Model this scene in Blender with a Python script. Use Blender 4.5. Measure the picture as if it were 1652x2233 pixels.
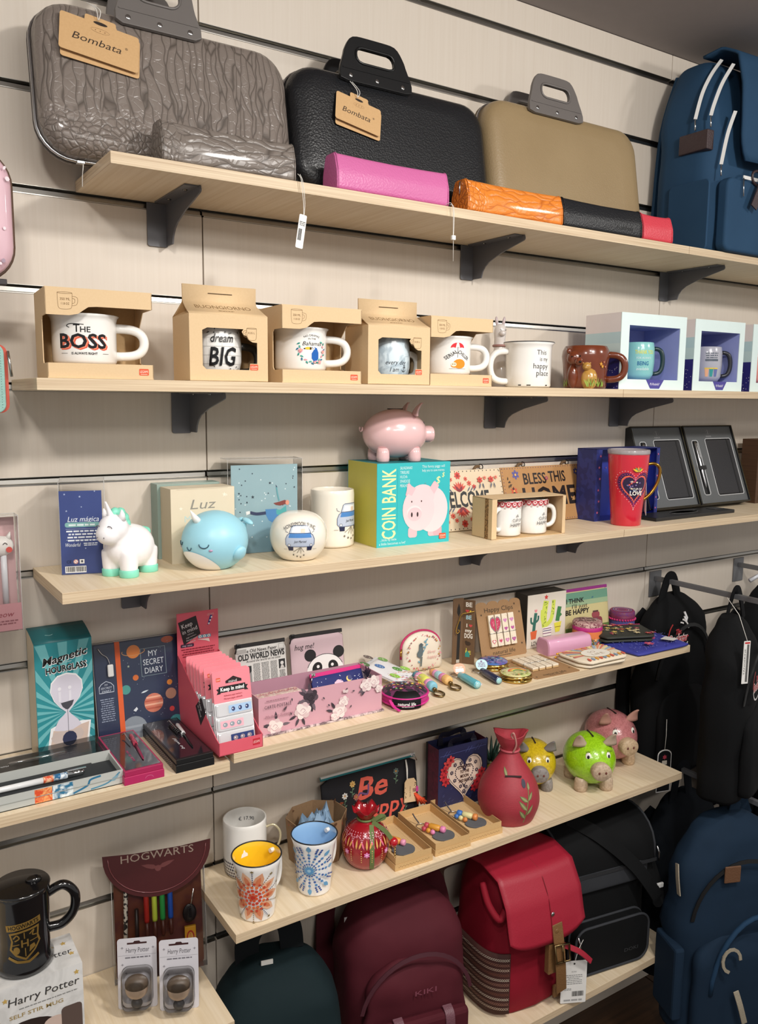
import bpy, bmesh, math, random
from mathutils import Vector, Matrix, Euler
for o in list(bpy.data.objects): bpy.data.objects.remove(o)
random.seed(7)
SC = bpy.context.scene
COL = SC.collection
PI = math.pi
# ---------------------------------------------------------------- camera
cam = bpy.data.cameras.new('camera'); cam_ob = bpy.data.objects.new('camera', cam); COL.objects.link(cam_ob)
cam.sensor_fit = 'HORIZONTAL'; cam.sensor_width = 36; cam.lens = 1812.7/1652*36
cam.clip_start = .02
yaw, pit, rol = .57478, -.13592, .00898
F = Vector((math.sin(yaw)*math.cos(pit), math.cos(yaw)*math.cos(pit), math.sin(pit)))
R0 = Vector((math.cos(yaw), -math.sin(yaw), 0)); U0 = R0.cross(F)
R1 = R0*math.cos(rol)+U0*math.sin(rol); U1 = -R0*math.sin(rol)+U0*math.cos(rol)
cam_ob.matrix_world = Matrix(((R1.x, U1.x, -F.x, -.5485), (R1.y, U1.y, -F.y, -1.4136), (R1.z, U1.z, -F.z, 1.4869), (0, 0, 0, 1)))
SC.camera = cam_ob
# ---------------------------------------------------------------- light of the shop
SC.view_settings.view_transform = 'Standard'; SC.view_settings.look = 'None'
SC.view_settings.exposure = 0.0; SC.view_settings.gamma = 1; SC.view_settings.use_curve_mapping = False
wd = bpy.data.worlds.new('shop_light'); SC.world = wd; wd.use_nodes = True
bgn = wd.node_tree.nodes['Background']; bgn.inputs[0].default_value = (1, .96, .92, 1); bgn.inputs[1].default_value = .42
def lamp(name, loc, target, power, size, col=(1, .96, .91), sy=None, spread=160):
    l = bpy.data.lights.new(name, 'AREA'); l.energy = power; l.color = col
    l.shape = 'RECTANGLE' if sy else 'DISK'; l.size = size
    if sy: l.size_y = sy
    l.spread = math.radians(spread)
    o = bpy.data.objects.new(name, l); COL.objects.link(o); o.location = loc
    o.rotation_euler = (Vector(target)-Vector(loc)).to_track_quat('-Z', 'Y').to_euler()
    return o
lamp('ceiling_lamp', (.55, -1.55, 2.28), (.5, 0, 1.2), 14, .16)
lamp('ceiling_lamp', (-.75, -1.6, 2.28), (-.1, 0, 1.2), 9, .16)
lamp('ceiling_lamp', (1.9, -1.6, 2.28), (1.3, 0, 1.1), 8, .16)
lamp('lower_shelf_fill', (.35, -1.25, 2.28), (.4, -.1, .2), 2.6, .12, spread=90)  # added fill light, aimed down to brighten the lower shelves
lamp('lower_shelf_fill', (-.45, -1.2, 2.28), (-.15, -.1, .2), 1.6, .12, spread=90)  # second added fill, brightens the lower shelves towards the left
lamp('ceiling_panel_light', (.1, -2.4, 2.28), (.3, 0, .9), 12, 1.2, (1, .96, .9), .3)
# ---------------------------------------------------------------- materials
def lin(h):
    h = h.lstrip('#'); c = [int(h[i:i+2], 16)/255 for i in (0, 2, 4)]
    return tuple(x/12.92 if x <= .04045 else ((x+.055)/1.055)**2.4 for x in c)+(1,)
MC = {}
def mat(h, rough=.5, kind='plain', metal=0, h2=None, sc=None, bump=None, coat=0, alpha=None, name=None):
    """a procedural material: colour h broken up by noise towards h2, with a relief that depends on the kind"""
    k = (h, rough, kind, metal, h2, sc, bump, coat, alpha)
    if k in MC: return MC[k]
    m = bpy.data.materials.new(name or kind+'_'+h.strip('#')); m.use_nodes = True
    nt = m.node_tree; N = nt.nodes; L = nt.links; b = N['Principled BSDF']
    b.inputs['Roughness'].default_value = rough; b.inputs['Metallic'].default_value = metal
    b.inputs['Coat Weight'].default_value = coat; b.inputs['Coat Roughness'].default_value = .08
    def nd(t, **kw):
        n = N.new(t)
        for a, v in kw.items():
            if a in n.inputs: n.inputs[a].default_value = v
            else: setattr(n, a, v)
        return n
    tc = nd('ShaderNodeTexCoord'); mp = nd('ShaderNodeMapping'); L.new(tc.outputs['Object'], mp.inputs['Vector'])
    c1 = lin(h); dv = .93
    c2 = lin(h2) if h2 else tuple(x*dv for x in c1[:3])+(1,)
    mix = nd('ShaderNodeMix', data_type='RGBA'); mix.inputs[6].default_value = c1; mix.inputs[7].default_value = c2
    L.new(mix.outputs[2], b.inputs['Base Color'])
    hgt = None; dist = .0006
    if kind in ('oak', 'oakedge', 'plank'):
        s = {'oak': (150, 3.5, 3.5), 'oakedge': (4, 4, 420), 'plank': (3, 90, 3)}[kind]
        mp.inputs['Scale'].default_value = s
        n1 = nd('ShaderNodeTexNoise', Scale=1.0, Detail=6, Roughness=.62); L.new(mp.outputs[0], n1.inputs['Vector'])
        rp = nd('ShaderNodeValToRGB'); rp.color_ramp.elements[0].position = .36; rp.color_ramp.elements[1].position = .68
        L.new(n1.outputs[0], rp.inputs[0]); L.new(rp.outputs[0], mix.inputs[0]); hgt = n1.outputs[0]; bump = bump or .06
    elif kind == 'leather':
        v = nd('ShaderNodeTexVoronoi', Scale=sc or 300); L.new(mp.outputs[0], v.inputs['Vector'])
        n1 = nd('ShaderNodeTexNoise', Scale=9, Detail=4); L.new(mp.outputs[0], n1.inputs['Vector'])
        L.new(n1.outputs[0], mix.inputs[0]); hgt = v.outputs['Distance']; bump = bump or .4; dist = .0010
    elif kind == 'croc':
        nz = nd('ShaderNodeTexNoise', Scale=14, Detail=2); L.new(mp.outputs[0], nz.inputs['Vector'])
        mx = nd('ShaderNodeMix', data_type='VECTOR'); mx.inputs[0].default_value = .035
        L.new(mp.outputs[0], mx.inputs[4]); L.new(nz.outputs['Color'], mx.inputs[5])
        # large scales in the middle of the hide, small ones towards the edges
        mp2 = nd('ShaderNodeMapping'); mp2.inputs['Scale'].default_value = (14, 40, 75) if sc == 'h' else (80, 50, 10); L.new(mx.outputs[1], mp2.inputs['Vector'])
        va = nd('ShaderNodeTexVoronoi', feature='DISTANCE_TO_EDGE', Scale=1.0); L.new(mp2.outputs[0], va.inputs['Vector'])
        vb = nd('ShaderNodeTexVoronoi', feature='DISTANCE_TO_EDGE', Scale=105); L.new(mx.outputs[1], vb.inputs['Vector'])
        sep = nd('ShaderNodeSeparateXYZ'); L.new(mx.outputs[1], sep.inputs[0])
        band = nd('ShaderNodeMapRange'); band.inputs[1].default_value = -.07 if sc == 'h' else .056; band.inputs[2].default_value = -.05 if sc == 'h' else .08
        L.new(sep.outputs[0 if sc == 'h' else 2], band.inputs[0])
        sel = nd('ShaderNodeMix', data_type='FLOAT'); L.new(band.outputs[0], sel.inputs[0])
        L.new(vb.outputs[0], sel.inputs[2]); L.new(va.outputs[0], sel.inputs[3])
        rp = nd('ShaderNodeValToRGB'); rp.color_ramp.elements[0].position = .0; rp.color_ramp.elements[1].position = .22
        vc = nd('ShaderNodeTexVoronoi', feature='DISTANCE_TO_EDGE', Scale=1.0); mp3 = nd('ShaderNodeMapping'); mp3.inputs['Scale'].default_value = (70, 50, 90); L.new(mx.outputs[1], mp3.inputs['Vector']); L.new(mp3.outputs[0], vc.inputs['Vector'])
        fine = nd('ShaderNodeMapRange'); fine.inputs[2].default_value = .1; fine.inputs[3].default_value = .75; L.new(vc.outputs[0], fine.inputs[0])
        mul = nd('ShaderNodeMath', operation='MULTIPLY'); L.new(sel.outputs[0], rp.inputs[0]); L.new(rp.outputs[0], mul.inputs[0]); L.new(fine.outputs[0], mul.inputs[1]); hgt = mul.outputs[0]; bump = bump or .8; dist = .0016
        inv = nd('ShaderNodeMapRange'); inv.inputs[1].default_value = 0; inv.inputs[2].default_value = .3; inv.inputs[3].default_value = .9; inv.inputs[4].default_value = 0; L.new(rp.outputs[0], inv.inputs[0]); L.new(inv.outputs[0], mix.inputs[0])
    elif kind == 'fabric':
        w1 = nd('ShaderNodeTexWave', Scale=(sc or 500), Distortion=.4); w2 = nd('ShaderNodeTexWave', Scale=(sc or 500), Distortion=.4); w2.bands_direction = 'Z'
        for w in (w1, w2): L.new(mp.outputs[0], w.inputs['Vector'])
        ad = nd('ShaderNodeMath', operation='ADD'); L.new(w1.outputs['Fac'], ad.inputs[0]); L.new(w2.outputs['Fac'], ad.inputs[1])
        n1 = nd('ShaderNodeTexNoise', Scale=16, Detail=5); L.new(mp.outputs[0], n1.inputs['Vector']); L.new(n1.outputs[0], mix.inputs[0])
        hgt = ad.outputs[0]; bump = bump or .15; dist = .0004
        b.inputs['Specular IOR Level'].default_value = .18
    elif kind == 'speckle':
        v = nd('ShaderNodeTexVoronoi', Scale=sc or 260); L.new(mp.outputs[0], v.inputs['Vector'])
        rp = nd('ShaderNodeValToRGB'); rp.color_ramp.interpolation = 'CONSTANT'; rp.color_ramp.elements[1].position = .55
        L.new(v.outputs['Color'], rp.inputs[0]); L.new(rp.outputs[0], mix.inputs[0]); hgt = v.outputs['Distance']; bump = bump or .12
    elif kind == 'marble':
        n1 = nd('ShaderNodeTexNoise', Scale=sc or 60, Detail=6, Distortion=1.2); L.new(mp.outputs[0], n1.inputs['Vector'])
        rp = nd('ShaderNodeValToRGB'); rp.color_ramp.elements[0].position = .42; rp.color_ramp.elements[1].position = .6
        L.new(n1.outputs[0], rp.inputs[0]); L.new(rp.outputs[0], mix.inputs[0])
    else:
        n1 = nd('ShaderNodeTexNoise', Scale=sc or 35, Detail=4); L.new(mp.outputs[0], n1.inputs['Vector'])
        L.new(n1.outputs[0], mix.inputs[0])
        if kind == 'card': hgt = n1.outputs[0]; n1.inputs['Scale'].default_value = 300; bump = bump or .05
        if kind == 'rib':
            w = nd('ShaderNodeTexWave', Scale=sc or 120, Distortion=.3); w.bands_direction = 'Z'; L.new(mp.outputs[0], w.inputs['Vector'])
            hgt = w.outputs['Fac']; bump = bump or .3
        if bump and hgt is None: hgt = n1.outputs[0]
    if hgt is not None and bump:
        bp = nd('ShaderNodeBump', Strength=bump, Distance=dist); L.new(hgt, bp.inputs['Height']); L.new(bp.outputs[0], b.inputs['Normal'])
    if alpha is not None:      # clear film: thin see-through sheet with a glossy face
        b.inputs['Alpha'].default_value = alpha; b.inputs['Specular IOR Level'].default_value = .6
    MC[k] = m
    return m
def ink(h, rough=.45): return mat(h, rough, 'plain', name='print_'+h.strip('#'))
def glaze(h, h2=None, kind='plain', **k): return mat(h, .22, kind, 0, h2, coat=.6, **k)
def chrome(h='#d8d8d8', r=.18): return mat(h, r, 'plain', 1)
def film(name, tint=(.97, .97, .97, 1), k=.16):
    m = bpy.data.materials.new(name); m.use_nodes = True; N = m.node_tree.nodes; L = m.node_tree.links; N.remove(N['Principled BSDF'])
    tr = N.new('ShaderNodeBsdfTransparent'); tr.inputs[0].default_value = tint; gl = N.new('ShaderNodeBsdfGlossy'); gl.inputs['Roughness'].default_value = .07
    fr = N.new('ShaderNodeFresnel'); fr.inputs[0].default_value = 1.4; nz = N.new('ShaderNodeTexNoise'); nz.inputs['Scale'].default_value = 18
    bp = N.new('ShaderNodeBump'); bp.inputs['Strength'].default_value = .25; bp.inputs['Distance'].default_value = .002; L.new(nz.outputs[0], bp.inputs['Height']); L.new(bp.outputs[0], gl.inputs['Normal'])
    mx = N.new('ShaderNodeMixShader'); L.new(fr.outputs[0], mx.inputs[0]); L.new(tr.outputs[0], mx.inputs[1]); L.new(gl.outputs[0], mx.inputs[2]); L.new(mx.outputs[0], N['Material Output'].inputs[0]); return m
CLEAR = film('clear_film')
# ---------------------------------------------------------------- geometry builder
class G:
    """collects shapes into one mesh; M is the matrix applied to what is added next"""
    def __init__(s): s.v = []; s.f = []; s.mi = []; s.sm = []; s.mats = []; s.M = Matrix()
    def _m(s, m):
        if m not in s.mats: s.mats.append(m)
        return s.mats.index(m)
    def add(s, vs, fs, m, smooth=False):
        o = len(s.v); s.v += [s.M @ Vector(p) for p in vs]; i = s._m(m)
        for f in fs: s.f.append([o+k for k in f]); s.mi.append(i); s.sm.append(smooth)
        return s
    def box(s, x0, x1, y0, y1, z0, z1, m, b=0):
        if b:      # chamfered box
            bm = bmesh.new(); bmesh.ops.create_cube(bm, size=1)
            for v in bm.verts: v.co = Vector(((x0+x1)/2+v.co.x*(x1-x0), (y0+y1)/2+v.co.y*(y1-y0), (z0+z1)/2+v.co.z*(z1-z0)))
            bmesh.ops.bevel(bm, geom=bm.edges[:], offset=b, segments=2, affect='EDGES', profile=.5)
            bm.verts.index_update(); s.add([v.co.copy() for v in bm.verts], [[v.index for v in f.verts] for f in bm.faces], m, False); bm.free(); return s
        vs = [(x, y, z) for z in (z0, z1) for y in (y0, y1) for x in (x0, x1)]
        return s.add(vs, [(0, 2, 3, 1), (4, 5, 7, 6), (0, 1, 5, 4), (2, 6, 7, 3), (0, 4, 6, 2), (1, 3, 7, 5)], m)
    def prism(s, pts, d, m, ax='y', at=0, m2=None):
        """polygon pts extruded by d: ax y -> (x,z) outline, x -> (y,z) outline, z -> (x,y) outline"""
        n = len(pts)
        def P(p, t): return {'y': (p[0], t, p[1]), 'x': (t, p[0], p[1]), 'z': (p[0], p[1], t)}[ax]
        vs = [P(p, at) for p in pts]+[P(p, at+d) for p in pts]
        a = sum(pts[i][0]*pts[(i+1) % n][1]-pts[(i+1) % n][0]*pts[i][1] for i in range(n))
        fl = (a > 0) ^ (d < 0) ^ (ax == 'y')
        c = [list(range(n)), list(range(2*n-1, n-1, -1))]
        sd = [(i, i+n, (i+1) % n+n, (i+1) % n) for i in range(n)]
        if fl: c = [q[::-1] for q in c]; sd = [q[::-1] for q in sd]
        s.add(vs, c, m)
        o = len(s.v)-2*n; i = s._m(m2 or m)
        for f in sd: s.f.append([o+k for k in f]); s.mi.append(i); s.sm.append(False)
        return s
    def rings(s, R, m, cap=True, closed=True, smooth=True, loop=False):
        n = len(R[0]); vs = [p for r in R for p in r]; fs = []
        q = len(R) if loop else len(R)-1
        for j in range(q):
            j2 = (j+1) % len(R)
            for i in range(n if closed else n-1):
                fs.append((j*n+i, j*n+(i+1) % n, j2*n+(i+1) % n, j2*n+i))
        s.add(vs, fs, m, smooth)
        if cap and not loop:
            o = len(s.v)-len(vs); i = s._m(m)
            for f in ([o+k for k in range(n)][::-1], [o+len(vs)-n+k for k in range(n)]):
                s.f.append(f); s.mi.append(i); s.sm.append(False)
        return s
    def lathe(s, pr, m, n=32, c=(0, 0), cap=True, squash=1):
        return s.rings([[(c[0]+r*math.cos(2*PI*k/n), c[1]+r*squash*math.sin(2*PI*k/n), z) for k in range(n)] for r, z in pr], m, cap)
    def ell(s, c, r, m, n=16, rot=None, half=0):
        rm = Euler(rot).to_matrix() if rot else Matrix.Identity(3); R = []
        k2 = n//2
        for j in range(k2+1):
            a = -PI/2+PI*j/k2; a = min(max(a, -PI/2+.04), PI/2-.04)
            R.append([tuple(Vector(c)+rm @ Vector((r[0]*math.cos(a)*math.cos(2*PI*k/n), r[1]*math.cos(a)*math.sin(2*PI*k/n), r[2]*math.sin(a)))) for k in range(n)])
        return s.rings(R, m)
    def tube(s, pts, r, m, n=8, loop=False, flat=None, up=None):
        """round (or flat: (w,t) strap) sweep along pts; r may be a list of radii"""
        P = [Vector(p) for p in pts]; R = []; q = len(P); side0 = None
        for i, p in enumerate(P):
            a = P[(i-1) % q] if (i or loop) else P[0]; b = P[(i+1) % q] if (i < q-1 or loop) else P[-1]
            t = (b-a).normalized()
            if up is not None: side = t.cross(Vector(up))
            elif side0 is None: side = t.cross(Vector((0, 0, 1)) if abs(t.z) < .9 else Vector((1, 0, 0)))
            else: side = side0-t*side0.dot(t)
            if side.length < 1e-6: side = t.orthogonal()
            side.normalize(); side0 = side; nn = side.cross(t)
            rr = r[i] if isinstance(r, (list, tuple)) else r
            if flat:
                w, h = flat[0]/2, flat[1]/2
                R.append([p+side*x+nn*y for x, y in ((-w, -h), (w, -h), (w, h), (-w, h))])
            else: R.append([p+side*rr*math.cos(2*PI*k/n)+nn*rr*math.sin(2*PI*k/n) for k in range(n)])
        return s.rings(R, m, loop=loop, smooth=not flat)
    def sheet(s, f, nu, nv, m, thick=0, smooth=True):
        """surface f(u,v), u,v in 0..1"""
        vs = [f(i/nu, j/nv) for j in range(nv+1) for i in range(nu+1)]
        fs = [(j*(nu+1)+i, j*(nu+1)+i+1, (j+1)*(nu+1)+i+1, (j+1)*(nu+1)+i) for j in range(nv) for i in range(nu)]
        return s.add(vs, fs, m, smooth)
    def cut(s, co, no):
        """keep what lies on the far side of the plane (against no)"""
        bm = bmesh.new(); V = [bm.verts.new(p) for p in s.v]; bm.verts.index_update()
        for f, i, q in zip(s.f, s.mi, s.sm):
            try: n = bm.faces.new([V[k] for k in f]); n.material_index = i; n.smooth = q
            except ValueError: pass
        bmesh.ops.bisect_plane(bm, geom=bm.verts[:]+bm.edges[:]+bm.faces[:], plane_co=co, plane_no=no, clear_outer=True)
        bm.verts.index_update(); s.v = [v.co.copy() for v in bm.verts]; s.f = [[v.index for v in f.verts] for f in bm.faces]; s.mi = [f.material_index for f in bm.faces]; s.sm = [f.smooth for f in bm.faces]; bm.free(); return s
    def obj(s, name, parent=None, bevel=0, sub=0, solid=0, kind=None, seg=2, label=None, fuse=0, it=8):
        me = bpy.data.meshes.new(name); me.from_pydata(s.v, [], s.f)
        for m in s.mats: me.materials.append(m)
        me.polygons.foreach_set('material_index', s.mi); me.polygons.foreach_set('use_smooth', s.sm); me.update()
        bm = bmesh.new(); bm.from_mesh(me); bmesh.ops.recalc_face_normals(bm, faces=bm.faces[:]); bm.to_mesh(me); bm.free()
        o = bpy.data.objects.new(name, me); COL.objects.link(o)
        if parent is not None: o.parent = parent
        if solid: md = o.modifiers.new('thickness', 'SOLIDIFY'); md.thickness = solid; md.offset = 0
        if fuse:   # melt the overlapping shapes into one skin
            md = o.modifiers.new('fuse', 'REMESH'); md.mode = 'VOXEL'; md.voxel_size = fuse; md.use_smooth_shade = True
            md = o.modifiers.new('relax', 'SMOOTH'); md.factor = .5; md.iterations = it
        if sub: md = o.modifiers.new('smooth', 'SUBSURF'); md.levels = sub; md.render_levels = sub
        if bevel:
            md = o.modifiers.new('bevel', 'BEVEL'); md.width = bevel; md.segments = seg; md.limit_method = 'ANGLE'; md.angle_limit = .6; md.harden_normals = True
            for p in me.polygons: p.use_smooth = True
        if kind: o['kind'] = kind
        if label: o['label'] = label
        return o
def arc(cx, cy, r, a0, a1, n, ry=None):
    return [(cx+r*math.cos(math.radians(a0+(a1-a0)*i/n)), cy+(ry or r)*math.sin(math.radians(a0+(a1-a0)*i/n))) for i in range(n+1)]
def rrect(x0, x1, y0, y1, r, n=5):
    return arc(x1-r, y1-r, r, 0, 90, n)+arc(x0+r, y1-r, r, 90, 180, n)+arc(x0+r, y0+r, r, 180, 270, n)+arc(x1-r, y0+r, r, 270, 360, n)
def inset(pts, d):
    cx = sum(p[0] for p in pts)/len(pts); cy = sum(p[1] for p in pts)/len(pts); out = []
    for x, y in pts:
        l = math.hypot(x-cx, y-cy) or 1; out.append((x-(x-cx)/l*d, y-(y-cy)/l*d))
    return out
def bez(ctrl, n=12):
    """smooth curve through the control points"""
    P = [Vector(p) for p in ctrl]; out = []
    for i in range(len(P)-1):
        a = P[max(i-1, 0)]; b = P[i]; c = P[i+1]; d = P[min(i+2, len(P)-1)]
        for k in range(n):
            t = k/n; out.append(.5*((2*b)+(c-a)*t+(2*a-5*b+4*c-d)*t*t+(3*b-a-3*c+d)*t**3))
    return out+[P[-1]]
def thing(name, label, cat, loc=(0, 0, 0), rz=0, group=None, rx=0, ry=0):
    o = bpy.data.objects.new(name, None); COL.objects.link(o); o.empty_display_size = .03
    o.location = loc; o.rotation_euler = (rx, ry, rz); o['label'] = label; o['category'] = cat
    if group: o['group'] = group
    return o
def tag(o, label, cat, group=None):
    o['label'] = label; o['category'] = cat
    if group: o['group'] = group
    return o
def copy_tree(o, parent=None):
    c = o.copy(); COL.objects.link(c)
    if parent is not None: c.parent = parent
    for ch in list(o.children): copy_tree(ch, c)
    return c
# ---------------------------------------------------------------- flat print: lettering and drawn marks
FC = {}
def glyphs(txt, shear=0, bold=0):
    k = (txt, shear, bold)
    if k not in FC:
        cu = bpy.data.curves.new('lettering', 'FONT'); cu.body = txt; cu.size = 1; cu.shear = shear; cu.offset = bold; cu.resolution_u = 2; cu.space_line = 1.0
        ob = bpy.data.objects.new('lettering', cu); me = bpy.data.meshes.new_from_object(ob)
        FC[k] = ([(v.co.x, v.co.y) for v in me.vertices], [list(p.vertices) for p in me.polygons])
        bpy.data.objects.remove(ob); bpy.data.curves.remove(cu); bpy.data.meshes.remove(me)
    return FC[k]
class Print:
    """flat marks drawn in (x, up) on a face, then laid on the surface by a mapping"""
    def __init__(s, rough=.45): s.bm = bmesh.new(); s.mats = []; s.z = 1.5e-4; s.r = rough
    def _c(s, c):
        m = ink(c, s.r) if isinstance(c, str) else c
        if m not in s.mats: s.mats.append(m)
        return s.mats.index(m)
    def raw(s, vs, fs, c):
        V = [s.bm.verts.new((x, y, s.z)) for x, y in vs]; i = s._c(c)
        for f in fs:
            try: q = s.bm.faces.new([V[k] for k in f]); q.material_index = i
            except ValueError: pass
        s.z += 3e-5; return s
    def poly(s, pts, c):
        a = sum(pts[i][0]*pts[(i+1) % len(pts)][1]-pts[(i+1) % len(pts)][0]*pts[i][1] for i in range(len(pts)))
        if a < 0: pts = pts[::-1]
        return s.raw(pts, [list(range(len(pts)))], c)
    def rect(s, x0, x1, y0, y1, c, r=0): return s.poly(rrect(x0, x1, y0, y1, r, 3) if r else [(x0, y0), (x1, y0), (x1, y1), (x0, y1)], c)
    def dot(s, x, y, r, c, ry=None, n=12, rot=0):
        p = arc(0, 0, r, 0, 360-360/n, n-1, ry); cs, sn = math.cos(rot), math.sin(rot)
        return s.poly([(x+a*cs-b*sn, y+a*sn+b*cs) for a, b in p], c)
    def dots(s, pts, r, c, n=6):
        vs = []; fs = []
        for x, y in pts:
            o = len(vs); vs += arc(x, y, r, 0, 360-360/n, n-1); fs.append(list(range(o, o+n)))
        return s.raw(vs, fs, c)
    def star(s, x, y, r, c, n=5, k=.42, rot=0):
        return s.poly([(x+(r if i % 2 == 0 else r*k)*math.sin(rot+PI*i/n), y+(r if i % 2 == 0 else r*k)*math.cos(rot+PI*i/n)) for i in range(2*n)], c)
    def flower(s, x, y, r, c, cc=None, n=5, pr=.5):
        s.z += 3e-5
        vs = []; fs = []
        for i in range(n):
            a = 2*PI*i/n; o = len(vs); px, py = x+r*.55*math.sin(a), y+r*.55*math.cos(a)
            w = arc(0, 0, r*.5, 0, 300, 5, r*pr*.62)
            vs += [(px+p*math.sin(a)-q*math.cos(a), py+p*math.cos(a)+q*math.sin(a)) for p, q in w][::-1]; fs.append(list(range(o, o+6)))
        s.raw(vs, fs, c)
        if cc: s.dot(x, y, r*.28, cc, n=8)
        return s
    def leaf(s, x, y, l, w, ang, c):
        cs, sn = math.cos(ang), math.sin(ang)
        return s.poly([(x+a*cs-b*sn, y+a*sn+b*cs) for a, b in ((0, 0), (l*.3, w*.5), (l*.65, w*.42), (l, 0), (l*.65, -w*.42), (l*.3, -w*.5))], c)
    def heart(s, x, y, w, c, k=1.0):
        p = []
        for i in range(28):
            t = 2*PI*i/28; p.append((x+w/2*math.sin(t)**3, y+k*w/32*(13*math.cos(t)-5*math.cos(2*t)-2*math.cos(3*t)-math.cos(4*t))))
        return s.poly(p, c)
    def line(s, pts, w, c, close=False):
        """stroke of width w along pts"""
        P = [Vector((p[0], p[1])) for p in pts]; n = len(P); vs = []; fs = []
        for i, p in enumerate(P):
            a = P[(i-1) % n] if (i or close) else P[0]; b = P[(i+1) % n] if (i < n-1 or close) else P[-1]
            t = (b-a); t = t.normalized() if t.length > 1e-9 else Vector((1, 0)); q = Vector((-t.y, t.x))*w/2
            vs += [tuple(p-q), tuple(p+q)]
        for i in range(n if close else n-1): j = (i+1) % n; fs.append((2*i, 2*j, 2*j+1, 2*i+1))
        return s.raw(vs, fs, c)
    def curve(s, pts, w, c, n=6): return s.line([(p.x, p.y) for p in bez([(a, b, 0) for a, b in pts], n)], w, c)
    def text(s, t, x, y, h, c, w=None, shear=0, bold=0, rot=0, arc_r=None, al='c'):
        """h = letter height; w = width to fit; (x, y) = centre of the line (al l: left end)"""
        vs, fs = glyphs(t, shear, bold)
        if not vs: return s
        x0 = min(p[0] for p in vs); x1 = max(p[0] for p in vs); k = h/.73; kx = (w/(x1-x0)) if w else k
        cx = x0 if al == 'l' else (x0+x1)/2
        q = [((p[0]-cx)*kx, (p[1]-.34)*k) for p in vs]
        if arc_r: q = [((arc_r+b)*math.sin(a/arc_r), (arc_r+b)*math.cos(a/arc_r)-arc_r) for a, b in q]
        cs, sn = math.cos(rot), math.sin(rot)
        return s.raw([(x+a*cs-b*sn, y+a*sn+b*cs) for a, b in q], fs, c)
    def lines(s, x0, x1, y, h, n, c, gap=1.9, jit=.2, seed=1, al='c'):
        """n lines of tiny unreadable print, as worn blocks"""
        rd = random.Random(seed); vs = []; fs = []
        for j in range(n):
            yy = y-j*h*gap; ln = (x1-x0)*(1-jit*rd.random()); a = x0 if al == 'l' else (x0+x1-ln)/2; b = a+ln
            while a < b:
                e = min(b, a+h*rd.uniform(1.2, 4.2)); o = len(vs); vs += [(a, yy), (e, yy), (e, yy+h), (a, yy+h)]; fs.append((o, o+1, o+2, o+3)); a = e+h*.6
        return s.raw(vs, fs, c)
    def barcode(s, x0, x1, y0, y1, c='#222222', seed=3):
        rd = random.Random(seed); vs = []; fs = []; a = x0
        while a < x1:
            w = rd.choice((1, 1, 2, 3))*(x1-x0)/70; o = len(vs); vs += [(a, y0), (a+w, y0), (a+w, y1), (a, y1)]; fs.append((o, o+1, o+2, o+3)); a += w+rd.choice((1, 2))*(x1-x0)/70
        return s.raw(vs, fs, c)
    def put(s, parent, name, f=None, cut=None, label=None):
        """f maps (x, up, off) to a point; default: front face, plane y = 0 facing -y"""
        f = f or (lambda x, y, z: (x, -z, y))
        if cut:
            for ax, st in ((0, cut[0]), (1, cut[1])):
                if not st: continue
                lo = min(v.co[ax] for v in s.bm.verts); hi = max(v.co[ax] for v in s.bm.verts); t = math.ceil(lo/st)*st
                no = (1, 0, 0) if ax == 0 else (0, 1, 0)
                while t < hi:
                    bmesh.ops.bisect_plane(s.bm, geom=s.bm.verts[:]+s.bm.edges[:]+s.bm.faces[:], dist=1e-7, plane_co=(t if ax == 0 else 0, t if ax else 0, 0), plane_no=no); t += st
        for v in s.bm.verts: v.co = Vector(f(v.co.x, v.co.y, v.co.z))
        me = bpy.data.meshes.new(name); s.bm.to_mesh(me); s.bm.free()
        for m in s.mats: me.materials.append(m)
        o = bpy.data.objects.new(name, me); COL.objects.link(o)
        if parent is not None: o.parent = parent
        if label: o['label'] = label
        return o
def on_y(y0): return lambda x, y, z: (x, y0-z, y)               # a face looking at -y
def on_cyl(r, a0=0, cx=0, cy=0):                                   # a round wall, x runs round it; r may be a function of height
    rf = r if callable(r) else (lambda z: r)
    r0 = rf(.04)
    def f(x, y, z):
        a = a0+x/r0; q = rf(y)+z*1.6
        return (cx+q*math.sin(a), cy-q*math.cos(a), y)
    return f
def on_top(z0): return lambda x, y, z: (x, y, z0+z)
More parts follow.
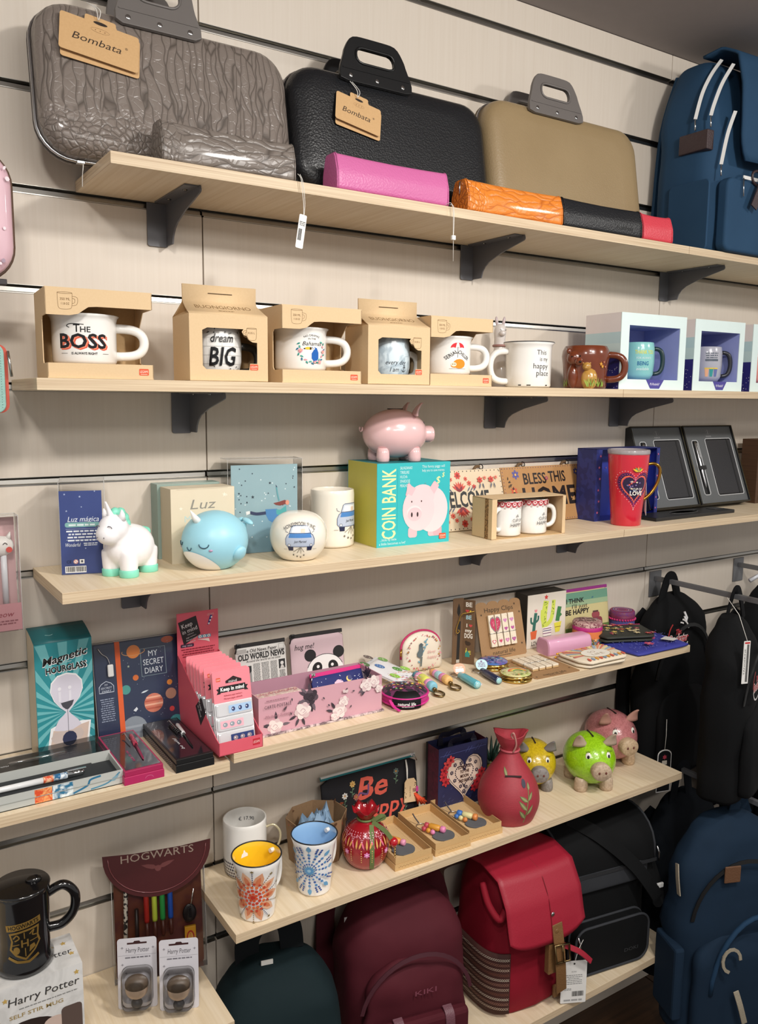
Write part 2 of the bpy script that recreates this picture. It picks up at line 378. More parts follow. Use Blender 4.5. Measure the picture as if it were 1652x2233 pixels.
# ================================================================ the room
WALLM = mat('#d4cabd', .4, 'oak', 0, '#d0c5b7', name='greige_laminate', bump=.01)
RAIL = mat('#b9b6b0', .3, 'plain', 1, name='aluminium_rail')
H0 = 2.1; PIT = .15; FZ = -.14
def structure(o): o['kind'] = 'structure'; return o
wall = structure(G().box(-1.2, 2.4, .017, .05, FZ, 2.313, mat('#3a342e', .8)).obj('wall_back'))
zs = [2.313]+[H0-PIT*i for i in range(-1, 15)]+[FZ-.0065]; PANEL = {}; RAILS = {}
for c in range(3):
    xa, xb = -1.2+1.2*c+.001, 1.2*c-.001
    for j in range(len(zs)-1):
        zt = zs[j]-(.0065 if j else 0); zb = zs[j+1]+.0065
        if zb >= zt: continue
        k = round(zt-zb, 4)
        if k not in PANEL: o = G().box(-.599, .599, 0, .0165, 0, zt-zb, WALLM).obj('wall_panel', wall, bevel=.0008, seg=1); PANEL[k] = o
        else: o = PANEL[k].copy(); COL.objects.link(o)
        o.location = (xa+.599, 0, zb)
    for j in range(1, len(zs)):
        if zs[j] < FZ: continue
        if 'r' not in RAILS:
            # aluminium insert: open slot above, sloping lower lip, back plate
            pr = [(-.0006, -.0066), (-.0006, -.0050), (.0008, -.0044), (.0052, -.0034), (.0060, .0030), (.0085, .0034), (.0125, .0064), (-.0006, .0064), (-.0006, .0072), (.0145, .0072), (.0145, -.0066)]
            o = G().prism(pr, 1.196, RAIL, 'x', -.598).obj('groove_rail', wall); RAILS['r'] = o
        else: o = RAILS['r'].copy(); COL.objects.link(o)
        o.location = (xa+.599, 0, zs[j])
structure(G().box(-1.2, 2.6, -3.2, .05, 2.314, 2.36, mat('#a39b99', .9, bump=.1, name='ceiling_plaster')).obj('ceiling'))
flo = structure(G().box(-1.2, 2.6, -3.2, .05, FZ-.05, FZ-.004, mat('#2a1c12', .7)).obj('floor'))
fm = mat('#4d3420', .42, 'plank', 0, '#362213', name='brown_floor_plank'); pl = None
for i in range(16):
    for j in range(3):
        if pl is None: o = pl = G().box(0, 1.238, -.1985, 0, -.004, 0, fm).obj('plank', flo, bevel=.0015, seg=1)
        else: o = pl.copy(); COL.objects.link(o)
        o.location = (-1.2+1.24*j+(.1 if i % 2 else 0)-(.0), .0-.2*i, FZ)
structure(G().box(-1.2, 2.4, -.012, -.0003, FZ+.0003, FZ+.06, mat('#cfc4b6', .5)).obj('baseboard_back', bevel=.002))
# ---------------------------------------------------------------- shelves
OAK = mat('#e6d5ba', .45, 'oak', 0, '#d9c4a2', name='oak_top')
OAKE = mat('#d9c5a6', .5, 'oakedge', 0, '#bba283', name='oak_edge')
SH = {}
def shelf(n, x0, x1, d, z, label):
    g = G(); t = .0168
    vs = [(x0, -d, z-t), (x1, -d, z-t), (x1, -.0012, z-t), (x0, -.0012, z-t), (x0, -d, z), (x1, -d, z), (x1, -.0012, z), (x0, -.0012, z)]
    g.add(vs, [(0, 1, 5, 4), (1, 2, 6, 5), (2, 3, 7, 6), (3, 0, 4, 7)], OAKE); o = len(g.v)-8; i = g._m(OAK)
    for f in ((4, 5, 6, 7), (3, 2, 1, 0)): g.f.append([o+k for k in f]); g.mi.append(i); g.sm.append(False)
    ob = g.obj('shelf_board', bevel=.0006, seg=1); tag(ob, label, 'shelf', 'pale oak shelf boards on the slotted wall'); SH[n] = ob
shelf(1, -.21, 1.037, .203, 1.822, 'pale oak shelf board carrying the three briefcases, topmost')
shelf('1r', 1.038, 2.2, .203, 1.822, 'pale oak shelf board under the blue backpack, butted to the topmost board')
shelf(2, -.318, .856, .196, 1.5107, 'pale oak shelf board under the boxed mugs and the brown bear mug')
shelf('2r', .857, 2.2, .196, 1.5107, 'pale oak shelf board under the white and blue window boxes')
shelf(3, -.30, .8635, .21, 1.2105, 'pale oak shelf board under the unicorn, whale and coin bank box')
shelf('3r', .8645, 2.2, .21, 1.2105, 'pale oak shelf board under the red tumbler and black gift boxes')
shelf('4l', -1.1, -.0545, .216, .905, 'pale oak shelf board under the hourglass box and pen boxes')
shelf(4, -.05, 1.10, .221, .918, 'pale oak shelf board under the pink floral tray and pouches')
shelf(5, -.05, 1.103, .218, .60, 'pale oak shelf board under the flower mugs and pottery pigs')
shelf('6l', -1.1, -.064, .241, .4655, 'pale oak shelf board under the maroon stationery case, bottom left')
shelf(6, -.05, 1.09, .241, .165, 'pale oak shelf board under the rucksacks, lowest')
BRM = mat('#66666a', .45, 'plain', .2, bump=.05, name='grey_powder_coat')
def bracket(x, z, label):
    """bent steel: plate against the wall, gusset at its right edge"""
    t = thing('shelf_bracket', label, 'bracket', (x, -.0012, z-.0172), 0, 'grey steel brackets under the shelves')
    pl = [(-.0175, 0), (.0175, 0)]+arc(.0135, -.066, .004, 0, -90, 4)+arc(-.0135, -.066, .004, -90, -180, 4)
    G().prism(pl, -.0022, BRM, 'y', 0).obj('wall_plate', t, bevel=.0004, seg=1)
    gs = [(0, 0), (-.158, 0)]+arc(-.155, -.006, .005, 180, 260, 4)+[(-.09, -.026), (-.055, -.038), (-.042, -.046), (-.034, -.056), (-.03, -.068), (0, -.068)]
    G().prism(gs, .003, BRM, 'x', .0145).obj('gusset', t, bevel=.0006, seg=1)
    G().prism([(-.012, 0), (-.154, 0), (-.154, -.002), (-.012, -.002)], -.022, BRM, 'x', .0145).obj('top_flange', t)
    for y in (-.05, -.125):
        G().lathe([(.0028, -.0035), (.0028, -.002), (.004, -.002)], chrome('#8a8a8a'), 10, (.004, y)).obj('screw', t)
for x, z, l in ((-.08, 1.822, 'grey steel bracket under the brown crocodile briefcase'), (.58, 1.822, 'grey steel bracket under the topmost shelf below the taupe briefcase'), (1.21, 1.822, 'grey steel bracket under the blue backpack'),
                (-.046, 1.5107, 'grey steel bracket under the dream big mug box'), (.655, 1.5107, 'grey steel bracket right of and above the pink ceramic pig'), (1.05, 1.5107, 'grey steel bracket above the red tumbler'),
                (-.143, 1.2105, 'grey steel bracket under the unicorn and whale, only its foot showing'), (.595, 1.2105, 'grey steel bracket under the welcome plaque, only its foot showing'), (.89, 1.2105, 'grey steel bracket under the red tumbler, only its foot showing')):
    bracket(x, z, l)
for x, z, l in ((.15, .918, 'grey steel bracket hidden under the pink floral tray'), (.95, .918, 'grey steel bracket hidden under the folded pouches'), (.1, .60, 'grey steel bracket hidden under the flower mugs'), (.9, .60, 'grey steel bracket hidden under the pottery pigs'), (.4, .165, 'grey steel bracket hidden under the rucksacks'), (-.3, .905, 'grey steel bracket hidden under the pen boxes'), (-.3, .4655, 'grey steel bracket hidden under the stationery case')):
    bracket(x, z, l)
# ================================================================ shelf 1: briefcases and pencil cases
from mathutils import noise
def ringprism(g, outer, inner, y0, y1, m):
    n = len(outer)
    R = [[(x, y, z) for x, z in loop] for loop, y in ((outer, y0), (outer, y1), (inner, y1), (inner, y0))]
    g.rings(R, m, loop=True, smooth=False)
def pillow(g, out, steps, m, y0=0):
    """outline out (x,z) carried inwards and forwards: steps = [(inset, y)]; centre closes as a fan of rings"""
    R = [[(x, y0+y, z) for x, z in inset(out, d)] for d, y in steps]
    g.rings(R, m, cap=True)
ZIPM = chrome('#c4c4c6', .25); GREYP = mat('#6b6663', .4, bump=.03); KRAFT = mat('#d2ac7c', .75, 'card', 0, '#c79f6e')
STRING = mat('#e8e6e0', .7); STEEL = chrome('#cfcfcf', .2)
def kraft_tag(parent, x, z, w, h, rot, string_to, y=-.045, txt='Bombata'):
    p = rrect(-w/2, w/2, -h/2, h/2, .004, 3)
    tab = arc(w*.17, h/2+.006, .003, 0, 90, 3)+arc(-w*.17, h/2+.006, .003, 90, 180, 3)
    out = p[:5]; k = len(p)
    full = arc(w/2-.004, h/2-.004, .004, 0, 90, 3)+[(w*.2, h/2)]+tab+[(-w*.2, h/2)]+arc(-w/2+.004, h/2-.004, .004, 90, 180, 3)+arc(-w/2+.004, -h/2+.004, .004, 180, 270, 3)+arc(w/2-.004, -h/2+.004, .004, 270, 360, 3)
    for i, (dx, dz, dy, sc) in enumerate(((0, 0, 0, 1), (.002, -.006, .0035, 1.0))):
        g = G(); g.prism([(a*sc, b*sc) for a, b in full], .0007, KRAFT, 'y', -.0007)
        o = g.obj('hang_tag' if not i else 'hang_tag_back', parent); o.location = (x+dx, y+dy, z+dz); o.rotation_euler = (-.10 if not i else -.02, rot-.03*i, 0)
        if not i: front = o
    q = Print(.6); q.text(txt, -.004, -.002, h*.2, '#3c2c1e', w*.62, shear=.25); q.text('®', w*.34, h*.06, h*.07, '#3c2c1e')
    q.dot(0, h*.5, w*.09, '#2b2019', h*.045, 14); q.line(arc(0, h*.30, w*.12, 0, 360, 14, h*.06), .0003, '#8d6940')
    for a in (-.06, 0, .06): q.dot(a*w, h*.30, .0008, '#8d6940')
    q.put(front, 'lettering', on_y(-.0007))
    G().tube(bez([(x, y-.001, z+h*.55), (x-.003, y-.004, z+h*.8), string_to, (x+.003, y-.003, z+h*.8), (x+.001, y-.001, z+h*.55)], 6), .0006, STRING, 5).obj('tag_string', parent)
def briefcase(label, x, w, h, body, trim, handle_m, hx, hw, tagspec=None, hh=.075, rx=-.17, y=-.1, logo=None):
    t = thing('briefcase', label, 'briefcase', (x, y, 1.8285), 0, None, rx)
    out = rrect(-w/2, w/2, 0, h, .05, 7)
    g = G(); pillow(g, out, [(.0, 0), (0, -.014), (.0025, -.022), (.008, -.029), (.017, -.034), (.035, -.037), (.07, -.039)], body); g.obj('front_shell', t)
    g = G(); pillow(g, out, [(.0, .008), (0, .018), (.003, .024), (.012, .028), (.03, .03)], body); g.obj('back_shell', t)
    zo = inset(out, .0015)
    G().prism(zo, .009, mat('#2a2826', .7, 'rib', sc=900), 'y', -.0005).obj('zip_tape', t)
    for yy in (.0004, .0076):
        G().tube([(a, yy, b) for a, b in inset(out, -.0014)], .0027, ZIPM if yy < .004 else trim, 6, loop=True).obj('piping', t)
    # zip sliders near the top left corner
    g = G(); 
    for dx in (0, .022):
        g.box(-w/2+.06+dx, -w/2+.073+dx, -.004, .011, h-.001, h+.004, STEEL, .001)
        g.tube([(-w/2+.066+dx, -.004, h+.002), (-w/2+.066+dx, -.010, h-.004), (-w/2+.066+dx, -.013, h-.02)], .0016, STEEL, 6)
    g.obj('zip_slider', t)
    # two handles: a plate riveted to the shell, an arch with a rounded slot
    for yy, nm in ((-.042, 'handle'), (.032, 'handle')):
        b = h-.022 if yy < 0 else h-.02
        o1 = [(hx-hw/2+.004, b), (hx-hw/2, b+.004), (hx-hw/2, h-.002)]+bez2([(hx-hw/2, h-.002), (hx-hw*.44, h+.02), (hx-hw*.40, h+hh*.62), (hx-hw*.30, h+hh*.95), (hx-hw*.12, h+hh)])
        o1 = o1+[(2*hx-a, c) for a, c in o1[::-1]]
        i1 = rrect(hx-hw*.26, hx+hw*.26, h+hh*.22, h+hh*.66, hh*.2, 6)
        n = 48; O = resample(o1, n, (hx, h+hh*.4)); I = resample(i1, n, (hx, h+hh*.4))
        sgn = -1 if yy < 0 else 1
        g = G(); ringprism(g, O, I, yy-.0035, yy+.0035, handle_m); ho = g.obj('handle', t, bevel=.0012)
        if yy < 0:
            g = G()
            rim = [(hx+(a-hx)*1.03, c) for a, c in I]; g.tube([(a, yy-.004, h+hh*.44+(c-h-hh*.44)*1.06) for a, c in rim], .0022, handle_m, 6, loop=True); g.obj('grip_rim', ho)
            for dx in (-.36, 0, .36):
                G().ell((hx+dx*hw, yy-.0038, b+.010), (.0042, .0012, .0042), STEEL, 10).obj('rivet', ho)
            G().box(hx-hw*.46, hx+hw*.46, yy-.0045, yy-.003, h-.0015, h+.0005, handle_m).obj('crease', ho)
    if tagspec: kraft_tag(t, *tagspec)
    if logo:
        q = Print(.5); q.text(logo, w/2-.075, .06, .008, trim, .045, shear=.3); q.put(t, 'embossed_lettering', on_y(-.0385))
    return t
def bez2(c, n=5): return [(p.x, p.z) for p in bez([(a, 0, b) for a, b in c], n)]
def resample(loop, n, c):
    """n points of a closed loop, one per direction seen from c"""
    out = []
    for k in range(n):
        a = 2*PI*k/n; d = (math.cos(a), math.sin(a)); best = None
        for i in range(len(loop)):
            p, q = loop[i], loop[(i+1) % len(loop)]; ex, ey = q[0]-p[0], q[1]-p[1]; den = d[0]*ey-d[1]*ex
            if abs(den) < 1e-12: continue
            s = ((p[0]-c[0])*ey-(p[1]-c[1])*ex)/den; u = ((p[0]-c[0])*d[1]-(p[1]-c[1])*d[0])/den
            if s > 0 and -1e-6 <= u <= 1+1e-6 and (best is None or s > best): best = s
        out.append((c[0]+d[0]*best, c[1]+d[1]*best))
    return out
CROC = mat('#7d736c', .33, 'croc', 0, '#4d453f', coat=.25, name='grey_crocodile_leather')
BLK = mat('#17191d', .38, 'leather', 0, '#101114', coat=.1, name='black_leather')
TAUPE = mat('#9c8765', .4, 'leather', 0, '#8d7857', name='taupe_leather', bump=.2)
briefcase('grey brown crocodile pattern briefcase with a kraft tag, leftmost on the top shelf', -.084, .396, .218, CROC, mat('#4c4540', .4), GREYP, -.02, .132, (-.112, .158, .112, .058, .13, (-.122, -.03, .222)), hh=.085)
briefcase('black leather briefcase with a kraft tag in the middle of the top shelf', .329, .42, .216, BLK, mat('#0c0c0d', .4), mat('#131416', .35), -.045, .15, (-.09, .138, .09, .052, .2, (-.112, -.03, .219)), hh=.06, logo='Bombata')
briefcase('taupe leather briefcase without a tag, rightmost on the top shelf', .763, .432, .246, TAUPE, mat('#6e5d44', .4), GREYP, -.04, .15, None, hh=.062)
def roundpoly(P, r, n=3):
    out = []
    for i, p in enumerate(P):
        p = Vector(p); a = (Vector(P[i-1])-p); b = (Vector(P[(i+1) % len(P)])-p); ra = min(r, a.length*.4, b.length*.4); a = p+a.normalized()*ra; b = p+b.normalized()*ra
        for k in range(n+1): t = k/n; q = a*(1-t)**2+p*2*t*(1-t)+b*t*t; out.append((q.x, q.y))
    return out
def pencil_case(label, x0, x1, y, d, h, m, zipm, end=.006, puller=True, rz=0, top=.62, tagit=None, print_=None):
    """soft boxy zip case: sections along its length, narrower along the zip"""
    L = x1-x0
    t = thing('pencil_case', label, 'pencil case', ((x0+x1)/2, y, 1.8225), rz, 'leather pencil cases in front of the briefcases')
    tp = d/2*top; sec = roundpoly([(-d/2, 0), (-d/2*.97, h*.5), (-tp, h), (tp, h), (d/2*.97, h*.5), (d/2, 0)], .006, 3)
    R = []
    for u, k in ((-.5, .9), (-.496, .965), (-.486, 1), (-.45, 1.01), (-.25, 1.0), (0, .985), (.25, 1.0), (.45, 1.01), (.486, 1), (.496, .965), (.5, .9)):
        R.append([(u*L, a*k*(1+.03*math.sin(u*23+z*60)), z*(.96+.04*k)-.0018*math.sin(PI*(u+.5))*(z/h)**2) for a, z in sec])
    g = G(); g.rings(R, m); g.obj('body', t)
    G().box(-L*.47, L*.47, -.0045, .0045, h*.955, h*1.0, mat('#2b2724', .7, 'rib', sc=700)).obj('zip_tape', t)
    G().box(-L*.47, L*.47, -.0016, .0016, h*.98, h*1.015, zipm).obj('zip_teeth', t)
    for s in (-1, 1): G().tube([(s*L*.487, a*1.01, z*1.005) for a, z in sec], .0011, m, 5, loop=True).obj('seam', t)
    if puller:
        g = G(); s = -1 if puller == 1 else 1
        g.box(s*L*.46-.005, s*L*.46+.005, -.004, .004, h*.99, h*1.03, STEEL, .001)
        g.tube([(s*L*.47, 0, h), (s*(L*.5+.003), -.003, h*.9), (s*(L*.5+.004), -.005, h*.55)], .0016, STEEL, 6); g.obj('zip_puller', t)
    return t
CROC2 = mat('#7a716a', .33, 'croc', 0, '#4d453f', sc='h', coat=.2)
pencil_case('grey brown crocodile pattern pencil case in front of the grey crocodile briefcase', -.135, .08, -.172, .052, .058, CROC2, ZIPM, puller=2)
pencil_case('hot pink leather pencil case in front of the black briefcase', .152, .38, -.175, .05, .058, mat('#ce6ca2', .42, 'leather', 0, '#c26096'), ZIPM, puller=0)
pencil_case('orange crocodile pattern pencil case in front of the taupe briefcase', .422, .658, -.174, .052, .056, mat('#e2832e', .35, 'croc', 0, '#b8601c', sc='h', coat=.2), ZIPM, puller=1)
t = pencil_case('black leather pencil case between the orange and the red one', .661, .888, -.174, .05, .056, mat('#1b1d21', .4, 'leather', 0, '#111215'), ZIPM, puller=2)
q = Print(.4); q.text('Bombata', .06, .016, .008, '#0a0a0b', .05, shear=.3); q.put(t, 'embossed_lettering', on_y(-.0256))
pencil_case('red leather pencil case standing end on beside the blue backpack', .891, .985, -.172, .054, .055, mat('#d84654', .42, 'leather', 0, '#c93c4a'), ZIPM, puller=1)
# price tag hanging from the crocodile case, seal string on the pink one
t = thing('price_tag', 'white barcode tag hanging on a loop below the grey crocodile pencil case', 'tag', (.082, -.2085, 1.77))
G().tube(bez([(-.004, .004, .0625), (-.001, -.002, .053), (.003, -.0015, .02), (.004, -.001, 0), (.006, -.001, .02), (.002, -.002, .05), (0, .004, .0625)], 6), .0005, STRING, 5).obj('string', t)
g = G(); g.prism(rrect(-.0065, .0065, -.052, 0, .002, 3), .0006, mat('#eceae6', .5), 'y', -.0006); o = g.obj('tag_card', t); o.location = (.003, -.001, .001); o.rotation_euler = (0, .16, 0)
q = Print(); q.barcode(-.005, .001, -.04, -.022); q.lines(-.005, .0055, -.012, .0013, 3, '#444444'); q.put(o, 'barcode', on_y(-.0007))
t = thing('seal_string', 'white looped string with a plastic seal below the pink pencil case', 'string', (.372, -.2085, 1.79))
G().tube(bez([(0, .012, .0345), (.004, -.001, .036), (.008, -.002, .02), (.009, -.002, -.018), (.0105, -.002, 0), (.009, -.002, .03), (.004, .004, .034)], 6), .0005, STRING, 5).obj('string', t)
G().box(.005, .013, -.005, .0, -.026, -.018, mat('#f1efe9', .35), .001).obj('seal', t)
G().tube([(.0095, -.002, -.026), (.010, -.002, -.062)], .0004, STRING, 5).obj('tail', t)
t = thing('zip_thread', 'thin white thread hanging from the crocodile briefcase at the shelf end', 'thread', (-.225, -.09, 1.836))
G().tube(bez([(0, .0, -.011), (.003, -.012, -.012), (.001, -.014, -.03), (.0005, -.014, -.045)], 6), .0006, STRING, 5).obj('thread', t)
G().box(-.006, .006, -.014, -.006, -.0125, -.0075, STEEL, .001).obj('zip_slider', t)
# ---------------------------------------------------------------- blue backpack
def sack(g, w, d, h, m, prof, n=36, wr=.003, ex=3.2, seed=0, y0=0, lean=0):
    """soft body: superellipse sections (z fraction, width, depth, shift towards the back); back stays flat"""
    R = []; D = [p for p in bez(prof, 4)]
    for z, kw, kd in D:
        r = []; z = min(max(z, 0), 1)
        for k in range(n):
            a = 2*PI*k/n; c, s = math.cos(a), math.sin(a)
            x = kw*w/2*math.copysign(abs(c)**(2/ex), c); y = kd*d/2*math.copysign(abs(s)**(2/ex), s)+(1-kd)*d*.25
            p = Vector((x, y+y0, z*h)); q = 1.5*noise.noise(Vector((p.x*7, p.y*7, p.z*13))+Vector((seed*1.7, 0, seed)))+noise.noise(p*19+Vector((seed*3.1, seed, 0)))+.5*noise.noise(p*41+Vector((seed, 0, seed)))
            nn = Vector((c, s, 0)); p = p+nn*wr*q*(1 if z > .02 else 0); p.y += lean*z*h; r.append(p)
        R.append(r)
    g.rings(R, m)
PB = [(0, .84, .84), (.02, .94, .94), (.06, .985, 1), (.2, 1, 1), (.45, 1.0, 1), (.65, .985, .96), (.8, .93, .88), (.88, .86, .8), (.94, .74, .68), (.975, .58, .54), (.995, .38, .36), (1, .2, .2)]
def zipper(g, pts, up, m=None, w=.0075):
    g.tube(pts, 0, m or mat('#e4e4e2', .5, 'rib', sc=600), flat=(w, .002), up=up)
def blue_backpack():
    B = mat('#2a4966', .75, 'fabric', 0, '#24405b', name='blue_canvas'); BR = mat('#3a2a2c', .45, 'leather'); W = mat('#e6e6e4', .45, 'rib', sc=500)
    t = thing('backpack', 'blue canvas backpack with white zips and a brown strap, on the top shelf', 'backpack', (1.26, -.105, 1.8225))
    g = G(); sack(g, .30, .17, .44, B, [(0, .84, .9), (.02, .97, .98), (.1, 1, 1), (.5, .99, 1), (.7, .95, .93), (.83, .85, .83), (.93, .72, .68), (.98, .6, .5), (1, .46, .4)], ex=4.2, wr=.0025, seed=2); g.obj('body', t)
    # flap hangs over the front from the top
    def fl(u, v):
        x = (-.098+.26*u)+.0*v; xx = -.085+.235*u
        path = [(.0, .447), (-.05, .452), (-.092, .43), (-.108, .36), (-.112, .28), (-.113, .198)]
        k = v*(len(path)-1); i = min(int(k), len(path)-2); f = k-i; y = path[i][0]*(1-f)+path[i+1][0]*f; z = path[i][1]*(1-f)+path[i+1][1]*f
        if v > .85: xx += (.018*(1-u)*((v-.85)/.15)**2)-(.018*u*((v-.85)/.15)**2)
        return (xx, y-.004*math.sin(PI*u), z)
    G().sheet(fl, 14, 22, B).obj('flap', t, solid=.006)
    g = G(); g.prism(rrect(-.12, .15, .0, .16, .02), .03, B, 'y', -.112); g.obj('front_pocket', t, bevel=.008)
    g = G(); zipper(g, [(-.07, -.1135, .163), (.14, -.1135, .163)], (0, -1, 0), W); zo = g.obj('pocket_zip', t)
    G().tube([(-.072, -.116, .16), (-.072, -.118, .12)], .0015, STEEL, 6).obj('zip_puller', zo)
    for i, pts in enumerate(([(-.088, -.052, .425), (-.118, -.049, .388), (-.140, -.045, .345), (-.1525, -.04, .29)], [(-.092, -.086, .405), (-.122, -.082, .36), (-.140, -.078, .315), (-.1455, -.075, .29)], [(-.1, -.104, .30), (-.117, -.1, .25), (-.128, -.096, .185)])):
        g = G(); P = bez(pts, 6); zipper(g, P, (-.8, -.6, .2), W); zo = g.obj('side_zip', t)
        e = Vector(pts[-1]); G().tube([e, e+Vector((-.002, -.003, -.025))], .0015, STEEL, 6).obj('zip_puller', zo)
    g = G(); g.box(-.1535, -.13, -.075, .0, .22, .262, BR, .002); g.obj('leather_patch', t)
    g = G(); g.prism(rrect(-.088, .02, 0, .155, .012), -.006, B, 'x', -.149); g.obj('side_pocket', t, bevel=.002)
    # strap with rivets and buckle
    g = G(); g.tube(bez([(-.004, -.116, .285), (-.003, -.119, .24), (.001, -.122, .2), (.004, -.124, .182)], 5), 0, BR, flat=(.022, .003), up=(0, -1, 0)); so = g.obj('strap', t)
    for z in (.275, .243): G().ell((-.003, -.121, z), (.0036, .0015, .0036), STEEL, 10).obj('rivet', so)
    g = G(); g.tube(bez([(.004, -.126, .19), (-.012, -.129, .165), (-.03, -.128, .13), (-.045, -.127, .098)], 5), 0, BR, flat=(.022, .003), up=(0, -1, 0)); g.obj('strap_tail', t)
    g = G(); c = [(.015, -.131, .192), (-.006, -.131, .196), (-.022, -.131, .158), (.0, -.131, .153)]; g.tube(c, .0022, STEEL, 6, loop=True); g.obj('buckle', t)
    g = G(); g.tube(bez([(-.02, -.116, .15), (-.037, -.116, .158), (-.04, -.116, .175), (-.022, -.116, .182), (-.006, -.116, .175)], 4), .003, BR, 6); g.obj('leather_loop', t)
    for s in (-1, 1):
        G().tube(bez([(s*.06, .07, .42), (s*.08, .092, .3), (s*.1, .088, .12), (s*.12, .075, .02)], 5), 0, B, flat=(.05, .008), up=(0, 1, 0)).obj('shoulder_strap', t)
blue_backpack()
# ================================================================ shelf 2: mugs and mug boxes
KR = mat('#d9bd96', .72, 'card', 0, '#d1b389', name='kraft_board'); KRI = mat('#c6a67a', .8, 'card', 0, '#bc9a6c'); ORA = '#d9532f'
def lathe_pts(pr, n=40): return pr
def mug_body(t, prof, wall, m, inner=None, n=40, rim=None, name='body'):
    """prof: outside (r, z) from foot to rim; the inside follows it"""
    g = G(); ins = [(max(r-wall, .002), z) for r, z in prof if z > .005][::-1]+[(.002, .005)]
    top = prof[-1]; full = [(.002, 0), (prof[0][0]-.004, 0), (prof[0][0]-.003, .0012)]+prof+[(top[0]-wall*.2, top[1]+wall*.35), (top[0]-wall*.8, top[1]+wall*.35)]
    g.lathe(full, m, n, cap=False)
    g.lathe([(top[0]-wall*.8, top[1]+wall*.35)]+ins, inner or m, n, cap=False)
    o = g.obj(name, t)
    if rim: G().tube([((top[0]-wall*.5)*math.cos(2*PI*k/n), (top[0]-wall*.5)*math.sin(2*PI*k/n), top[1]+wall*.3) for k in range(n)], wall*.55, rim, 6, loop=True).obj('rim', t)
    return o
def handle(t, x0, z0, z1, out, r, m, flat=1.0, name='handle', ang=0):
    g = G(); g.M = Matrix.Rotation(ang, 4, 'Z')
    p = [Vector((x0-.002+(out+.002)*math.sin(PI*i/24)**.75, 0, (z0+z1)/2+(z1-z0)/2*(math.cos(PI*i/24)+.12*math.sin(PI*i/24)*math.sin(2*PI*i/24)))) for i in range(25)]
    g.tube(p, r, m, 10); return g.obj(name, t)
def rf(prof):
    def f(z):
        for (r0, z0), (r1, z1) in zip(prof, prof[1:]):
            if z0 <= z <= z1: return r0+(r1-r0)*(z-z0)/((z1-z0) or 1)
        return prof[-1][0] if z > prof[-1][1] else prof[0][0]
    return f
WHITE = glaze('#f3f1ed', '#eceae5')
def enamel(k=1.0): return [(.043*k, .001), (.0455*k, .006), (.0458*k, .03), (.046*k, .062), (.0475*k, .068), (.0505*k, .0708)]
def low(f): return lambda x, y, z: f(x, y*.81, z)
def logo(q, x, z, w=.014, h=.009, txt='LEGAMI'):
    q.rect(x-w/2, x+w/2, z-h/2, z+h/2, ORA, h*.15); q.text(txt, x, z+h*.08, h*.38, '#f4e3cf', w*.8); q.rect(x-w*.35, x+w*.35, z-h*.34, z-h*.28, '#f4e3cf')
def mug_icon(q, x, z, s, l1, l2, flip=1):
    c = '#7d5f38'; w = .0005
    q.curve([(x-.5*s*flip, z+.5*s), (x-.48*s*flip, z-.2*s), (x-.36*s*flip, z-.5*s), (x+.2*s*flip, z-.5*s), (x+.36*s*flip, z-.3*s), (x+.4*s*flip, z+.46*s)], w, c)
    q.line(arc(x-.05*s*flip, z+.48*s, .45*s, 0, 360, 18, .05*s), w, c)
    q.curve([(x+.38*s*flip, z+.3*s), (x+.7*s*flip, z+.2*s), (x+.66*s*flip, z-.2*s), (x+.36*s*flip, z-.3*s)], w, c); q.curve([(x+.39*s*flip, z+.16*s), (x+.55*s*flip, z+.1*s), (x+.52*s*flip, z-.1*s), (x+.38*s*flip, z-.16*s)], w, c)
    q.text(l1, x-.04*s*flip, z+.1*s, .17*s, c, .62*s); q.text(l2, x-.04*s*flip, z-.18*s, .15*s, c, .5*s)
def tray_box(label, x, y, rz, w=.146, d=.105, h=.124, mirror=False):
    """card box open at the front: low tray lip, band on top with a mug-shaped tongue"""
    t = thing('mug_box', label, 'box', (x, y, 1.511), rz, 'kraft card boxes holding enamel style mugs'); th = .0012
    G().box(0, w, d-th, d, 0, h, KRI).obj('back_panel', t)
    G().box(0, w, 0, d, 0, .0015, KR).obj('bottom_panel', t); G().box(th, w-th, th+.0005, d-th, .0185, .0197, KRI).obj('platform', t); G().box(0, w, 0, d, h-.0015, h, KR).obj('top_panel', t)
    G().box(0, w, 0, th, .0015, .021, KR).obj('front_lip', t)
    zt = h-.024; k = w*.27
    tongue = [(0, h-.0015), (w, h-.0015), (w, zt)]+[(w*.47, zt)]+[(k+.018, zt-.001), (k+.012, zt-.005), (k+.004, zt-.011), (k-.008, h-.0375)]+[(0, h-.0375)]
    G().prism(tongue, th, KR, 'y', 0).obj('top_band', t)
    side = [(0, .0015), (d, .0015), (d, h-.0015), (0, h-.0015), (0, h-.0375), (d*.32, h-.0375), (d*.36, h-.042), (d*.36, .026), (d*.32, .021), (0, .021)]
    G().prism(side, th, KR, 'x', 0).obj('side_panel', t)
    side2 = [(0, .0015), (d, .0015), (d, h-.0015), (0, h-.0015), (0, zt), (d*.5, zt), (d*.72, h-.045), (d*.72, .026), (d*.5, .021), (0, .021)]
    G().prism(side2, th, KR, 'x', w-th).obj('side_panel', t)
    q = Print(.7); mug_icon(q, k-.012, h-.018, .022, '350 ML', '11.8 OZ'); q.put(t, 'printed_icon')
    q = Print(.7); logo(q, w-.014, .0105, .014, .0095); q.put(t, 'printed_logo'); return t
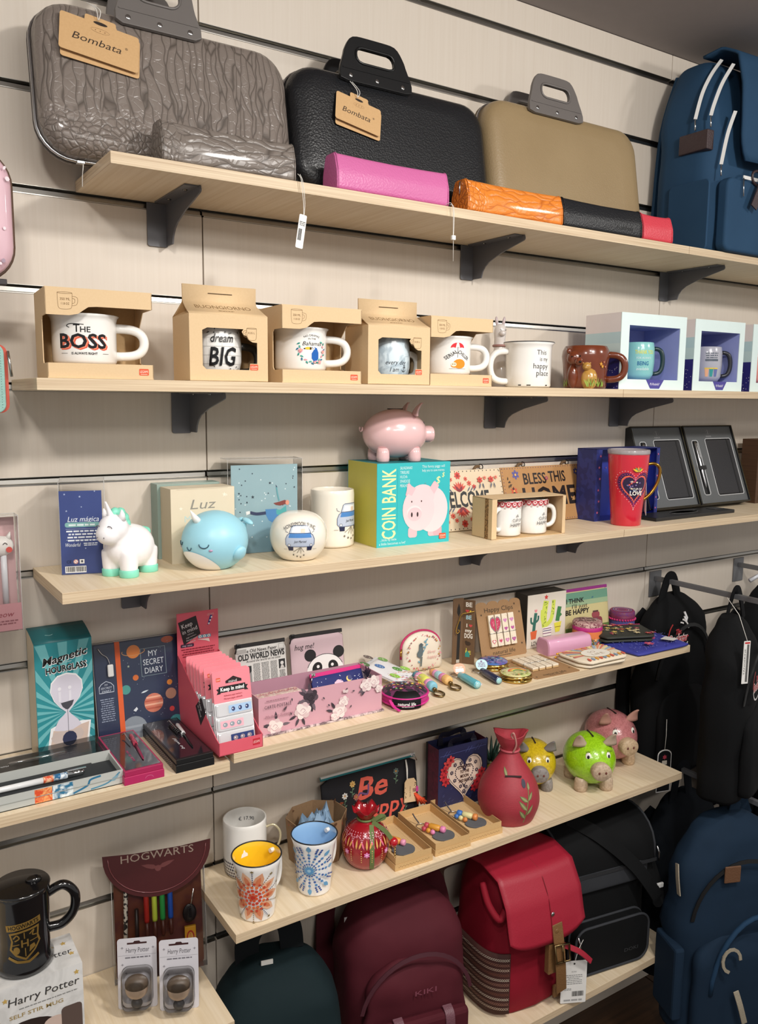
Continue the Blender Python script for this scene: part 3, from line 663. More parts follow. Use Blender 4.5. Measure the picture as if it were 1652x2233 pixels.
def carton(label, x, y, rz, w=.127, d=.085, h=.101, title='BUONGIORNO', small='0.35 L'):
    """milk-carton shaped box with a window cut in its front"""
    t = thing('mug_box', label, 'box', (x, y, 1.511), rz, 'gable top kraft mug cartons'); th = .001
    win = rrect(w*.16, w*.86, .018, h*.80, .004, 3); n = 40; c = (w*.5, h*.45)
    out = resample([(0, 0), (w, 0), (w, h), (0, h)], n, c); inn = resample(win, n, c)
    for P, Q in ((out, [(0, 0), (w, 0), (w, h), (0, h)]),):
        for q in Q:
            k = min(range(n), key=lambda i: (P[i][0]-q[0])**2+(P[i][1]-q[1])**2); P[k] = q
    g = G(); ringprism(g, out, inn, 0, th, KR); g.obj('front_panel', t)
    # tongue shaped like a mug hangs into the window, logo corner at the foot
    G().prism([(w*.70, h*.83), (w*.87, h*.83), (w*.87, h*.60), (w*.80, h*.605), (w*.755, h*.635), (w*.73, h*.69), (w*.68, h*.715), (w*.66, h*.76)], th, KR, 'y', -.0002).obj('tongue', t)
    G().prism([(w*.75, .017), (w*.87, .017), (w*.87, .028), (w*.765, .028)], th, KR, 'y', -.0002).obj('corner_tab', t)
    G().box(0, th, th, d, 0, h, KR).obj('side_panel', t); G().box(w-th, w, th, d, 0, h, KR).obj('side_panel', t)
    G().box(th, w-th, d-th, d, 0, h, KRI).obj('back_panel', t); G().box(0, w, 0, d, 0, .001, KRI).obj('bottom_panel', t)
    zr = h+.021; yr = d*.5; zf = zr+.027; i = .003
    g = G(); R = []
    for yy, zz, ins in ((0, h, 0), (yr*.25, h+.0045, .0006), (yr*.6, h+.012, .0018), (yr*.9, h+.019, i), (yr*.97, zr+.004, i+.0004), (yr*.98, zf, i)):
        R.append([(ins, yy, zz), (w-ins, yy, zz)])
    g.rings(R, KR, cap=False, closed=False); g.obj('gable_front', t, solid=.0012)
    g = G(); R = [[(k, d-a[0][1], a[0][2]) for k in (a[0][0], a[1][0])] for a in R]; g.rings(R, KR, cap=False, closed=False); g.obj('gable_back', t, solid=.0012)
    for s in (0, 1):       # folded-in gable ends
        x0 = s*w; x1 = x0+(.016 if not s else -.016)
        g = G(); g.add([(x0, 0, h), (x0, d, h), (x1, yr, h+.012), (x0+(i if not s else -i), yr, zr)], [(0, 1, 2), (0, 2, 3), (1, 3, 2)], KRI); g.obj('gable_end', t)
    q = Print(.7); q.text(title, 0, .012, .0085, '#7d5f38', w*.72); q.lines(-.012, .014, .002, .0014, 1, '#7d5f38')
    q.rect(-.02, .02, .033, .0343, '#5b4426')
    q.put(t, 'printed_title', lambda a, b, z: (w*.5+a, (yr*.25+(yr*.65)*(b/.02))-z if b < .02 else yr*.96-z*4, h+.0045+.0145*(b/.02)+z*3 if b < .02 else b-.02+h+.022))
    q = Print(.7); mug_icon(q, w*.78, h*.73, .018, small, '', -1); q.put(t, 'printed_icon', on_y(-.0003))
    q = Print(.7); logo(q, w*.815, .0225, .0135, .009); q.put(t, 'printed_logo', on_y(-.0003)); return t
def mug(label, x, y, rz, prof, m, z=1.5125, hz=(.014, .055), hout=.036, hr=.0062, hm=None, wall=.003, inner=None, rim=None, group=None):
    t = thing('mug', label, 'mug', (x, y, z), rz, group)
    mug_body(t, prof, wall, m, inner, rim=rim); handle(t, rf(prof)((hz[0]+hz[1])/2), hz[0], hz[1], hout, hr, hm or m); return t
GB = 'mugs in boxes on the second shelf'
# --- THE BOSS
tray_box('kraft tray box at the left end, holding the white boss mug', -.301, -.186, -.06)
P1 = enamel(.99); t = mug('white enamel style mug lettered the boss, in the leftmost tray box', -.236, -.128, -.2, P1, WHITE, z=1.531, hout=.040, hr=.007)
q = Print(.2)
q.text('T', -.012, .063, .014, '#1a1a1c', .009, bold=.01); q.curve([(-.022, .064), (-.026, .067), (-.02, .0705), (-.002, .0695)], .0012, '#1a1a1c'); q.text('HE', .0, .061, .010, '#1a1a1c', .014, bold=.01)
for dx, dz, c in ((.0028, -.0026, '#e2553a'), (.0016, -.0014, '#f08a6c'), (0, 0, '#17171a')):
    q.text('BOSS', -.004+dx, .041+dz, .0255, c, .068, bold=.025)
q.text('IS ALWAYS RIGHT', -.002, .0195, .0042, '#222224', .036, bold=.02); q.rect(-.036, -.026, .0192, .0197, '#222224'); q.rect(.024, .034, .0192, .0197, '#222224')
q.put(t, 'lettering', low(on_cyl(rf(P1))), (.003, .01))
# --- dream BIG
carton('kraft gable top carton lettered buongiorno, with a window onto a dream big mug', -.095, -.182, -.05)
P2 = [(.026, .001), (.033, .008), (.0375, .03), (.038, .055), (.0355, .078), (.034, .088)]
t = mug('white brick pattern mug lettered dream big, inside the left gable top carton', -.032, -.137, -.08, P2, WHITE, hout=.03, hm=mat('#35322f', .3), inner=mat('#2a2826', .3), group=GB)
q = Print(.25)
for j in range(6):
    zz = .012+j*.0135; q.rect(-.045, .045, zz, zz+.0004, '#b9b6b2')
    for i in range(4): xx = -.04+.024*i+(.012 if j % 2 else 0); q.rect(xx, xx+.0004, zz, zz+.0135, '#c4c1bd')
rd = random.Random(5); q.dots([(rd.uniform(-.04, .04), rd.choice((rd.uniform(.008, .022), rd.uniform(.072, .084)))) for _ in range(40)], .0011, '#4a4745')
q.text('dream', -.004, .0655, .0135, '#171719', .036, shear=.3, bold=.012); q.text('BIG', -.003, .037, .029, '#171719', .044, shear=.18, bold=.02)
q.put(t, 'lettering', on_cyl(rf(P2)), (.003, .008))
# --- Bahamas toucan
tray_box('kraft tray box in the middle, holding the white toucan mug', .059, -.184, -.05)
P3 = enamel(.955); t = mug('white enamel style mug with a blue toucan, in the middle tray box', .124, -.124, -.3, P3, WHITE, z=1.531, hout=.038, hr=.0066)
q = Print(.2); ox = .012
q.text('NO DRAMAS', ox, .0725, .0042, '#3a3a3c', .03, arc_r=.03); q.text('IN THE', ox, .0655, .0034, '#3a3a3c', .014); q.text('Bahamas', ox+.001, .056, .0085, '#222224', .036, shear=.3)
q.poly([(ox+.004, .049)]+[(ox+a, b) for a, b in ((.009, .047), (.0125, .038), (.0125, .026), (.008, .02), (.003, .020), (-.001, .026), (-.001, .036), (.003, .043), (-.001, .0455), (-.001, .0485))], '#2463b4')
q.poly([(ox-.001, .0485), (ox-.001, .044), (ox-.009, .0435), (ox-.0155, .0455), (ox-.009, .049)], '#f0c63c'); q.rect(ox-.0045, ox-.0018, .0435, .0485, '#2a2420'); q.poly([(ox-.0155, .0455), (ox-.0125, .0438), (ox-.012, .0474)], '#2a2420')
q.dot(ox+.0025, .046, .0026, '#f5f2ec'); q.dot(ox+.0025, .046, .0008, '#222222'); q.line([(ox+.002, .02), (ox+.002, .016), (ox+.008, .016), (ox+.008, .02)], .001, '#7a4e28')
for i in range(22):
    a = PI*(.75+1.5*i/21) if 0 else math.radians(150+240*i/21); px, pz = ox+.0235*math.cos(a), .044+.0265*math.sin(a)
    if pz > .015: q.leaf(px, pz, .007, .003, a+(2.1 if i % 2 else 1.0), ('#2f8f86', '#4aa89a', '#2b6f94', '#e79aa8')[i % 4])
for fx, fz in ((ox+.014, .019), (ox-.02, .042), (ox+.022, .040)): q.flower(fx, fz, .0042, '#f09aa9', '#f4d066')
q.put(t, 'printed_toucan', low(on_cyl(rf(P3))), (.003, .01))
# --- every day I am
carton('second kraft gable top carton, with a window onto a pale blue marbled mug', .224, -.182, -.05, .127, .085, .101, 'BUONGIORNO', '0.35 L')
t = mug('pale blue marbled mug with handwriting and an anchor, inside the right gable top carton', .297, -.137, -.1, P2, glaze('#d7e5ec', '#aebfca', 'marble', sc=45), hout=.021, hm=WHITE, group=GB)
q = Print(.25); q.text('every day', -.004, .038, .008, '#26262a', .04, shear=.3); q.text('I am', -.008, .0255, .008, '#26262a', .017, shear=.3); q.text('happy', -.006, .0135, .008, '#26262a', .028, shear=.3)
ax = .012; q.line([(ax, .031), (ax, .021)], .001, '#26262a'); q.line(arc(ax, .026, .0045, 190, 350, 8), .001, '#26262a'); q.line([(ax-.003, .029), (ax+.003, .029)], .0009, '#26262a'); q.line(arc(ax, .0322, .0013, 0, 360, 8), .0006, '#26262a')
q.put(t, 'lettering', on_cyl(rf(P2)), (.003, .008))
# --- SERIAL CHILLER
tray_box('kraft tray box beside the llama, holding the white sloth mug', .355, -.184, -.05, .14)
P5 = enamel(.97); t = mug('white enamel style mug with an orange sloth under an umbrella, in the right tray box', .437, -.127, -.38, P5, WHITE, z=1.531, hout=.034, hr=.0064)
q = Print(.2); ox = .008
q.text('SERIAL', ox-.013, .046, .0085, '#222226', .030, rot=.62, bold=.01); q.text('CHILLER', ox+.014, .0455, .0085, '#222226', .030, rot=-.62, bold=.01)
um = arc(ox, .062, .014, 0, 180, 10, .012)
q.poly(um+[(ox-.009, .0635), (ox-.004, .062), (ox, .0635), (ox+.004, .062), (ox+.009, .0635)][0:], '#d8333c'); q.poly([(ox-.0045, .062), (ox-.002, .0735), (ox+.002, .0735), (ox+.0045, .062), (ox, .0635)], '#f4eee6'); q.rect(ox-.0004, ox+.0004, .04, .064, '#555555')
q.dot(ox+.004, .026, .013, '#e8912a', .011); q.dot(ox-.006, .022, .007, '#e8912a', .005); q.dot(ox-.0075, .0245, .0055, '#efe2c8', .005); q.dot(ox-.0095, .025, .0014, '#6a4526', .0009); q.dot(ox-.0055, .025, .0014, '#6a4526', .0009); q.rect(ox-.016, ox+.018, .0145, .0152, '#a8a39c')
q.put(t, 'printed_sloth', low(on_cyl(rf(P5))), (.003, .01))
# --- happy place
BK = '#2a2a2c'
P6 = [(.043, .001), (.0455, .004), (.0455, .03), (.0458, .075), (.047, .084), (.0515, .0885)]
t = thing('mug', 'white mug with chipped black rim lettered this is my happy place, outside any box', 'mug', (.636, -.138, 1.511), -.45)
mug_body(t, P6, .003, WHITE, rim=mat('#3a3a3d', .3)); handle(t, .0455, .012, .072, .036, .0066, WHITE, ang=PI+.08)
q = Print(.2); 
for s, x, z, h, w in (('This', .014, .069, .010, .022), ('is my', .0195, .056, .0085, .019), ('happy', .0135, .0425, .011, .034), ('place', .0175, .0285, .0115, .029)): q.text(s, x, z, h, BK, w, bold=-.004); 
for x, w in ((-.012, .008), (.028, .006), (-.03, .006)): q.rect(x-w/2, x+w/2, .0035, .0055, BK)
q.put(t, 'lettering', on_cyl(rf(P6)), (.003, .01))
# --- llama
LL = glaze('#d6d0cc', '#c9c2be'); t = thing('llama_figurine', 'white and grey glazed llama figurine standing behind the happy place mug', 'figurine', (.638, -.05, 1.511), -.3)
g = G(); g.rings([[(a*math.cos(2*PI*k/16)+sx, b*math.sin(2*PI*k/16), z) for k in range(16)] for z, a, b, sx in ((0, .016, .02, 0), (.003, .02, .025, 0), (.03, .021, .026, 0), (.05, .019, .023, -.001), (.064, .015, .017, -.002), (.08, .012, .0125, -.003), (.1, .0115, .012, -.003), (.115, .013, .014, -.003), (.126, .012, .013, -.003), (.132, .008, .009, -.003), (.134, .002, .002, -.003))], LL); g.obj('body', t)
G().ell((-.004, -.015, .113), (.007, .008, .006), LL, 12).obj('muzzle', t)
for s in (-1, 1): G().ell((-.003+s*.008, 0, .138), (.0035, .003, .011), mat('#b9a9ab', .25), 10, (0, s*.15, 0)).obj('ear', t)
g = G(); g.tube([((.0128)*math.cos(2*PI*k/16)-.003, .0135*math.sin(2*PI*k/16), .088+.001*math.sin(k*PI)) for k in range(16)], .0028, mat('#c77d3f', .4, 'rib', 0, '#3d5a80', sc=900), 6, loop=True); g.obj('garland', t)
q = Print(.2); q.curve([(-.0095, .121), (-.0075, .1195), (-.0055, .121)], .0009, '#222222'); q.curve([(.0015, .121), (.0035, .1195), (.0055, .121)], .0009, '#222222'); q.put(t, 'eyes', on_y(-.0148))
# --- bear mug
BRN = glaze('#7a3a20', '#5d2814'); GOLD = glaze('#c79a4e', '#a87a34')
t = thing('mug', 'glossy brown mug shaped like a bear with a golden cub on its side', 'mug', (.806, -.132, 1.511), -.75)
P7 = [(.043, .001), (.0455, .006), (.045, .025), (.0475, .05), (.0505, .068), (.049, .08), (.0445, .0885)]
mug_body(t, P7, .004, BRN, mat('#4d2210', .25)); handle(t, .046, .02, .072, .036, .0075, BRN)
g = G(); g.ell((-.024, -.036, .064), (.017, .0135, .0165), BRN, 16); g.ell((-.017, -.05, .056), (.0085, .011, .0085), BRN, 14, (.3, 0, .3)); g.obj('bear_head', t)
for x, z in ((-.037, .078), (-.013, .081)): G().ell((x, -.037, z), (.006, .004, .006), BRN, 10).obj('ear', t)
g = G(); g.ell((-.0145, -.0605, .055), (.0034, .003, .0026), mat('#1d0f0a', .15), 8); g.obj('nose', t)
g = G(); g.ell((-.031, -.049, .066), (.0016, .001, .0016), mat('#140b08', .1), 8); g.ell((-.0145, -.0495, .0675), (.0016, .001, .0016), mat('#140b08', .1), 8); g.obj('eyes', t)
g = G(); g.ell((-.027, -.036, .026), (.012, .012, .026), BRN, 14); g.obj('fore_leg', t)
g = G(); g.ell((.006, -.041, .02), (.0175, .013, .024), GOLD, 16); g.obj('cub_body', t)
g = G(); g.ell((.0, -.047, .046), (.0095, .009, .009), GOLD, 14); g.ell((-.002, -.0555, .0435), (.0042, .004, .0035), GOLD, 10); g.ell((-.007, -.046, .0535), (.003, .002, .003), GOLD, 8); g.ell((.0065, -.046, .0535), (.003, .002, .003), GOLD, 8); g.obj('cub_head', t)
q = Print(.2); q.dot(-.004, .048, .0007, '#1c120c', n=6); q.dot(.003, .048, .0007, '#1c120c', n=6); q.dot(-.002, .0445, .0009, '#1c120c', n=6); q.put(t, 'cub_eyes', on_y(-.0568))
q = Print(.25); rd = random.Random(2)
for cx in (-.052, .004, .03):
    for i in range(11): a = PI/2+rd.uniform(-.5, .5); q.leaf(cx+rd.uniform(-.009, .009), .003, rd.uniform(.012, .022), .0018, a, rd.choice(('#7c9a3c', '#5f8432', '#9db04e')))
for i in range(9): q.flower(.036+rd.uniform(-.006, .008), .055+rd.uniform(-.012, .02), .004, rd.choice(('#6a4a8a', '#c8862e', '#8a3a3a')), '#e3c060')
q.put(t, 'painted_grass', lambda x, y, z: on_cyl(.0465 if abs(x) > .02 or y > .05 else .0565)(x, y, z), (.004, 0))
# --- white and blue window boxes
MINT = mat('#dff0ee', .5); PERI = mat('#9fa8dd', .55, h2='#949dd4'); NAVY = mat('#2d2a78', .5)
def window_box(label, x, w, h=.163, d=.105, y=-.172):
    t = thing('gift_box', label, 'box', (x, y, 1.511), -.03, 'white and blue window gift boxes'); th = .0015
    win = [(w*.12, .022), (w*.90, .022), (w*.90, h-.026), (w*.12, h-.026)]; out = [(0, 0), (w, 0), (w, h), (0, h)]
    R = [[(a, yy, b) for a, b in lp] for lp, yy in ((out, 0), (out, th), (win, th), (win, 0))]
    G().rings(R, MINT, loop=True, smooth=False).obj('front_frame', t)
    for xx in (0, w-th):
        g = G()
        for zz, nx, c in ((0, .072, '#2d2a78'), (.072, .098, '#cfe4e4'), (.098, .122, '#c3dde2'), (.122, h, '#eee4e2')):
            g.add([(xx, th, zz), (xx, d, zz), (xx, d, nx), (xx, th, nx), (xx+th, th, zz), (xx+th, d, zz), (xx+th, d, nx), (xx+th, th, nx)], [(0, 1, 2, 3), (4, 5, 6, 7), (0, 3, 7, 4), (1, 2, 6, 5)], mat(c, .5))
        g.obj('side_panel', t)
    g = G(); g.box(th, w-th, th, d, h-th, h, MINT); g.obj('top_panel', t); G().box(th, w-th, th, d, 0, th, MINT).obj('bottom_panel', t); G().box(th, w-th, d-th, d, th, h-th, PERI).obj('back_panel', t)
    g = G(); g.box(w*.12-.001, w*.12, th, d-th, .018, h-.02, PERI); g.box(w*.90, w*.90+.001, th, d-th, .018, h-.02, PERI); g.box(w*.12, w*.9, th, d-th, .0195, .0215, PERI); g.box(w*.12, w*.9, th, d-th, h-.0255, h-.024, PERI); g.obj('inner_sleeve', t)
    q = Print(.5); q.poly([(w*.40, .022), (w*.68, .022), (w*.61, .0025), (w*.47, .0025)], '#4b4596'); q.text('Mr.Wonderful*', w*.54, .0125, .006, '#f2f0f8', w*.15, shear=.3); q.put(t, 'printed_logo')
    q = Print(.5); rd = random.Random(int(x*100)); q.dots([(rd.uniform(.004, d-.004), rd.uniform(.003, .05)**1.0) for _ in range(46)], .0009, '#e9e9f4'); q.put(t, 'printed_dots', lambda a, b, zz: (-zz, a, b)); return t
window_box('white and blue window box with a mint mug, nearest the bear mug', .868, .208)
window_box('white and blue window box with a grey mug, second from the bear mug', 1.116, .18)
window_box('white and blue window box cut by the right edge of the photo', 1.338, .19)
P8 = [(.03, .001), (.0325, .006), (.0335, .03), (.0335, .065), (.0325, .078)]
P8 = [(.027, .001), (.0335, .012), (.0355, .04), (.035, .068), (.033, .082)]
t = mug('mint mug lettered thank you for being, inside the first window box', .985, -.122, -.6, P8, glaze('#8fcfcb', '#86c7c3'), z=1.5335, hz=(.014, .07), hout=.02, hr=.005, hm=mat('#20383c', .3), group=GB)
q = Print(.25); q.text('THANK YOU', .006, .061, .009, '#e8e24a', .046, bold=.01); q.text('FOR ALWAYS', .004, .048, .0045, '#e9f4f2', .034); q.text('BEING', .002, .036, .009, '#2a6f9e', .026, bold=.02); q.text('available', .002, .024, .0065, '#e9f4f2', .03, shear=.3); q.put(t, 'lettering', on_cyl(rf(P8)), (.003, .01))
t = mug('grey mug with little printed cups, inside the second window box', 1.232, -.122, -.7, P8, glaze('#b5b6bf', '#aaabb6'), z=1.5335, hz=(.014, .07), hout=.02, hr=.005, hm=mat('#2a2c34', .3), group=GB)
q = Print(.25); q.lines(-.012, .02, .066, .0026, 4, '#5b6470', 2.0, al='c'); q.rect(-.012, .02, .0485, .0535, '#5b6470', .002)
for i, c in enumerate(('#f0b48a', '#3a9a96', '#6a74a8')): xx = -.012+.011*i; q.poly([(xx, .03), (xx+.0095, .03), (xx+.008, .012), (xx+.0015, .012)], c); q.rect(xx-.0005, xx+.01, .03, .033, '#e8c94e')
q.put(t, 'printed_cups', on_cyl(rf(P8)), (.003, .01))
t = mug('coral mug inside the window box cut by the photo edge', 1.43, -.122, -.7, P8, glaze('#e8988a'), z=1.5335, hz=(.014, .07), hout=.02, hr=.005, group=GB)
# ================================================================ shelf 3: night lights, banks, plaques, gift boxes
Z3 = 1.2105
def panels(t, w, d, h, m, names=('front_panel', 'side_panel', 'side_panel', 'back_panel', 'top_panel', 'bottom_panel'), mats=None, th=.001, skip=()):
    """closed card box made of its six panels; front at y = 0, x from 0 to w"""
    spec = [(0, w, 0, th, 0, h), (0, th, th, d-th, 0, h), (w-th, w, th, d-th, 0, h), (0, w, d-th, d, 0, h), (th, w-th, th, d-th, h-th, h), (th, w-th, th, d-th, 0, th)]
    out = []
    for i, (n, s) in enumerate(zip(names, spec)):
        if i in skip: out.append(None); continue
        out.append(G().box(*s, (mats or {}).get(i, m)).obj(n, t))
    return out
def clear_box(t, x0, x1, y0, y1, z0, z1, name='clear_cover'):
    g = G(); g.box(x0, x1, y0, y1, z0, z1, CLEAR); o = g.obj(name, t)
    E = mat('#f4f4f2', .15, alpha=.35); g = G()
    for a, b in (((x0, y0, z1), (x1, y0, z1)), ((x0, y1, z1), (x1, y1, z1)), ((x0, y0, z1), (x0, y1, z1)), ((x1, y0, z1), (x1, y1, z1)), ((x1, y0, z0), (x1, y0, z1)), ((x1, y1, z0), (x1, y1, z1)), ((x0, y0, z0), (x0, y0, z1))): g.tube([a, b], .0005, E, 4)
    g.obj('folded_edges', t, kind='stuff'); return o
# --- unicorn and its box
UW = mat('#f4f2f3', .38, 'plain', 0, '#efecef'); MINTP = mat('#86dcc2', .35); GR = '#6d6a70'
t = thing('unicorn_lamp', 'white unicorn night light with mint mane and hooves', 'lamp', (-.187, -.128, Z3), -.95)
g = G(); g.ell((0, .012, .043), (.035, .043, .0355), UW, 24)
for x in (-.0165, .0165):
    for y in (-.012, .036): g.lathe([(.0135, .0085), (.0138, .016), (.0148, .03), (.015, .04)], UW, 16, (x, y))
g.ell((0, -.012, .062), (.0205, .022, .026), UW, 20); g.ell((0, -.025, .077), (.022, .024, .022), UW, 20); g.ell((0, -.038, .069), (.0185, .017, .0165), UW, 18)
g.obj('body', t, fuse=.002, it=10)
for x in (-.0165, .0165):
    for y in (-.012, .036): G().lathe([(.0140, 0), (.0148, .001), (.0148, .010), (.0138, .0115)], MINTP, 18, (x, y)).obj('hoof', t)
G().tube(bez([(0, -.028, .092), (0, -.034, .104), (0, -.041, .119)], 5), [.0062-.005*i/10 for i in range(11)], UW, 12).obj('horn', t)
for s in (-1, 1): G().tube([(s*.014, -.022, .09), (s*.0165, -.024, .099), (s*.017, -.0255, .106)], [.006, .0042, .0008], UW, 10).obj('ear', t)
g = G()
for y, z, r in ((-.02, .1, .0085), (-.008, .098, .009), (.0, .09, .0088), (.004, .081, .0085), (.007, .073, .0075)): g.ell((0, y, z), (r*.95, r, r), MINTP, 14)
g.obj('mane', t, fuse=.0018, it=6)
g = G()
for y, z, r in ((.046, .062, .0085), (.053, .06, .009), (.055, .05, .0085), (.054, .04, .006)): g.ell((0, y, z), (r*.9, r, r), MINTP, 14)
g.obj('tail', t, fuse=.0018, it=6)
for s in (-1, 1): G().tube([(s*.0105+.0042*math.cos(a), -.0478+.0042*abs(math.cos(a))*.35, .0795+.0035*math.sin(a)) for a in [PI*k/8 for k in range(9)]], .0007, mat(GR, .5), 5).obj('eye', t)
for s in (-1, 1): G().ell((s*.006, -.0545, .066), (.001, .0008, .001), mat(GR, .5), 8).obj('nostril', t)
t = thing('lamp_box', 'navy and clear plastic box standing behind the unicorn', 'box', (-.273, -.086, Z3), -.26)
NV = mat('#34437a', .45, h2='#3a4a84')
G().box(0, .062, 0, .001, .0, .131, NV).obj('back_card', t); G().box(0, .062, 0, .055, 0, .001, mat('#8a8f9c', .5)).obj('base_card', t); clear_box(t, -.0005, .066, .0012, .06, .0002, .146)
q = Print(.4); W = '#dfe6ee'
q.text('Luz mágica', .034, .087, .0085, W, .046, shear=.25); q.rect(.007, .058, .0745, .082, '#7fb0ae', .003); q.lines(.012, .052, .0765, .0028, 1, '#dcebea')
q.lines(.008, .056, .067, .0024, 4, W, 2.0); q.rect(.008, .056, .0716, .0719, W); q.rect(.008, .056, .0545, .0548, W); q.text('Wonderful', .018, .047, .006, W, .022, shear=.3); q.lines(.033, .054, .048, .0015, 2, W)
for x, z, r in ((.008, .126, .0018), (.03, .122, .002), (.032, .106, .0014), (.01, .1, .0018), (.036, .041, .0015), (.052, .13, .0015)): q.star(x, z, r, '#a9b7d8')
q.text('CE', .011, .0205, .0045, '#1c2340'); q.dot(.021, .0205, .0036, '#f4f0ec'); q.line(arc(.021, .0205, .003, 0, 360, 14), .0007, '#c8453c'); q.line([(.019, .0225), (.023, .0185)], .0006, '#c8453c'); q.rect(.0265, .0335, .0172, .024, '#eeeeec'); q.rect(.0285, .0315, .019, .0225, '#555a66')
q.rect(.005, .036, .003, .0135, '#eceef0'); q.barcode(.0065, .0345, .0045, .0125); q.put(t, 'printed_card')
# --- whale and its box
WB = mat('#9ed3e3', .4, h2='#98cede')
t = thing('whale_lamp', 'pale blue narwhal night light with white horn', 'lamp', (-.046, -.147, Z3), -1.2)
g = G(); g.ell((0, 0, .0445), (.052, .055, .0495), WB, 40); g.cut((0, 0, 0.0005), (0, 0, -1)); g.obj('body', t)
g = G(); g.ell((0, -.0006, .0443), (.0522, .0554, .0497), mat('#f3f2ef', .4), 48); g.cut((0, 0, .0004), (0, 0, -1)); g.cut((0, -.035, .019), (0, .6, .8)); g.obj('belly', t)
G().tube([(0, -.034, .078), (0, -.043, .088), (0, -.051, .099)], [.0068, .0045, .0006], mat('#f5f3ee', .3), 14).obj('horn', t)
for s in (-1, 1): G().ell((s*.050, .006, .028), (.007, .0125, .0135), WB, 16, (0, s*.5, 0)).obj('fin', t)
g = G(); g.tube(bez([(0, .042, .040), (0, .056, .05), (0, .064, .066)], 5), [.017-.011*i/10 for i in range(11)], WB, 14); g.obj('tail', t)
for s in (-1, 1): G().ell((s*.01, .065, .07), (.0125, .006, .0042), WB, 12, (0, s*.35, 0)).obj('fluke', t)
def on_body(a, z, k=1.012):  # point on the whale's side: a = turn from the front, z = height
    b = (z-.0445)/.0495; c = math.sqrt(max(1-b*b, 0)); return Vector((.052*k*c*math.sin(a), -.055*k*c*math.cos(a), z))
DK = mat('#27495c', .5)
for s in (-1, 1): G().tube([on_body(s*.52+.15*math.cos(u), .047-.0062*math.sin(u)) for u in [PI*k/10 for k in range(11)]], .0008, DK, 5).obj('eye', t)
G().tube([on_body(.09*math.cos(u), .0405-.005*math.sin(u)) for u in [PI*k/8 for k in range(9)]], .0007, DK, 5).obj('mouth', t)
for s in (-1, 1): G().ell(on_body(s*.72, .037, .995), (.0035, .0018, .002), mat('#b596b4', .5), 10, (0, 0, s*.72)).obj('cheek', t)
CREAM = mat('#ddd0b8', .55, h2='#d6c8ae')
t = thing('lamp_box', 'cream cardboard box lettered luz, behind the whale', 'box', (-.099, -.090, Z3), .0)
panels(t, .112, .052, .125, CREAM, mats={1: mat('#cdbfa4', .55)})
q = Print(.5); q.text('Luz', .056, .098, .017, '#8f8a80', .046, shear=.22); q.text('MÁGICA', .054, .074, .011, '#bcd2d0', .062)
for x, z, r in ((.094, .112, .0045), (.017, .092, .0035), (.098, .111, .002)): q.star(x, z, r, '#efe6d4')
q.rect(.01, .1, .1236, .1239, '#a99c84'); q.put(t, 'lettering')
t2 = thing('lamp_box', 'grey green box edge standing behind the cream lamp box', 'box', (-.104, -.0365, Z3), 0)
panels(t2, .112, .034, .1285, mat('#8fa39b', .5)); q = Print(); q.dot(0, 0, .001, '#8fa39b'); q.bm.free()
# --- flying woman card in a clear box
t = thing('gift_card_box', 'clear box around a pale blue card of a flying woman and stars', 'box', (.016, -.06, Z3), -.12)
CB = mat('#9fb9be', .5, h2='#97b3b9')
G().box(.004, .127, .001, .0025, .0005, .158, CB).obj('card', t); clear_box(t, -.002, .136, 0, .045, .0002, .168)
q = Print(.5); f = on_y(.001)
q.poly([(.004, .012), (.004, .05), (.02, .062), (.05, .070), (.08, .072), (.127, .066), (.127, .0005), (.004, .0005)], '#8db0bd')
rd = random.Random(11)
q.dots([(rd.uniform(.008, .122), rd.uniform(.02, .152)) for _ in range(30)], .0013, '#dfe9ea'); q.dots([(rd.uniform(.008, .122), rd.uniform(.07, .152)) for _ in range(16)], .0013, '#3c4b58')
for x, z, r in ((.075, .125, .0028), (.043, .101, .0034), (.018, .108, .0024), (.121, .116, .0022)): q.star(x, z, r, '#2c3844')
q.poly([(.066, .078), (.088, .078), (.092, .072), (.088, .056), (.08, .053), (.072, .058), (.067, .068)], '#5b93c4'); q.poly([(.086, .077), (.094, .076), (.105, .083), (.106, .070), (.092, .066), (.087, .068)], '#5fb5b4')
q.curve([(.038, .0735), (.05, .0705), (.067, .0715)], .0055, '#3d4566'); q.poly([(.030, .0755), (.037, .0765), (.038, .0715), (.031, .069)], '#f0efec'); q.curve([(.092, .092), (.089, .105), (.087, .118)], .0026, '#6aa7ae'); q.poly([(.0865, .117), (.0855, .122), (.089, .117)], '#3d4566')
q.poly([(.081, .0885), (.092, .0905), (.103, .0935), (.1065, .0905), (.105, .086), (.094, .0835), (.086, .085)], '#8e4840'); q.dot(.1075, .0885, .0036, '#e8a58c', .0046)
q.put(t, 'printed_scene', f)
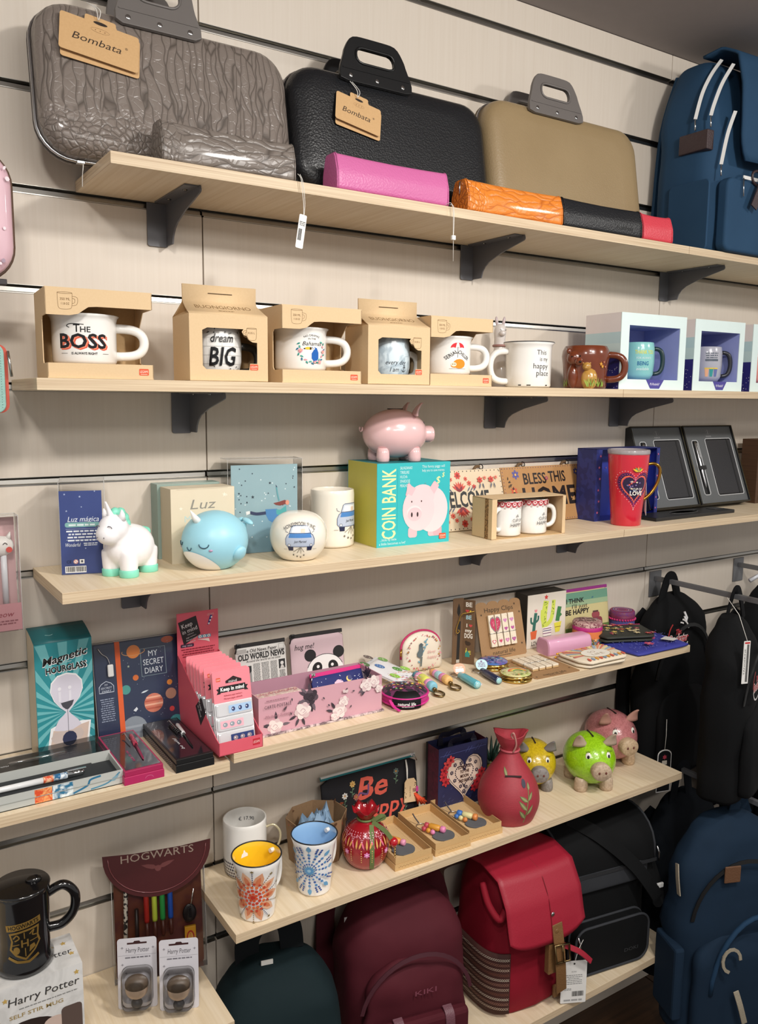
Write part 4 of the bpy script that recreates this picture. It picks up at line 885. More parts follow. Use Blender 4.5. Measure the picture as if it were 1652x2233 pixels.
# --- honeymoon fund ball and car mug
IV = glaze('#efe9dd', '#e9e2d4')
def car(q, x, z, s):
    s *= 1.18; L = lambda pts, w, c, cl=False: q.line([(x+a*s, z+b*s*.8) for a, b in pts], w*s, c, cl); P = lambda pts, c: q.poly([(x+a*s, z+b*s*.8) for a, b in pts], c)
    P([(-.5, .02), (-.44, .2), (-.34, .28), (.34, .28), (.44, .2), (.5, .02), (.5, -.22), (.44, -.3), (-.44, -.3), (-.5, -.22)], '#b9c3d6'); P([(-.4, .23), (-.3, .56), (-.24, .6), (.24, .6), (.3, .56), (.4, .23)], '#c9d2de'); P([(-.3, .27), (-.25, .52), (.25, .52), (.3, .27)], '#eef0f2'); P([(-.4, .08), (-.36, .26), (.36, .26), (.4, .08)], '#4f86c6')
    P([(.02, .3), (.02, .46), (.18, .46), (.18, .3)], '#e2c8b4')
    for sx in (-1, 1):
        P([(sx*.44, -.3), (sx*.24, -.3), (sx*.25, -.48), (sx*.42, -.48)], '#2b2f4c'); q.dot(x+sx*.38*s, z-.19*s, .045*s, '#e8e8ea', n=8); q.line(arc(x+sx*.38*s, z-.19*s, .045*s, 0, 360, 8), .015*s, '#5a6070')
        L([(sx*.42, .3), (sx*.5, .34), (sx*.52, .44)], .02, '#8a8f98')
    L([(-.5, .02), (-.44, .2), (-.34, .28), (.34, .28), (.44, .2), (.5, .02), (.5, -.22), (.44, -.3), (-.44, -.3), (-.5, -.22)], .018, '#5d6a86', True); L([(-.38, .25), (-.3, .56), (-.24, .6), (.24, .6), (.3, .56), (.38, .25)], .018, '#5d6a86')
    q.text('Just Married', x, z-.06*s, .085*s, '#33343c', .42*s, shear=.3)
    for a, l in ((-.9, .34), (-.45, .3), (.02, .3), (.5, .26)): L([(.02, -.32), (.02+math.sin(a)*l, -.32-math.cos(a)*l)], .02, '#8a8478'); q.dot(x+(.02+math.sin(a)*l*1.05)*s, z-(.32+math.cos(a)*l*1.05)*s, .035*s, '#77716a', n=6)
    L([(-.6, -.42), (-.46, -.42)], .012, '#9a958c'); L([(.46, -.42), (.62, -.42)], .012, '#9a958c')
PBALL = [(.024, .0), (.031, .003), (.041, .014), (.0475, .028), (.0495, .042), (.0475, .056), (.041, .069), (.031, .0775), (.018, .0825), (.004, .0838)]
PB2 = [(p.x, p.z) for p in bez([(a, 0, b) for a, b in PBALL], 4)]
t = thing('coin_bank', 'round ivory money ball lettered honeymoon fund', 'bank', (.106, -.148, Z3), -.42)
G().lathe([(.002, 0)]+PB2+[(.0005, .0839)], IV, 40).obj('body', t)
q = Print(.25); car(q, 0, .041, .042); q.text('HONEYMOON FUND', 0, .0675, .0066, '#4a4d54', .062, arc_r=.055); 
q.put(t, 'printed_car', on_cyl(rf(PB2)), (.003, .003))
PMG = [(.0385, .001), (.041, .005), (.0415, .02), (.0412, .06), (.0415, .098), (.0405, .106)]
t = thing('mug', 'ivory cylinder mug printed with the same wedding car, behind the money ball', 'mug', (.222, -.062, Z3), .42)
mug_body(t, PMG, .004, IV); handle(t, .0405, .022, .082, .03, .006, IV, ang=PI*.42)
q = Print(.25); car(q, .0, .055, .05); q.put(t, 'printed_car', on_cyl(rf(PMG)), (.003, .01))
# --- coin bank box with the pig on it
TEAL = mat('#35b6bb', .45, h2='#30b0b5')
t = thing('coin_bank_box', 'turquoise and yellow box lettered coin bank', 'box', (.2765, -.1325, Z3), -.04)
panels(t, .164, .112, .157, TEAL, mats={1: mat('#c3bd52', .5, h2='#bcb64a'), 4: mat('#1f7d83', .45)})
q = Print(.4); YL = '#e9f0a8'; PK = '#eccdd0'
q.text('COIN BANK', .026, .081, .031, YL, .132, bold=.012, rot=PI/2)
for i, s in enumerate(('SALVADANAIO', 'TIRELIRE', 'HUCHA', 'SPARDOSE', 'MEALHEIRO')): q.text(s, .05, .1475-.0083*i, .0058, '#d6f0ee', (.027, .02, .016, .022, .023)[i], al='l')
q.text('This funny piggy will', .125, .149, .0052, '#d6f0ee', .052); q.text('help you to save money.', .125, .1415, .0052, '#d6f0ee', .052)
q.text('$', .136, .122, .015, YL, shear=.2); q.text('$', .148, .132, .009, YL, shear=.2); q.text('...little by little', .025, .014, .0048, '#d6f0ee', .036); q.text('a little becomes a lot!', .034, .0065, .0052, '#d6f0ee', .058); q.rect(.0443, .0446, .03, .145, '#2a9da2')
q.dot(.104, .027, .0, PK) if 0 else None
for x in (.069, .114, .126): q.rect(x, x+.020, .014, .034, '#e6b9bf' if x != .126 else '#dca9b1', .005)
q.poly([(.069, .12), (.062, .096), (.072, .088), (.086, .102)], '#e0b4ba'); q.poly([(.118, .105), (.13, .092), (.138, .112), (.128, .121)], '#e0b4ba')
q.dot(.122, .066, .037, '#edd3d5', .044, 30); q.dot(.092, .068, .036, PK, .042, 30); q.dot(.1, .093, .028, PK, .022, 24)
q.poly([(.066, .118), (.064, .1), (.076, .094), (.085, .108)], '#e6bdc3'); q.poly([(.117, .108), (.127, .095), (.137, .11), (.126, .12)], '#e6bdc3')
q.dot(.082, .062, .0165, '#f1dadb', .0135, 22); q.dot(.083, .0585, .016, '#e7c2c7', .013, 22); q.dot(.0765, .058, .0021, '#3a2c2e', .0048); q.dot(.0895, .058, .0021, '#3a2c2e', .0048); q.dot(.076, .083, .0013, '#3a2c2e', .0019); q.dot(.098, .083, .0013, '#3a2c2e', .0019); q.rect(.105, .1075, .1165, .1172, '#9c7a7e')
logo(q, .148, .0125, .016, .011); q.put(t, 'printed_front')
PKG = glaze('#e2bcbc', '#dfb6b7', name='pink_glaze')
def pig(label, loc, rz, k, m, mf, snout, ear_m, eyes, slot=True, glossy_ear=True, length=1.0):
    """pottery pig: barrel, snout disc with nostrils, two ears, four feet"""
    t = thing('piggy_bank', label, 'piggy bank', loc, rz)
    g = G(); g.ell((0, 0, .0535*k), (.049*k, .058*k*length, .048*k), m, 40); b = g.obj('body', t)
    for x in (-.025, .025):
        for y in (-.028*length, .03*length): G().lathe([(.0005, 0), (.0105*k, 0), (.0125*k, .002*k), (.0132*k, .009*k), (.0125*k, .018*k), (.0105*k, .027*k)], mf, 18, (x*k, y*k)).obj('foot', t)
    yf = -.058*length*k
    g = G(); g.M = Matrix.Translation((0, yf-.001*k, .052*k)) @ Matrix.Rotation(PI/2, 4, 'X')
    g.lathe([(.0008, .012*k), (.0165*k, .012*k), (.0185*k, .0095*k), (.0188*k, .003*k), (.0178*k, -.006*k), (.016*k, -.012*k)], mf if snout is None else snout, 28, squash=.9); s = g.obj('snout', t)
    for x in (-.0065, .0065): G().ell((x*k, yf-.0131*k, .052*k), (.0022*k, .0009*k, .0028*k), mat('#6e3b30', .5), 10).obj('nostril', s)
    for sx in (-1, 1):
        g = G(); R = []
        for u in range(7):
            f = u/6; w = (.0145*(1-f)**.75+.0012)*k; R.append([(sx*(.0285+.006*f)*k+w*math.cos(2*PI*j/12), (-.028*length-.012*f**2)*k+.0042*k*math.sin(2*PI*j/12)*(1-.5*f)+(.003*k*math.cos(2*PI*j/12)**2), (.088+.030*f-.004*f*f)*k) for j in range(12)])
        g.rings(R, ear_m); g.obj('ear', t)
    if slot: G().box(-.0014*k, .0014*k, -.016*k, .016*k, .1005*k, .1022*k, mat('#2c1c18', .7)).obj('coin_slot', t)
    if eyes == 'dot':
        for sx in (-1, 1): G().ell((sx*.016*k, -.0485*k*length, .0745*k), (.0017*k, .0012, .0028*k), mat('#1d1515', .1), 10).obj('eye', t)
    else:
        for sx in (-1, 1):
            a = sx*.47; zz = .0755*k; c = math.sqrt(1-((zz-.0535*k)/(.048*k))**2); p = Vector((.049*k*c*math.sin(a), -.058*k*length*c*math.cos(a), zz))
            G().ell(p, (.0052*k, .0014*k, .0068*k), mat('#f2efe6', .25), 14, (-.25, 0, a*.95)).obj('eye', t)
            G().ell(p+Vector((sx*.0004, -.0014*k, -.0012*k)), (.0026*k, .0008*k, .0036*k), mat('#15110f', .2), 12, (-.25, 0, a*.95)).obj('pupil', t)
            g = G()
            for j in range(4): u = -.6+.4*j+.25*sx; q0 = p+Vector((math.sin(u)*.004*k, -.0008*k, .007*k)); g.tube([q0, q0+Vector((math.sin(u)*.004*k, -.0002, .0042*k*math.cos(u)))], .0004*k, mat('#1f1a17', .5), 4)
            g.obj('lashes', t, kind='stuff')
    g = G(); g.tube([(.004*k*math.cos(a), (.058*length+.001+.0008*a)*k, .062*k+.004*k*math.sin(a)) for a in [i*.6 for i in range(16)]], .0016*k, m, 6); g.obj('tail', t); return t
pig('glossy pale pink ceramic pig standing on the coin bank box', (.348, -.083, Z3+.1573), PI/2-.22, .98, PKG, PKG, None, PKG, 'dot', length=1.13)
# --- plaques
def plaque(label, x, y, w, h, m, rz=0, rx=-.3):
    t = thing('wall_plaque', label, 'plaque', (x, y, Z3+.002), rz, None, rx); G().box(0, w, 0, .008, 0, h, m, .0012).obj('board', t)
    for k in (.24, .76):
        g = G(); g.tube(bez([(w*k-.012, .004, h), (w*k-.006, .003, h+.006), (w*k+.004, .003, h+.007)], 4), .0032, mat('#6b5238', .8, 'rib', sc=800), 8); o = g.obj('rope_knot', t)
        G().tube([(w*k+.009+.0055*math.cos(a), .004, h+.006+.0055*math.sin(a)) for a in [2*PI*i/16 for i in range(16)]], .0011, mat('#2a2522', .4, metal=.6), 6, loop=True).obj('ring', o)
    return t
def border(q, w, h, c, n, s=.0016):
    for i in range(n): u = (i+.5)/n; 
    q.dots([(w*(i+.5)/n, h-.0035) for i in range(n)]+[(w*(i+.5)/n, .0035) for i in range(n)]+[(.0035, h*(i+.5)/(n//2)) for i in range(n//2)]+[(w-.0035, h*(i+.5)/(n//2)) for i in range(n//2)], s, c, 4)
t = plaque('cream plaque lettered welcome among red flowers, half hidden by the coin bank box', .43, -.055, .238, .13, mat('#dccbb0', .6, h2='#d5c2a4'), -.02)
q = Print(.5); border(q, .238, .13, '#3b2c2a', 22); RD = '#cf4a3e'
q.text('WELCOME', .127, .066, .034, '#2a2b2c', .14, bold=.03)
for sz, z0, s in ((1, .088, 1), (-1, .044, -1)):
    cx = .119
    for i in range(7): a = PI/2*sz+(i-3)*.33; q.leaf(cx, z0-.004*s, .022, .006, a, ('#c8473d', '#d8604e', '#b33a36')[i % 3])
    for i in (-1, 1): q.leaf(cx, z0-.006*s, .016, .007, PI/2*sz+i*.6, '#7d2a34')
    q.flower(cx, z0+.030*s, .0085, RD, '#8e2b2a', 7); 
    for dx, dz, r in ((-.028, .012, .0062), (.028, .012, .0062), (-.02, .022, .005), (.02, .022, .005), (-.04, .004, .0055), (.04, .004, .0055)): q.flower(cx+dx, z0+dz*s, r, ('#d8604e', RD)[int(r*1e4) % 2], '#8e2b2a', 6)
    for i in (-1, 1):
        for k in range(3): q.leaf(cx+i*(.02+.008*k), z0-.006*s, .015, .0025, PI/2*sz-i*.7*s, '#4a5670')
for cx in (.062, .176, .032, .206):
    for z0, s in ((.1, 1), (.03, -1)):
        q.flower(cx, z0+.006*s, .0075, RD, '#8e2b2a', 6); q.flower(cx+.014, z0+.010*s, .0045, '#e48a72', '#8e2b2a', 6); q.leaf(cx, z0-.001*s, .014, .0028, -PI/2*s-.3, '#4a5670'); q.leaf(cx+.006, z0-.001*s, .014, .0028, -PI/2*s+.2, '#3b4860')
q.put(t, 'painted_lettering')
t = plaque('tan plaque lettered bless this home, behind the boxed pair of mugs', .678, -.052, .275, .13, mat('#b98d5c', .6, h2='#ab7f4f'), .03)
q = Print(.5); border(q, .275, .13, '#4a3a62', 34, .0014)
q.text('BLESS', .1, .101, .026, '#231a18', .072, bold=.02); q.text('THIS', .172, .103, .026, '#231a18', .055, bold=.02); q.text('HOME', .14, .058, .045, '#231a18', .17, bold=.025)
for x, z, r, c in ((.042, .112, .011, '#5d5a9a'), (.238, .112, .009, '#4a4a78'), (.03, .075, .010, '#cc5a40'), (.25, .08, .012, '#c55a3c'), (.25, .03, .01, '#4a4a78'), (.137, .1, .005, '#a2476a'), (.03, .03, .01, '#8a4a6a')): q.flower(x, z, r, c, '#e0b060', 6)
rd = random.Random(8)
for cx, sg in ((.03, 1), (.245, -1)):
    for i in range(16): a = i/15; px = cx+sg*(-.014+.05*a*a); pz = .1-.05*a; q.leaf(px, pz, .0085, .0028, rd.uniform(0, 6.28), '#2e2622')
q.put(t, 'painted_lettering')
# --- two mugs in one box
t = thing('mug_box', 'low open kraft box holding a pair of white mugs with red lace rims', 'box', (.5205, -.173, Z3), -.055)
w, d, h = .191, .066, .0815; th = .0015
g = G(); g.box(0, .0015, 0, d, 0, h, KR); g.obj('side_panel', t); G().box(w-.0015, w, 0, d, 0, h, KR).obj('side_panel', t); G().box(0, w, 0, d, h-.0012, h, KR).obj('top_panel', t); G().box(0, w, 0, d, 0, .0012, KRI).obj('bottom_panel', t); G().box(0, w, d-.0012, d, 0, h, KRI).obj('back_panel', t)
G().box(.0015, .012, 0, .0012, 0, h, KR).obj('front_flange', t); G().box(w-.008, w-.0015, 0, .0012, 0, h, KR).obj('front_flange', t); G().box(-.0006, 0, .012, .023, 0, h, mat('#a27a4c', .75, 'speckle', 0, '#5f4326', sc=700)).obj('lace_strip', t)
PM2 = [(.0285, .001), (.03, .004), (.0303, .03), (.0303, .06), (.031, .0695), (.0312, .071)]
for i, (xx, ang) in enumerate(((.586, PI+.35), (.655, -.25))):
    t = thing('mug', ('white a cup of happy mug with handle to the left in low box', 'white a cup of happy mug with handle to the right in low box')[i], 'mug', (xx, -.141-.003*i, Z3+.0013), -.4, 'pair of lace rimmed mugs')
    mug_body(t, PM2, .003, WHITE, n=32); handle(t, .0298, .014, .056, .022, .005, WHITE, ang=ang+.4)
    q = Print(.25)
    q.rect(-.085, .085, .066, .0702, '#b8404a')
    for j in range(14): x = -.084+.012*j; q.dot(x+.006, .066, .0056, '#c4525a', .0062, 10); q.dot(x+.006, .0665, .0034, '#f0e6e2', .0036, 8); q.dot(x+.006, .067, .0018, '#b8404a', .002, 6); q.dot(x, .0595, .0022, '#d9b8b4', .002, 6)
    q.text('A', .013, .043, .0065, '#3a3a3c'); q.text('CUP OF', .013, .034, .007, '#3a3a3c', .021); q.text('HAPPY', .011, .0245, .0075, '#3a3a3c', .024)
    q.put(t, 'printed_lace', on_cyl(rf(PM2)), (.002, .01))
# --- tumbler and its box
RED = mat('#cf2338', .25, coat=.6); PT = [(.0315, .0), (.033, .002), (.0345, .03), (.0385, .075), (.043, .125), (.0448, .158)]
t = thing('tumbler', 'tall crimson travel tumbler with a clear lid, gold handle and painted heart', 'tumbler', (.925, -.160, Z3), -.5)
G().lathe([(.002, 0)]+PT+[(.0448, .1595), (.002, .1595)], RED, 44).obj('body', t)
g = G(); g.lathe([(.0452, .1585), (.0462, .161), (.0462, .167), (.0445, .169), (.041, .1695), (.04, .166), (.002, .166)], mat('#c9c2c4', .08, alpha=.55), 40); g.obj('lid', t)
G().lathe([(.0402, .1597), (.0402, .1655)], chrome('#bdbdbd', .2), 30, cap=False).obj('lid_seal', t)
HD = lambda x, z: (.03+x, 0, z)
g = G(); g.tube(bez([(.041, 0, .135), (.06, 0, .137), (.073, 0, .125), (.07, 0, .098), (.056, 0, .072), (.037, 0, .055)], 6), .0036, chrome('#b88a3e', .22), 10); g.obj('handle', t)
q = Print(.25); hx = .002
q.heart(hx, .088, .07, '#7a2450', 1.25); q.heart(hx, .088, .066, '#3b1f4e', 1.25); q.heart(hx, .088, .055, '#f0763c', 1.25); q.heart(hx, .088, .051, '#d8486a', 1.25); q.heart(hx, .088, .048, '#2e2140', 1.25)
H = [(hx+.076/2*math.sin(a)**3, .088+1.25*.076/32*(13*math.cos(a)-5*math.cos(2*a)-2*math.cos(3*a)-math.cos(4*a))) for a in [2*PI*i/54 for i in range(54)]]
q.dots(H, .0009, '#f2c8d0', 5); H2 = [(hx+(a-hx)*.8, .088+(b-.088)*.8) for a, b in H]; q.dots(H2, .0011, '#c23a78', 5)
rd = random.Random(4)
for i in range(22): q.flower(hx+rd.uniform(-.016, .016), .088+rd.uniform(-.012, .014), .0022, rd.choice(('#d8485a', '#e89a4a', '#6a58a8', '#3f78a8', '#e8d8c8')), '#f4d060', 5)
q.text('CUP OF', hx+.004, .084, .0055, '#f6eee6', .018, bold=.01); q.text('LOVE', hx+.002, .075, .0095, '#f6eee6', .024, bold=.03)
for i in range(5): q.leaf(hx+.002, .122, .012, .004, PI/2+(i-2)*.45, ('#e8c23a', '#5f9a5a', '#e8883a', '#5f9a5a', '#e8c23a')[i])
q.put(t, 'painted_heart', on_cyl(rf(PT)), (.003, .006))
G().prism([(.0, .02), (.012, .03), (.021, .15), (.012, .152)], .0006, mat('#ece8e2', .5), 'x', .046).obj('paper_label', t)
t = thing('gift_box', 'dark blue open box with tiny pink flowers, behind the red tumbler', 'box', (.893, -.096, Z3), -.02)
BL = mat('#232a66', .5, 'speckle', 0, '#2b3478', sc=90); BLI = mat('#2a3aa0', .5)
w, d, h = .212, .06, .166
G().box(0, .0015, 0, d, 0, h, BL).obj('side_panel', t); G().box(w-.0015, w, 0, d, 0, h, BLI).obj('side_panel', t); G().box(0, w, d-.0015, d, 0, h, BLI).obj('back_panel', t); G().box(0, w, 0, d, 0, .0015, BLI).obj('bottom_panel', t); G().box(0, w, 0, d, h-.0015, h, BL).obj('top_panel', t); G().box(.0015, .018, 0, .0012, 0, h, BL).obj('front_flange', t); G().box(w-.010, w-.0015, 0, .0012, 0, h, BL).obj('front_flange', t)
q = Print(.5)
for i in range(6):
    q.flower(.009+.003*(i % 2), .02+.026*i, .0032, '#b5568a', '#e8a05a', 5); q.flower(w-.006, .02+.026*i, .0026, '#b5568a', '#e8a05a', 5)
q.put(t, 'printed_flowers')['kind'] = 'stuff'
q = Print(.5); rd = random.Random(9)
for i in range(14): q.flower(.02+.19*rd.random(), .012+.14*rd.random(), .003, '#5a4a8e', '#b06a8a', 5)
q.put(t, 'inner_flowers', on_y(d-.0015))['kind'] = 'stuff'
# --- black notebook and pen sets
GBX = mat('#1d1d1e', .45); FOAM = mat('#5e6163', .6, h2='#575a5c'); SIL = mat('#b4b6b8', .5)
def pen_set(label, x, w, penx, mirror=0):
    t = thing('pen_set_box', label, 'gift box', (x, -.089, Z3+.0125), 0, 'black notebook and pen sets leaning on the wall', -.36); h = .214; d = .034
    g = G(); R = [[(a, y, b) for a, b in ((0+i, 0+i), (w-i, 0+i), (w-i, h-i), (0+i, h-i))] for i, y in ((0, 0), (0, d), (.002, d), (.0035, 0), (0, 0))][:4]
    g.rings(R, GBX, loop=True, smooth=False); g.obj('frame', t, bevel=.0006)
    G().tube([(a, -.0004, b) for a, b in ((.0018, .0018), (w-.0018, .0018), (w-.0018, h-.0018), (.0018, h-.0018))], .0007, chrome('#6e6136', .35), 4, loop=True).obj('gilt_edge', t)
    # grey insert with a notebook well and a pen well
    G().box(.003, w-.003, .009, d-.002, .003, h-.003, GBX).obj('backing', t)
    nb = rrect(w*.40, w*.93, .022, h-.036, .006, 3); pn = rrect(w*.13, w*.25, .026, h-.04, .006, 3)
    for lp, nm in ((nb, 'well_edge'), (pn, 'well_edge')): G().tube([(a, .0048, b) for a, b in lp], .0016, SIL, 6, loop=True).obj(nm, t)
    g = G(); n = 4
    xs = [.003, w*.13, w*.25, w*.40, w*.93, w-.003]
    for i, (a, b) in enumerate(zip(xs, xs[1:])):
        if i == 1: g.box(a, b, .005, .0088, .003, .026, FOAM); g.box(a, b, .005, .0088, h-.04, h-.003, FOAM)
        elif i == 3: g.box(a, b, .005, .0088, .003, .022, FOAM); g.box(a, b, .005, .0088, h-.036, h-.003, FOAM)
        else: g.box(a, b, .005, .0088, .003, h-.003, FOAM)
    g.obj('insert', t)
    o = G().box(w*.42, w*.91, .0035, .0088, .025, h-.039, mat('#26262a', .5, 'leather', sc=600), .0015).obj('notebook', t); G().box(w*.83, w*.855, .0028, .0036, .025, h-.039, mat('#18181a', .6)).obj('elastic_band', o)
    px = w*.19; g = G(); g.lathe([(.0008, .045), (.002, .05), (.0036, .058), (.0042, .1), (.0044, .165), (.003, .17), (.001, .171)], chrome('#b4b4b6', .2), 14, (px, .0045)); po = g.obj('pen', t)
    G().box(px-.0012, px+.0012, -.0015, .0, .125, .165, STEEL, .0004).obj('clip', po); G().box(w*.12, w*.26, -.0012, .0002, .094, .104, mat('#1b1b1c', .6)).obj('ribbon', t)
    q = Print(.5); q.line(arc(w*.5, h-.018, .008, 0, 360, 20, .0055), .0005, '#8b8b8d'); q.leaf(w*.5, h-.024, .014, .003, PI/2, '#8b8b8d'); q.text('PARKER', w*.5, h-.0295, .0045, '#a9a9ab', .022); q.put(t, 'printed_logo', on_y(.005)); return t
pen_set('black notebook and pen set leaning on the wall, half behind the blue box', 1.096, .195, 0)
pen_set('black notebook and pen set leaning on the wall, with its pen in full view', 1.297, .208, 0)
t = thing('box_lid', 'long flat black lid lying on the shelf in front of the pen sets', 'lid', (1.018, -.17, Z3), .02)
g = G(); w, d = .305, .07; g.box(0, w, 0, d, 0, .0085, mat('#222223', .4), .0015); g.obj('plate', t)
G().tube([(.15+.05*math.cos(a), .036+.017*math.sin(a), .0088) for a in [2*PI*i/28 for i in range(28)]], .0012, mat('#3a3a3b', .35), 6, loop=True).obj('well_rim', t); G().lathe([(.001, .0086), (.05, .0086)], mat('#0e0e0f', .5), 28, (.15, .036), squash=.34).obj('well_floor', t)
G().box(.255, .295, .022, .048, .0085, .0097, mat('#343436', .4), .0005).obj('raised_tab', t)
# --- wooden frame cut by the edge
t = thing('wooden_frame', 'small dark wooden box frame at the right edge of the third shelf', 'frame', (1.545, -.075, Z3), 0)
WD = mat('#5b3f2a', .6, 'oakedge', 0, '#3f2a1b'); w, h = .16, .175
for a in ((0, .012, 0, .05, 0, h), (w-.012, w, 0, .05, 0, h), (.012, w-.012, 0, .05, 0, .012), (.012, w-.012, 0, .05, h-.012, h), (.012, w-.012, .005, .048, .082, .09)): G().box(*a, WD).obj('slat', t, bevel=.001)
G().box(.012, w-.012, .046, .05, .012, h-.012, mat('#9a7a58', .6, 'oakedge', 0, '#7d6044')).obj('back_panel', t)
# ================================================================ shelf 4
ZL, Z4 = .905, .918
# --- hourglass box
HT = mat('#2f8f97', .45, h2='#2b8890')
t = thing('hourglass_box', 'teal box lettered magnetic hourglass with a curved top', 'box', (-.3135, -.052, ZL), .05)
w, d, h = .09, .047, .19
G().box(0, w, 0, .001, 0, h, HT).obj('front_panel', t); 
for i, x in enumerate((0, w-.001)):
    G().prism([(0.001, 0), (d, 0), (d, h+.016), (d*.75, h+.0135), (d*.45, h+.009), (.001, h)], .001, mat('#cdbfa6', .55), 'x', x).obj('side_panel', t)
g = G(); g.rings([[(0, y, z), (w, y, z)] for y, z in ((0, h), (d*.2, h+.0045), (d*.45, h+.0095), (d*.75, h+.0142), (d, h+.0168))], mat('#1f6a70', .45), cap=False, closed=False); g.obj('curved_top', t, solid=.001)
G().box(0, w, d-.001, d, 0, h+.016, HT).obj('back_panel', t); G().box(.001, w-.001, .001, d-.001, 0, .001, HT).obj('bottom_panel', t)
q = Print(.4); c = (.046, .072)
for i in range(22):
    a = 2*PI*i/22+.1; b = a+.13; L = []
    for u in (a, b):
        k = min(((w-.0005-c[0]) if math.cos(u) > 0 else c[0]-.0005)/abs(math.cos(u)+1e-9), ((h-.001-c[1]) if math.sin(u) > 0 else c[1]-.001)/abs(math.sin(u)+1e-9)); L.append((c[0]+k*math.cos(u), c[1]+k*math.sin(u)))
    q.poly([c]+L, '#6fb9bd')
q.z += 3e-5; WH = '#f0f0f0'; GL = '#d6d2de'
q.poly([(.012, .002), (.078, .002), (.084, .05), (.07, .052), (.03, .052), (.02, .048)], WH)
up = [(.0225, .108), (.0245, .122), (.034, .132), (.048, .135), (.062, .131), (.0705, .12), (.0715, .106), (.066, .092), (.056, .08), (.049, .072), (.0535, .066), (.063, .056), (.068, .048), (.068, .03), (.026, .03), (.026, .046), (.033, .06), (.041, .067), (.0455, .072), (.037, .08), (.028, .092)]
q.poly([(.047+(a-.047)*1.06, .085+(b-.085)*1.05) for a, b in up], WH); q.poly(up, GL)
q.poly([(.0155, .004), (.075, .004), (.081, .048), (.068, .046), (.05, .038), (.03, .042), (.024, .044)], '#d2bcae')
q.poly(arc(.046, .032, .026, 180, 360, 14, .016)+[(.068, .04), (.026, .04)], '#c9b9b2'); q.dot(.049, .026, .0115, '#2e3350', .0125); q.poly([(.037, .088), (.058, .09), (.055, .082), (.049, .076), (.045, .076), (.04, .081)], '#4a4a52'); q.rect(.0472, .0478, .03, .078, '#3a3a48')
for x in (.036, .052): q.dot(x, .112, .0028, '#eae8ee', .003); q.rect(x-.002, x+.002, .09, .107, '#e2dfe8')
q.text('Magnetic', .0465, .1645, .0135, WH, .074, shear=.28, bold=.045, rot=.16); q.text('Magnetic', .046, .165, .013, '#161616', .072, shear=.28, bold=.02, rot=.16)
q.text('HOURGLASS', .0485, .1455, .0115, WH, .066, bold=.05, rot=.05); q.text('HOURGLASS', .048, .146, .0105, '#161616', .064, bold=.03, rot=.05)
q.text('sand timer', .047, .1555, .0026, '#d9efef', .02, rot=.08); q.put(t, 'printed_front')
q = Print(.4); q.text('@-total', .045, .022, .012, '#9fd0d0', .05, rot=.0); q.put(t, 'top_lettering', lambda x, y, z: (x, y+.003, h+.0015+(y)*.345+z*2+.0018))
# --- diary
DN = mat('#2f3a56', .35, h2='#2b3550', coat=.3)
t = thing('diary_pack', 'dark blue space diary with an orange elastic, in film', 'diary', (-.2165, -.045, ZL), -.02, None, -.16)
o = G().box(0, .145, 0, .016, 0, .168, DN, .002).obj('cover', t); G().box(.036, .0445, -.0009, .017, -.0004, .1684, mat('#e0662c', .6, 'rib', sc=900)).obj('elastic_band', t); G().box(.002, .143, .002, .015, -.0003, .0005, mat('#e8e0cf', .7, 'rib')).obj('page_edges', t)
q = Print(.35); W = '#e9edf2'; cx = .1
q.line([(.079, .1505), (.122, .1505), (.122, .103), (.079, .103)], .0011, '#8fa3a8', True)
for i, s in enumerate(('MY', 'SECRET', 'DIARY')): q.text(s, cx+.0005, .141-.0145*i, .0105, W, (.016, .036, .032)[i])
def planet(x, z, r, c, bands=(), ring=None):
    q.dot(x, z, r, c, n=22)
    for b, cc in bands: k = math.sqrt(max(1-b*b, 0))*r; q.rect(x-k*.96, x+k*.96, z+b*r-r*.09, z+b*r+r*.09, cc)
    if ring: q.line(arc(x, z, r*1.7, 160, 380, 14, r*.55), .0012, ring)
planet(.067, .148, .0115, '#e28a3e', (), '#d9a066'); planet(.096, .055, .0165, '#cf7f68', ((.6, '#e7b49a'), (.25, '#b8614e'), (-.15, '#e7b49a'), (-.55, '#b8614e'))); planet(.127, .066, .0095, '#b98a74'); planet(.05, .085, .008, '#4f9a92'); planet(.068, .103, .005, '#d8773a'); planet(.126, .086, .0048, '#d98a3c'); planet(.127, .039, .0045, '#d64a4a'); planet(.06, .016, .022, '#8f97a0', ((.2, '#a5acb4'), (-.3, '#7d858f')))
q.dot(.133, .016, .012, '#3f8f92'); q.dot(.127, .161, .011, '#b8562e', .006)
q.poly([(.06, .048), (.066, .053), (.068, .049), (.064, .045)], '#d8dde2'); q.leaf(.075, .075, .014, .003, .25, '#cfd8de'); q.star(.057, .124, .0025, '#b8c4b0')
rd = random.Random(3); q.dots([(rd.uniform(.048, .14), rd.uniform(.01, .16)) for _ in range(40)], .0006, '#aab4c4', 5)
q.line([(.006, .096), (.006, .086), (.030, .086), (.030, .096), (.026, .101), (.018, .105), (.010, .101)], .0011, '#cfd6e2', True)
for i, s in enumerate(('MY', 'SECRET', 'DIARY')): q.text(s, .018, .099-.0052*i, .0034, '#cfd6e2', (.006, .019, .016)[i], shear=.2)
q.lines(.006, .030, .074, .0016, 11, '#8f9ab0', 2.3); q.rect(.012, .026, .003, .009, ORA, .001); q.put(t, 'printed_cover')
g = G(); g.tube(bez([(.008, -.002, .162), (.014, -.003, .152), (.022, -.003, .145), (.0255, -.004, .134)], 5), .0009, STEEL, 6); ko = g.obj('key_chain', t); G().box(.021, .031, -.007, -.002, .112, .133, mat('#e6e6e4', .3), .002).obj('padlock', ko)
clear_box(t, -.001, .146, -.001, .0165, -.0004, .1695, 'film')
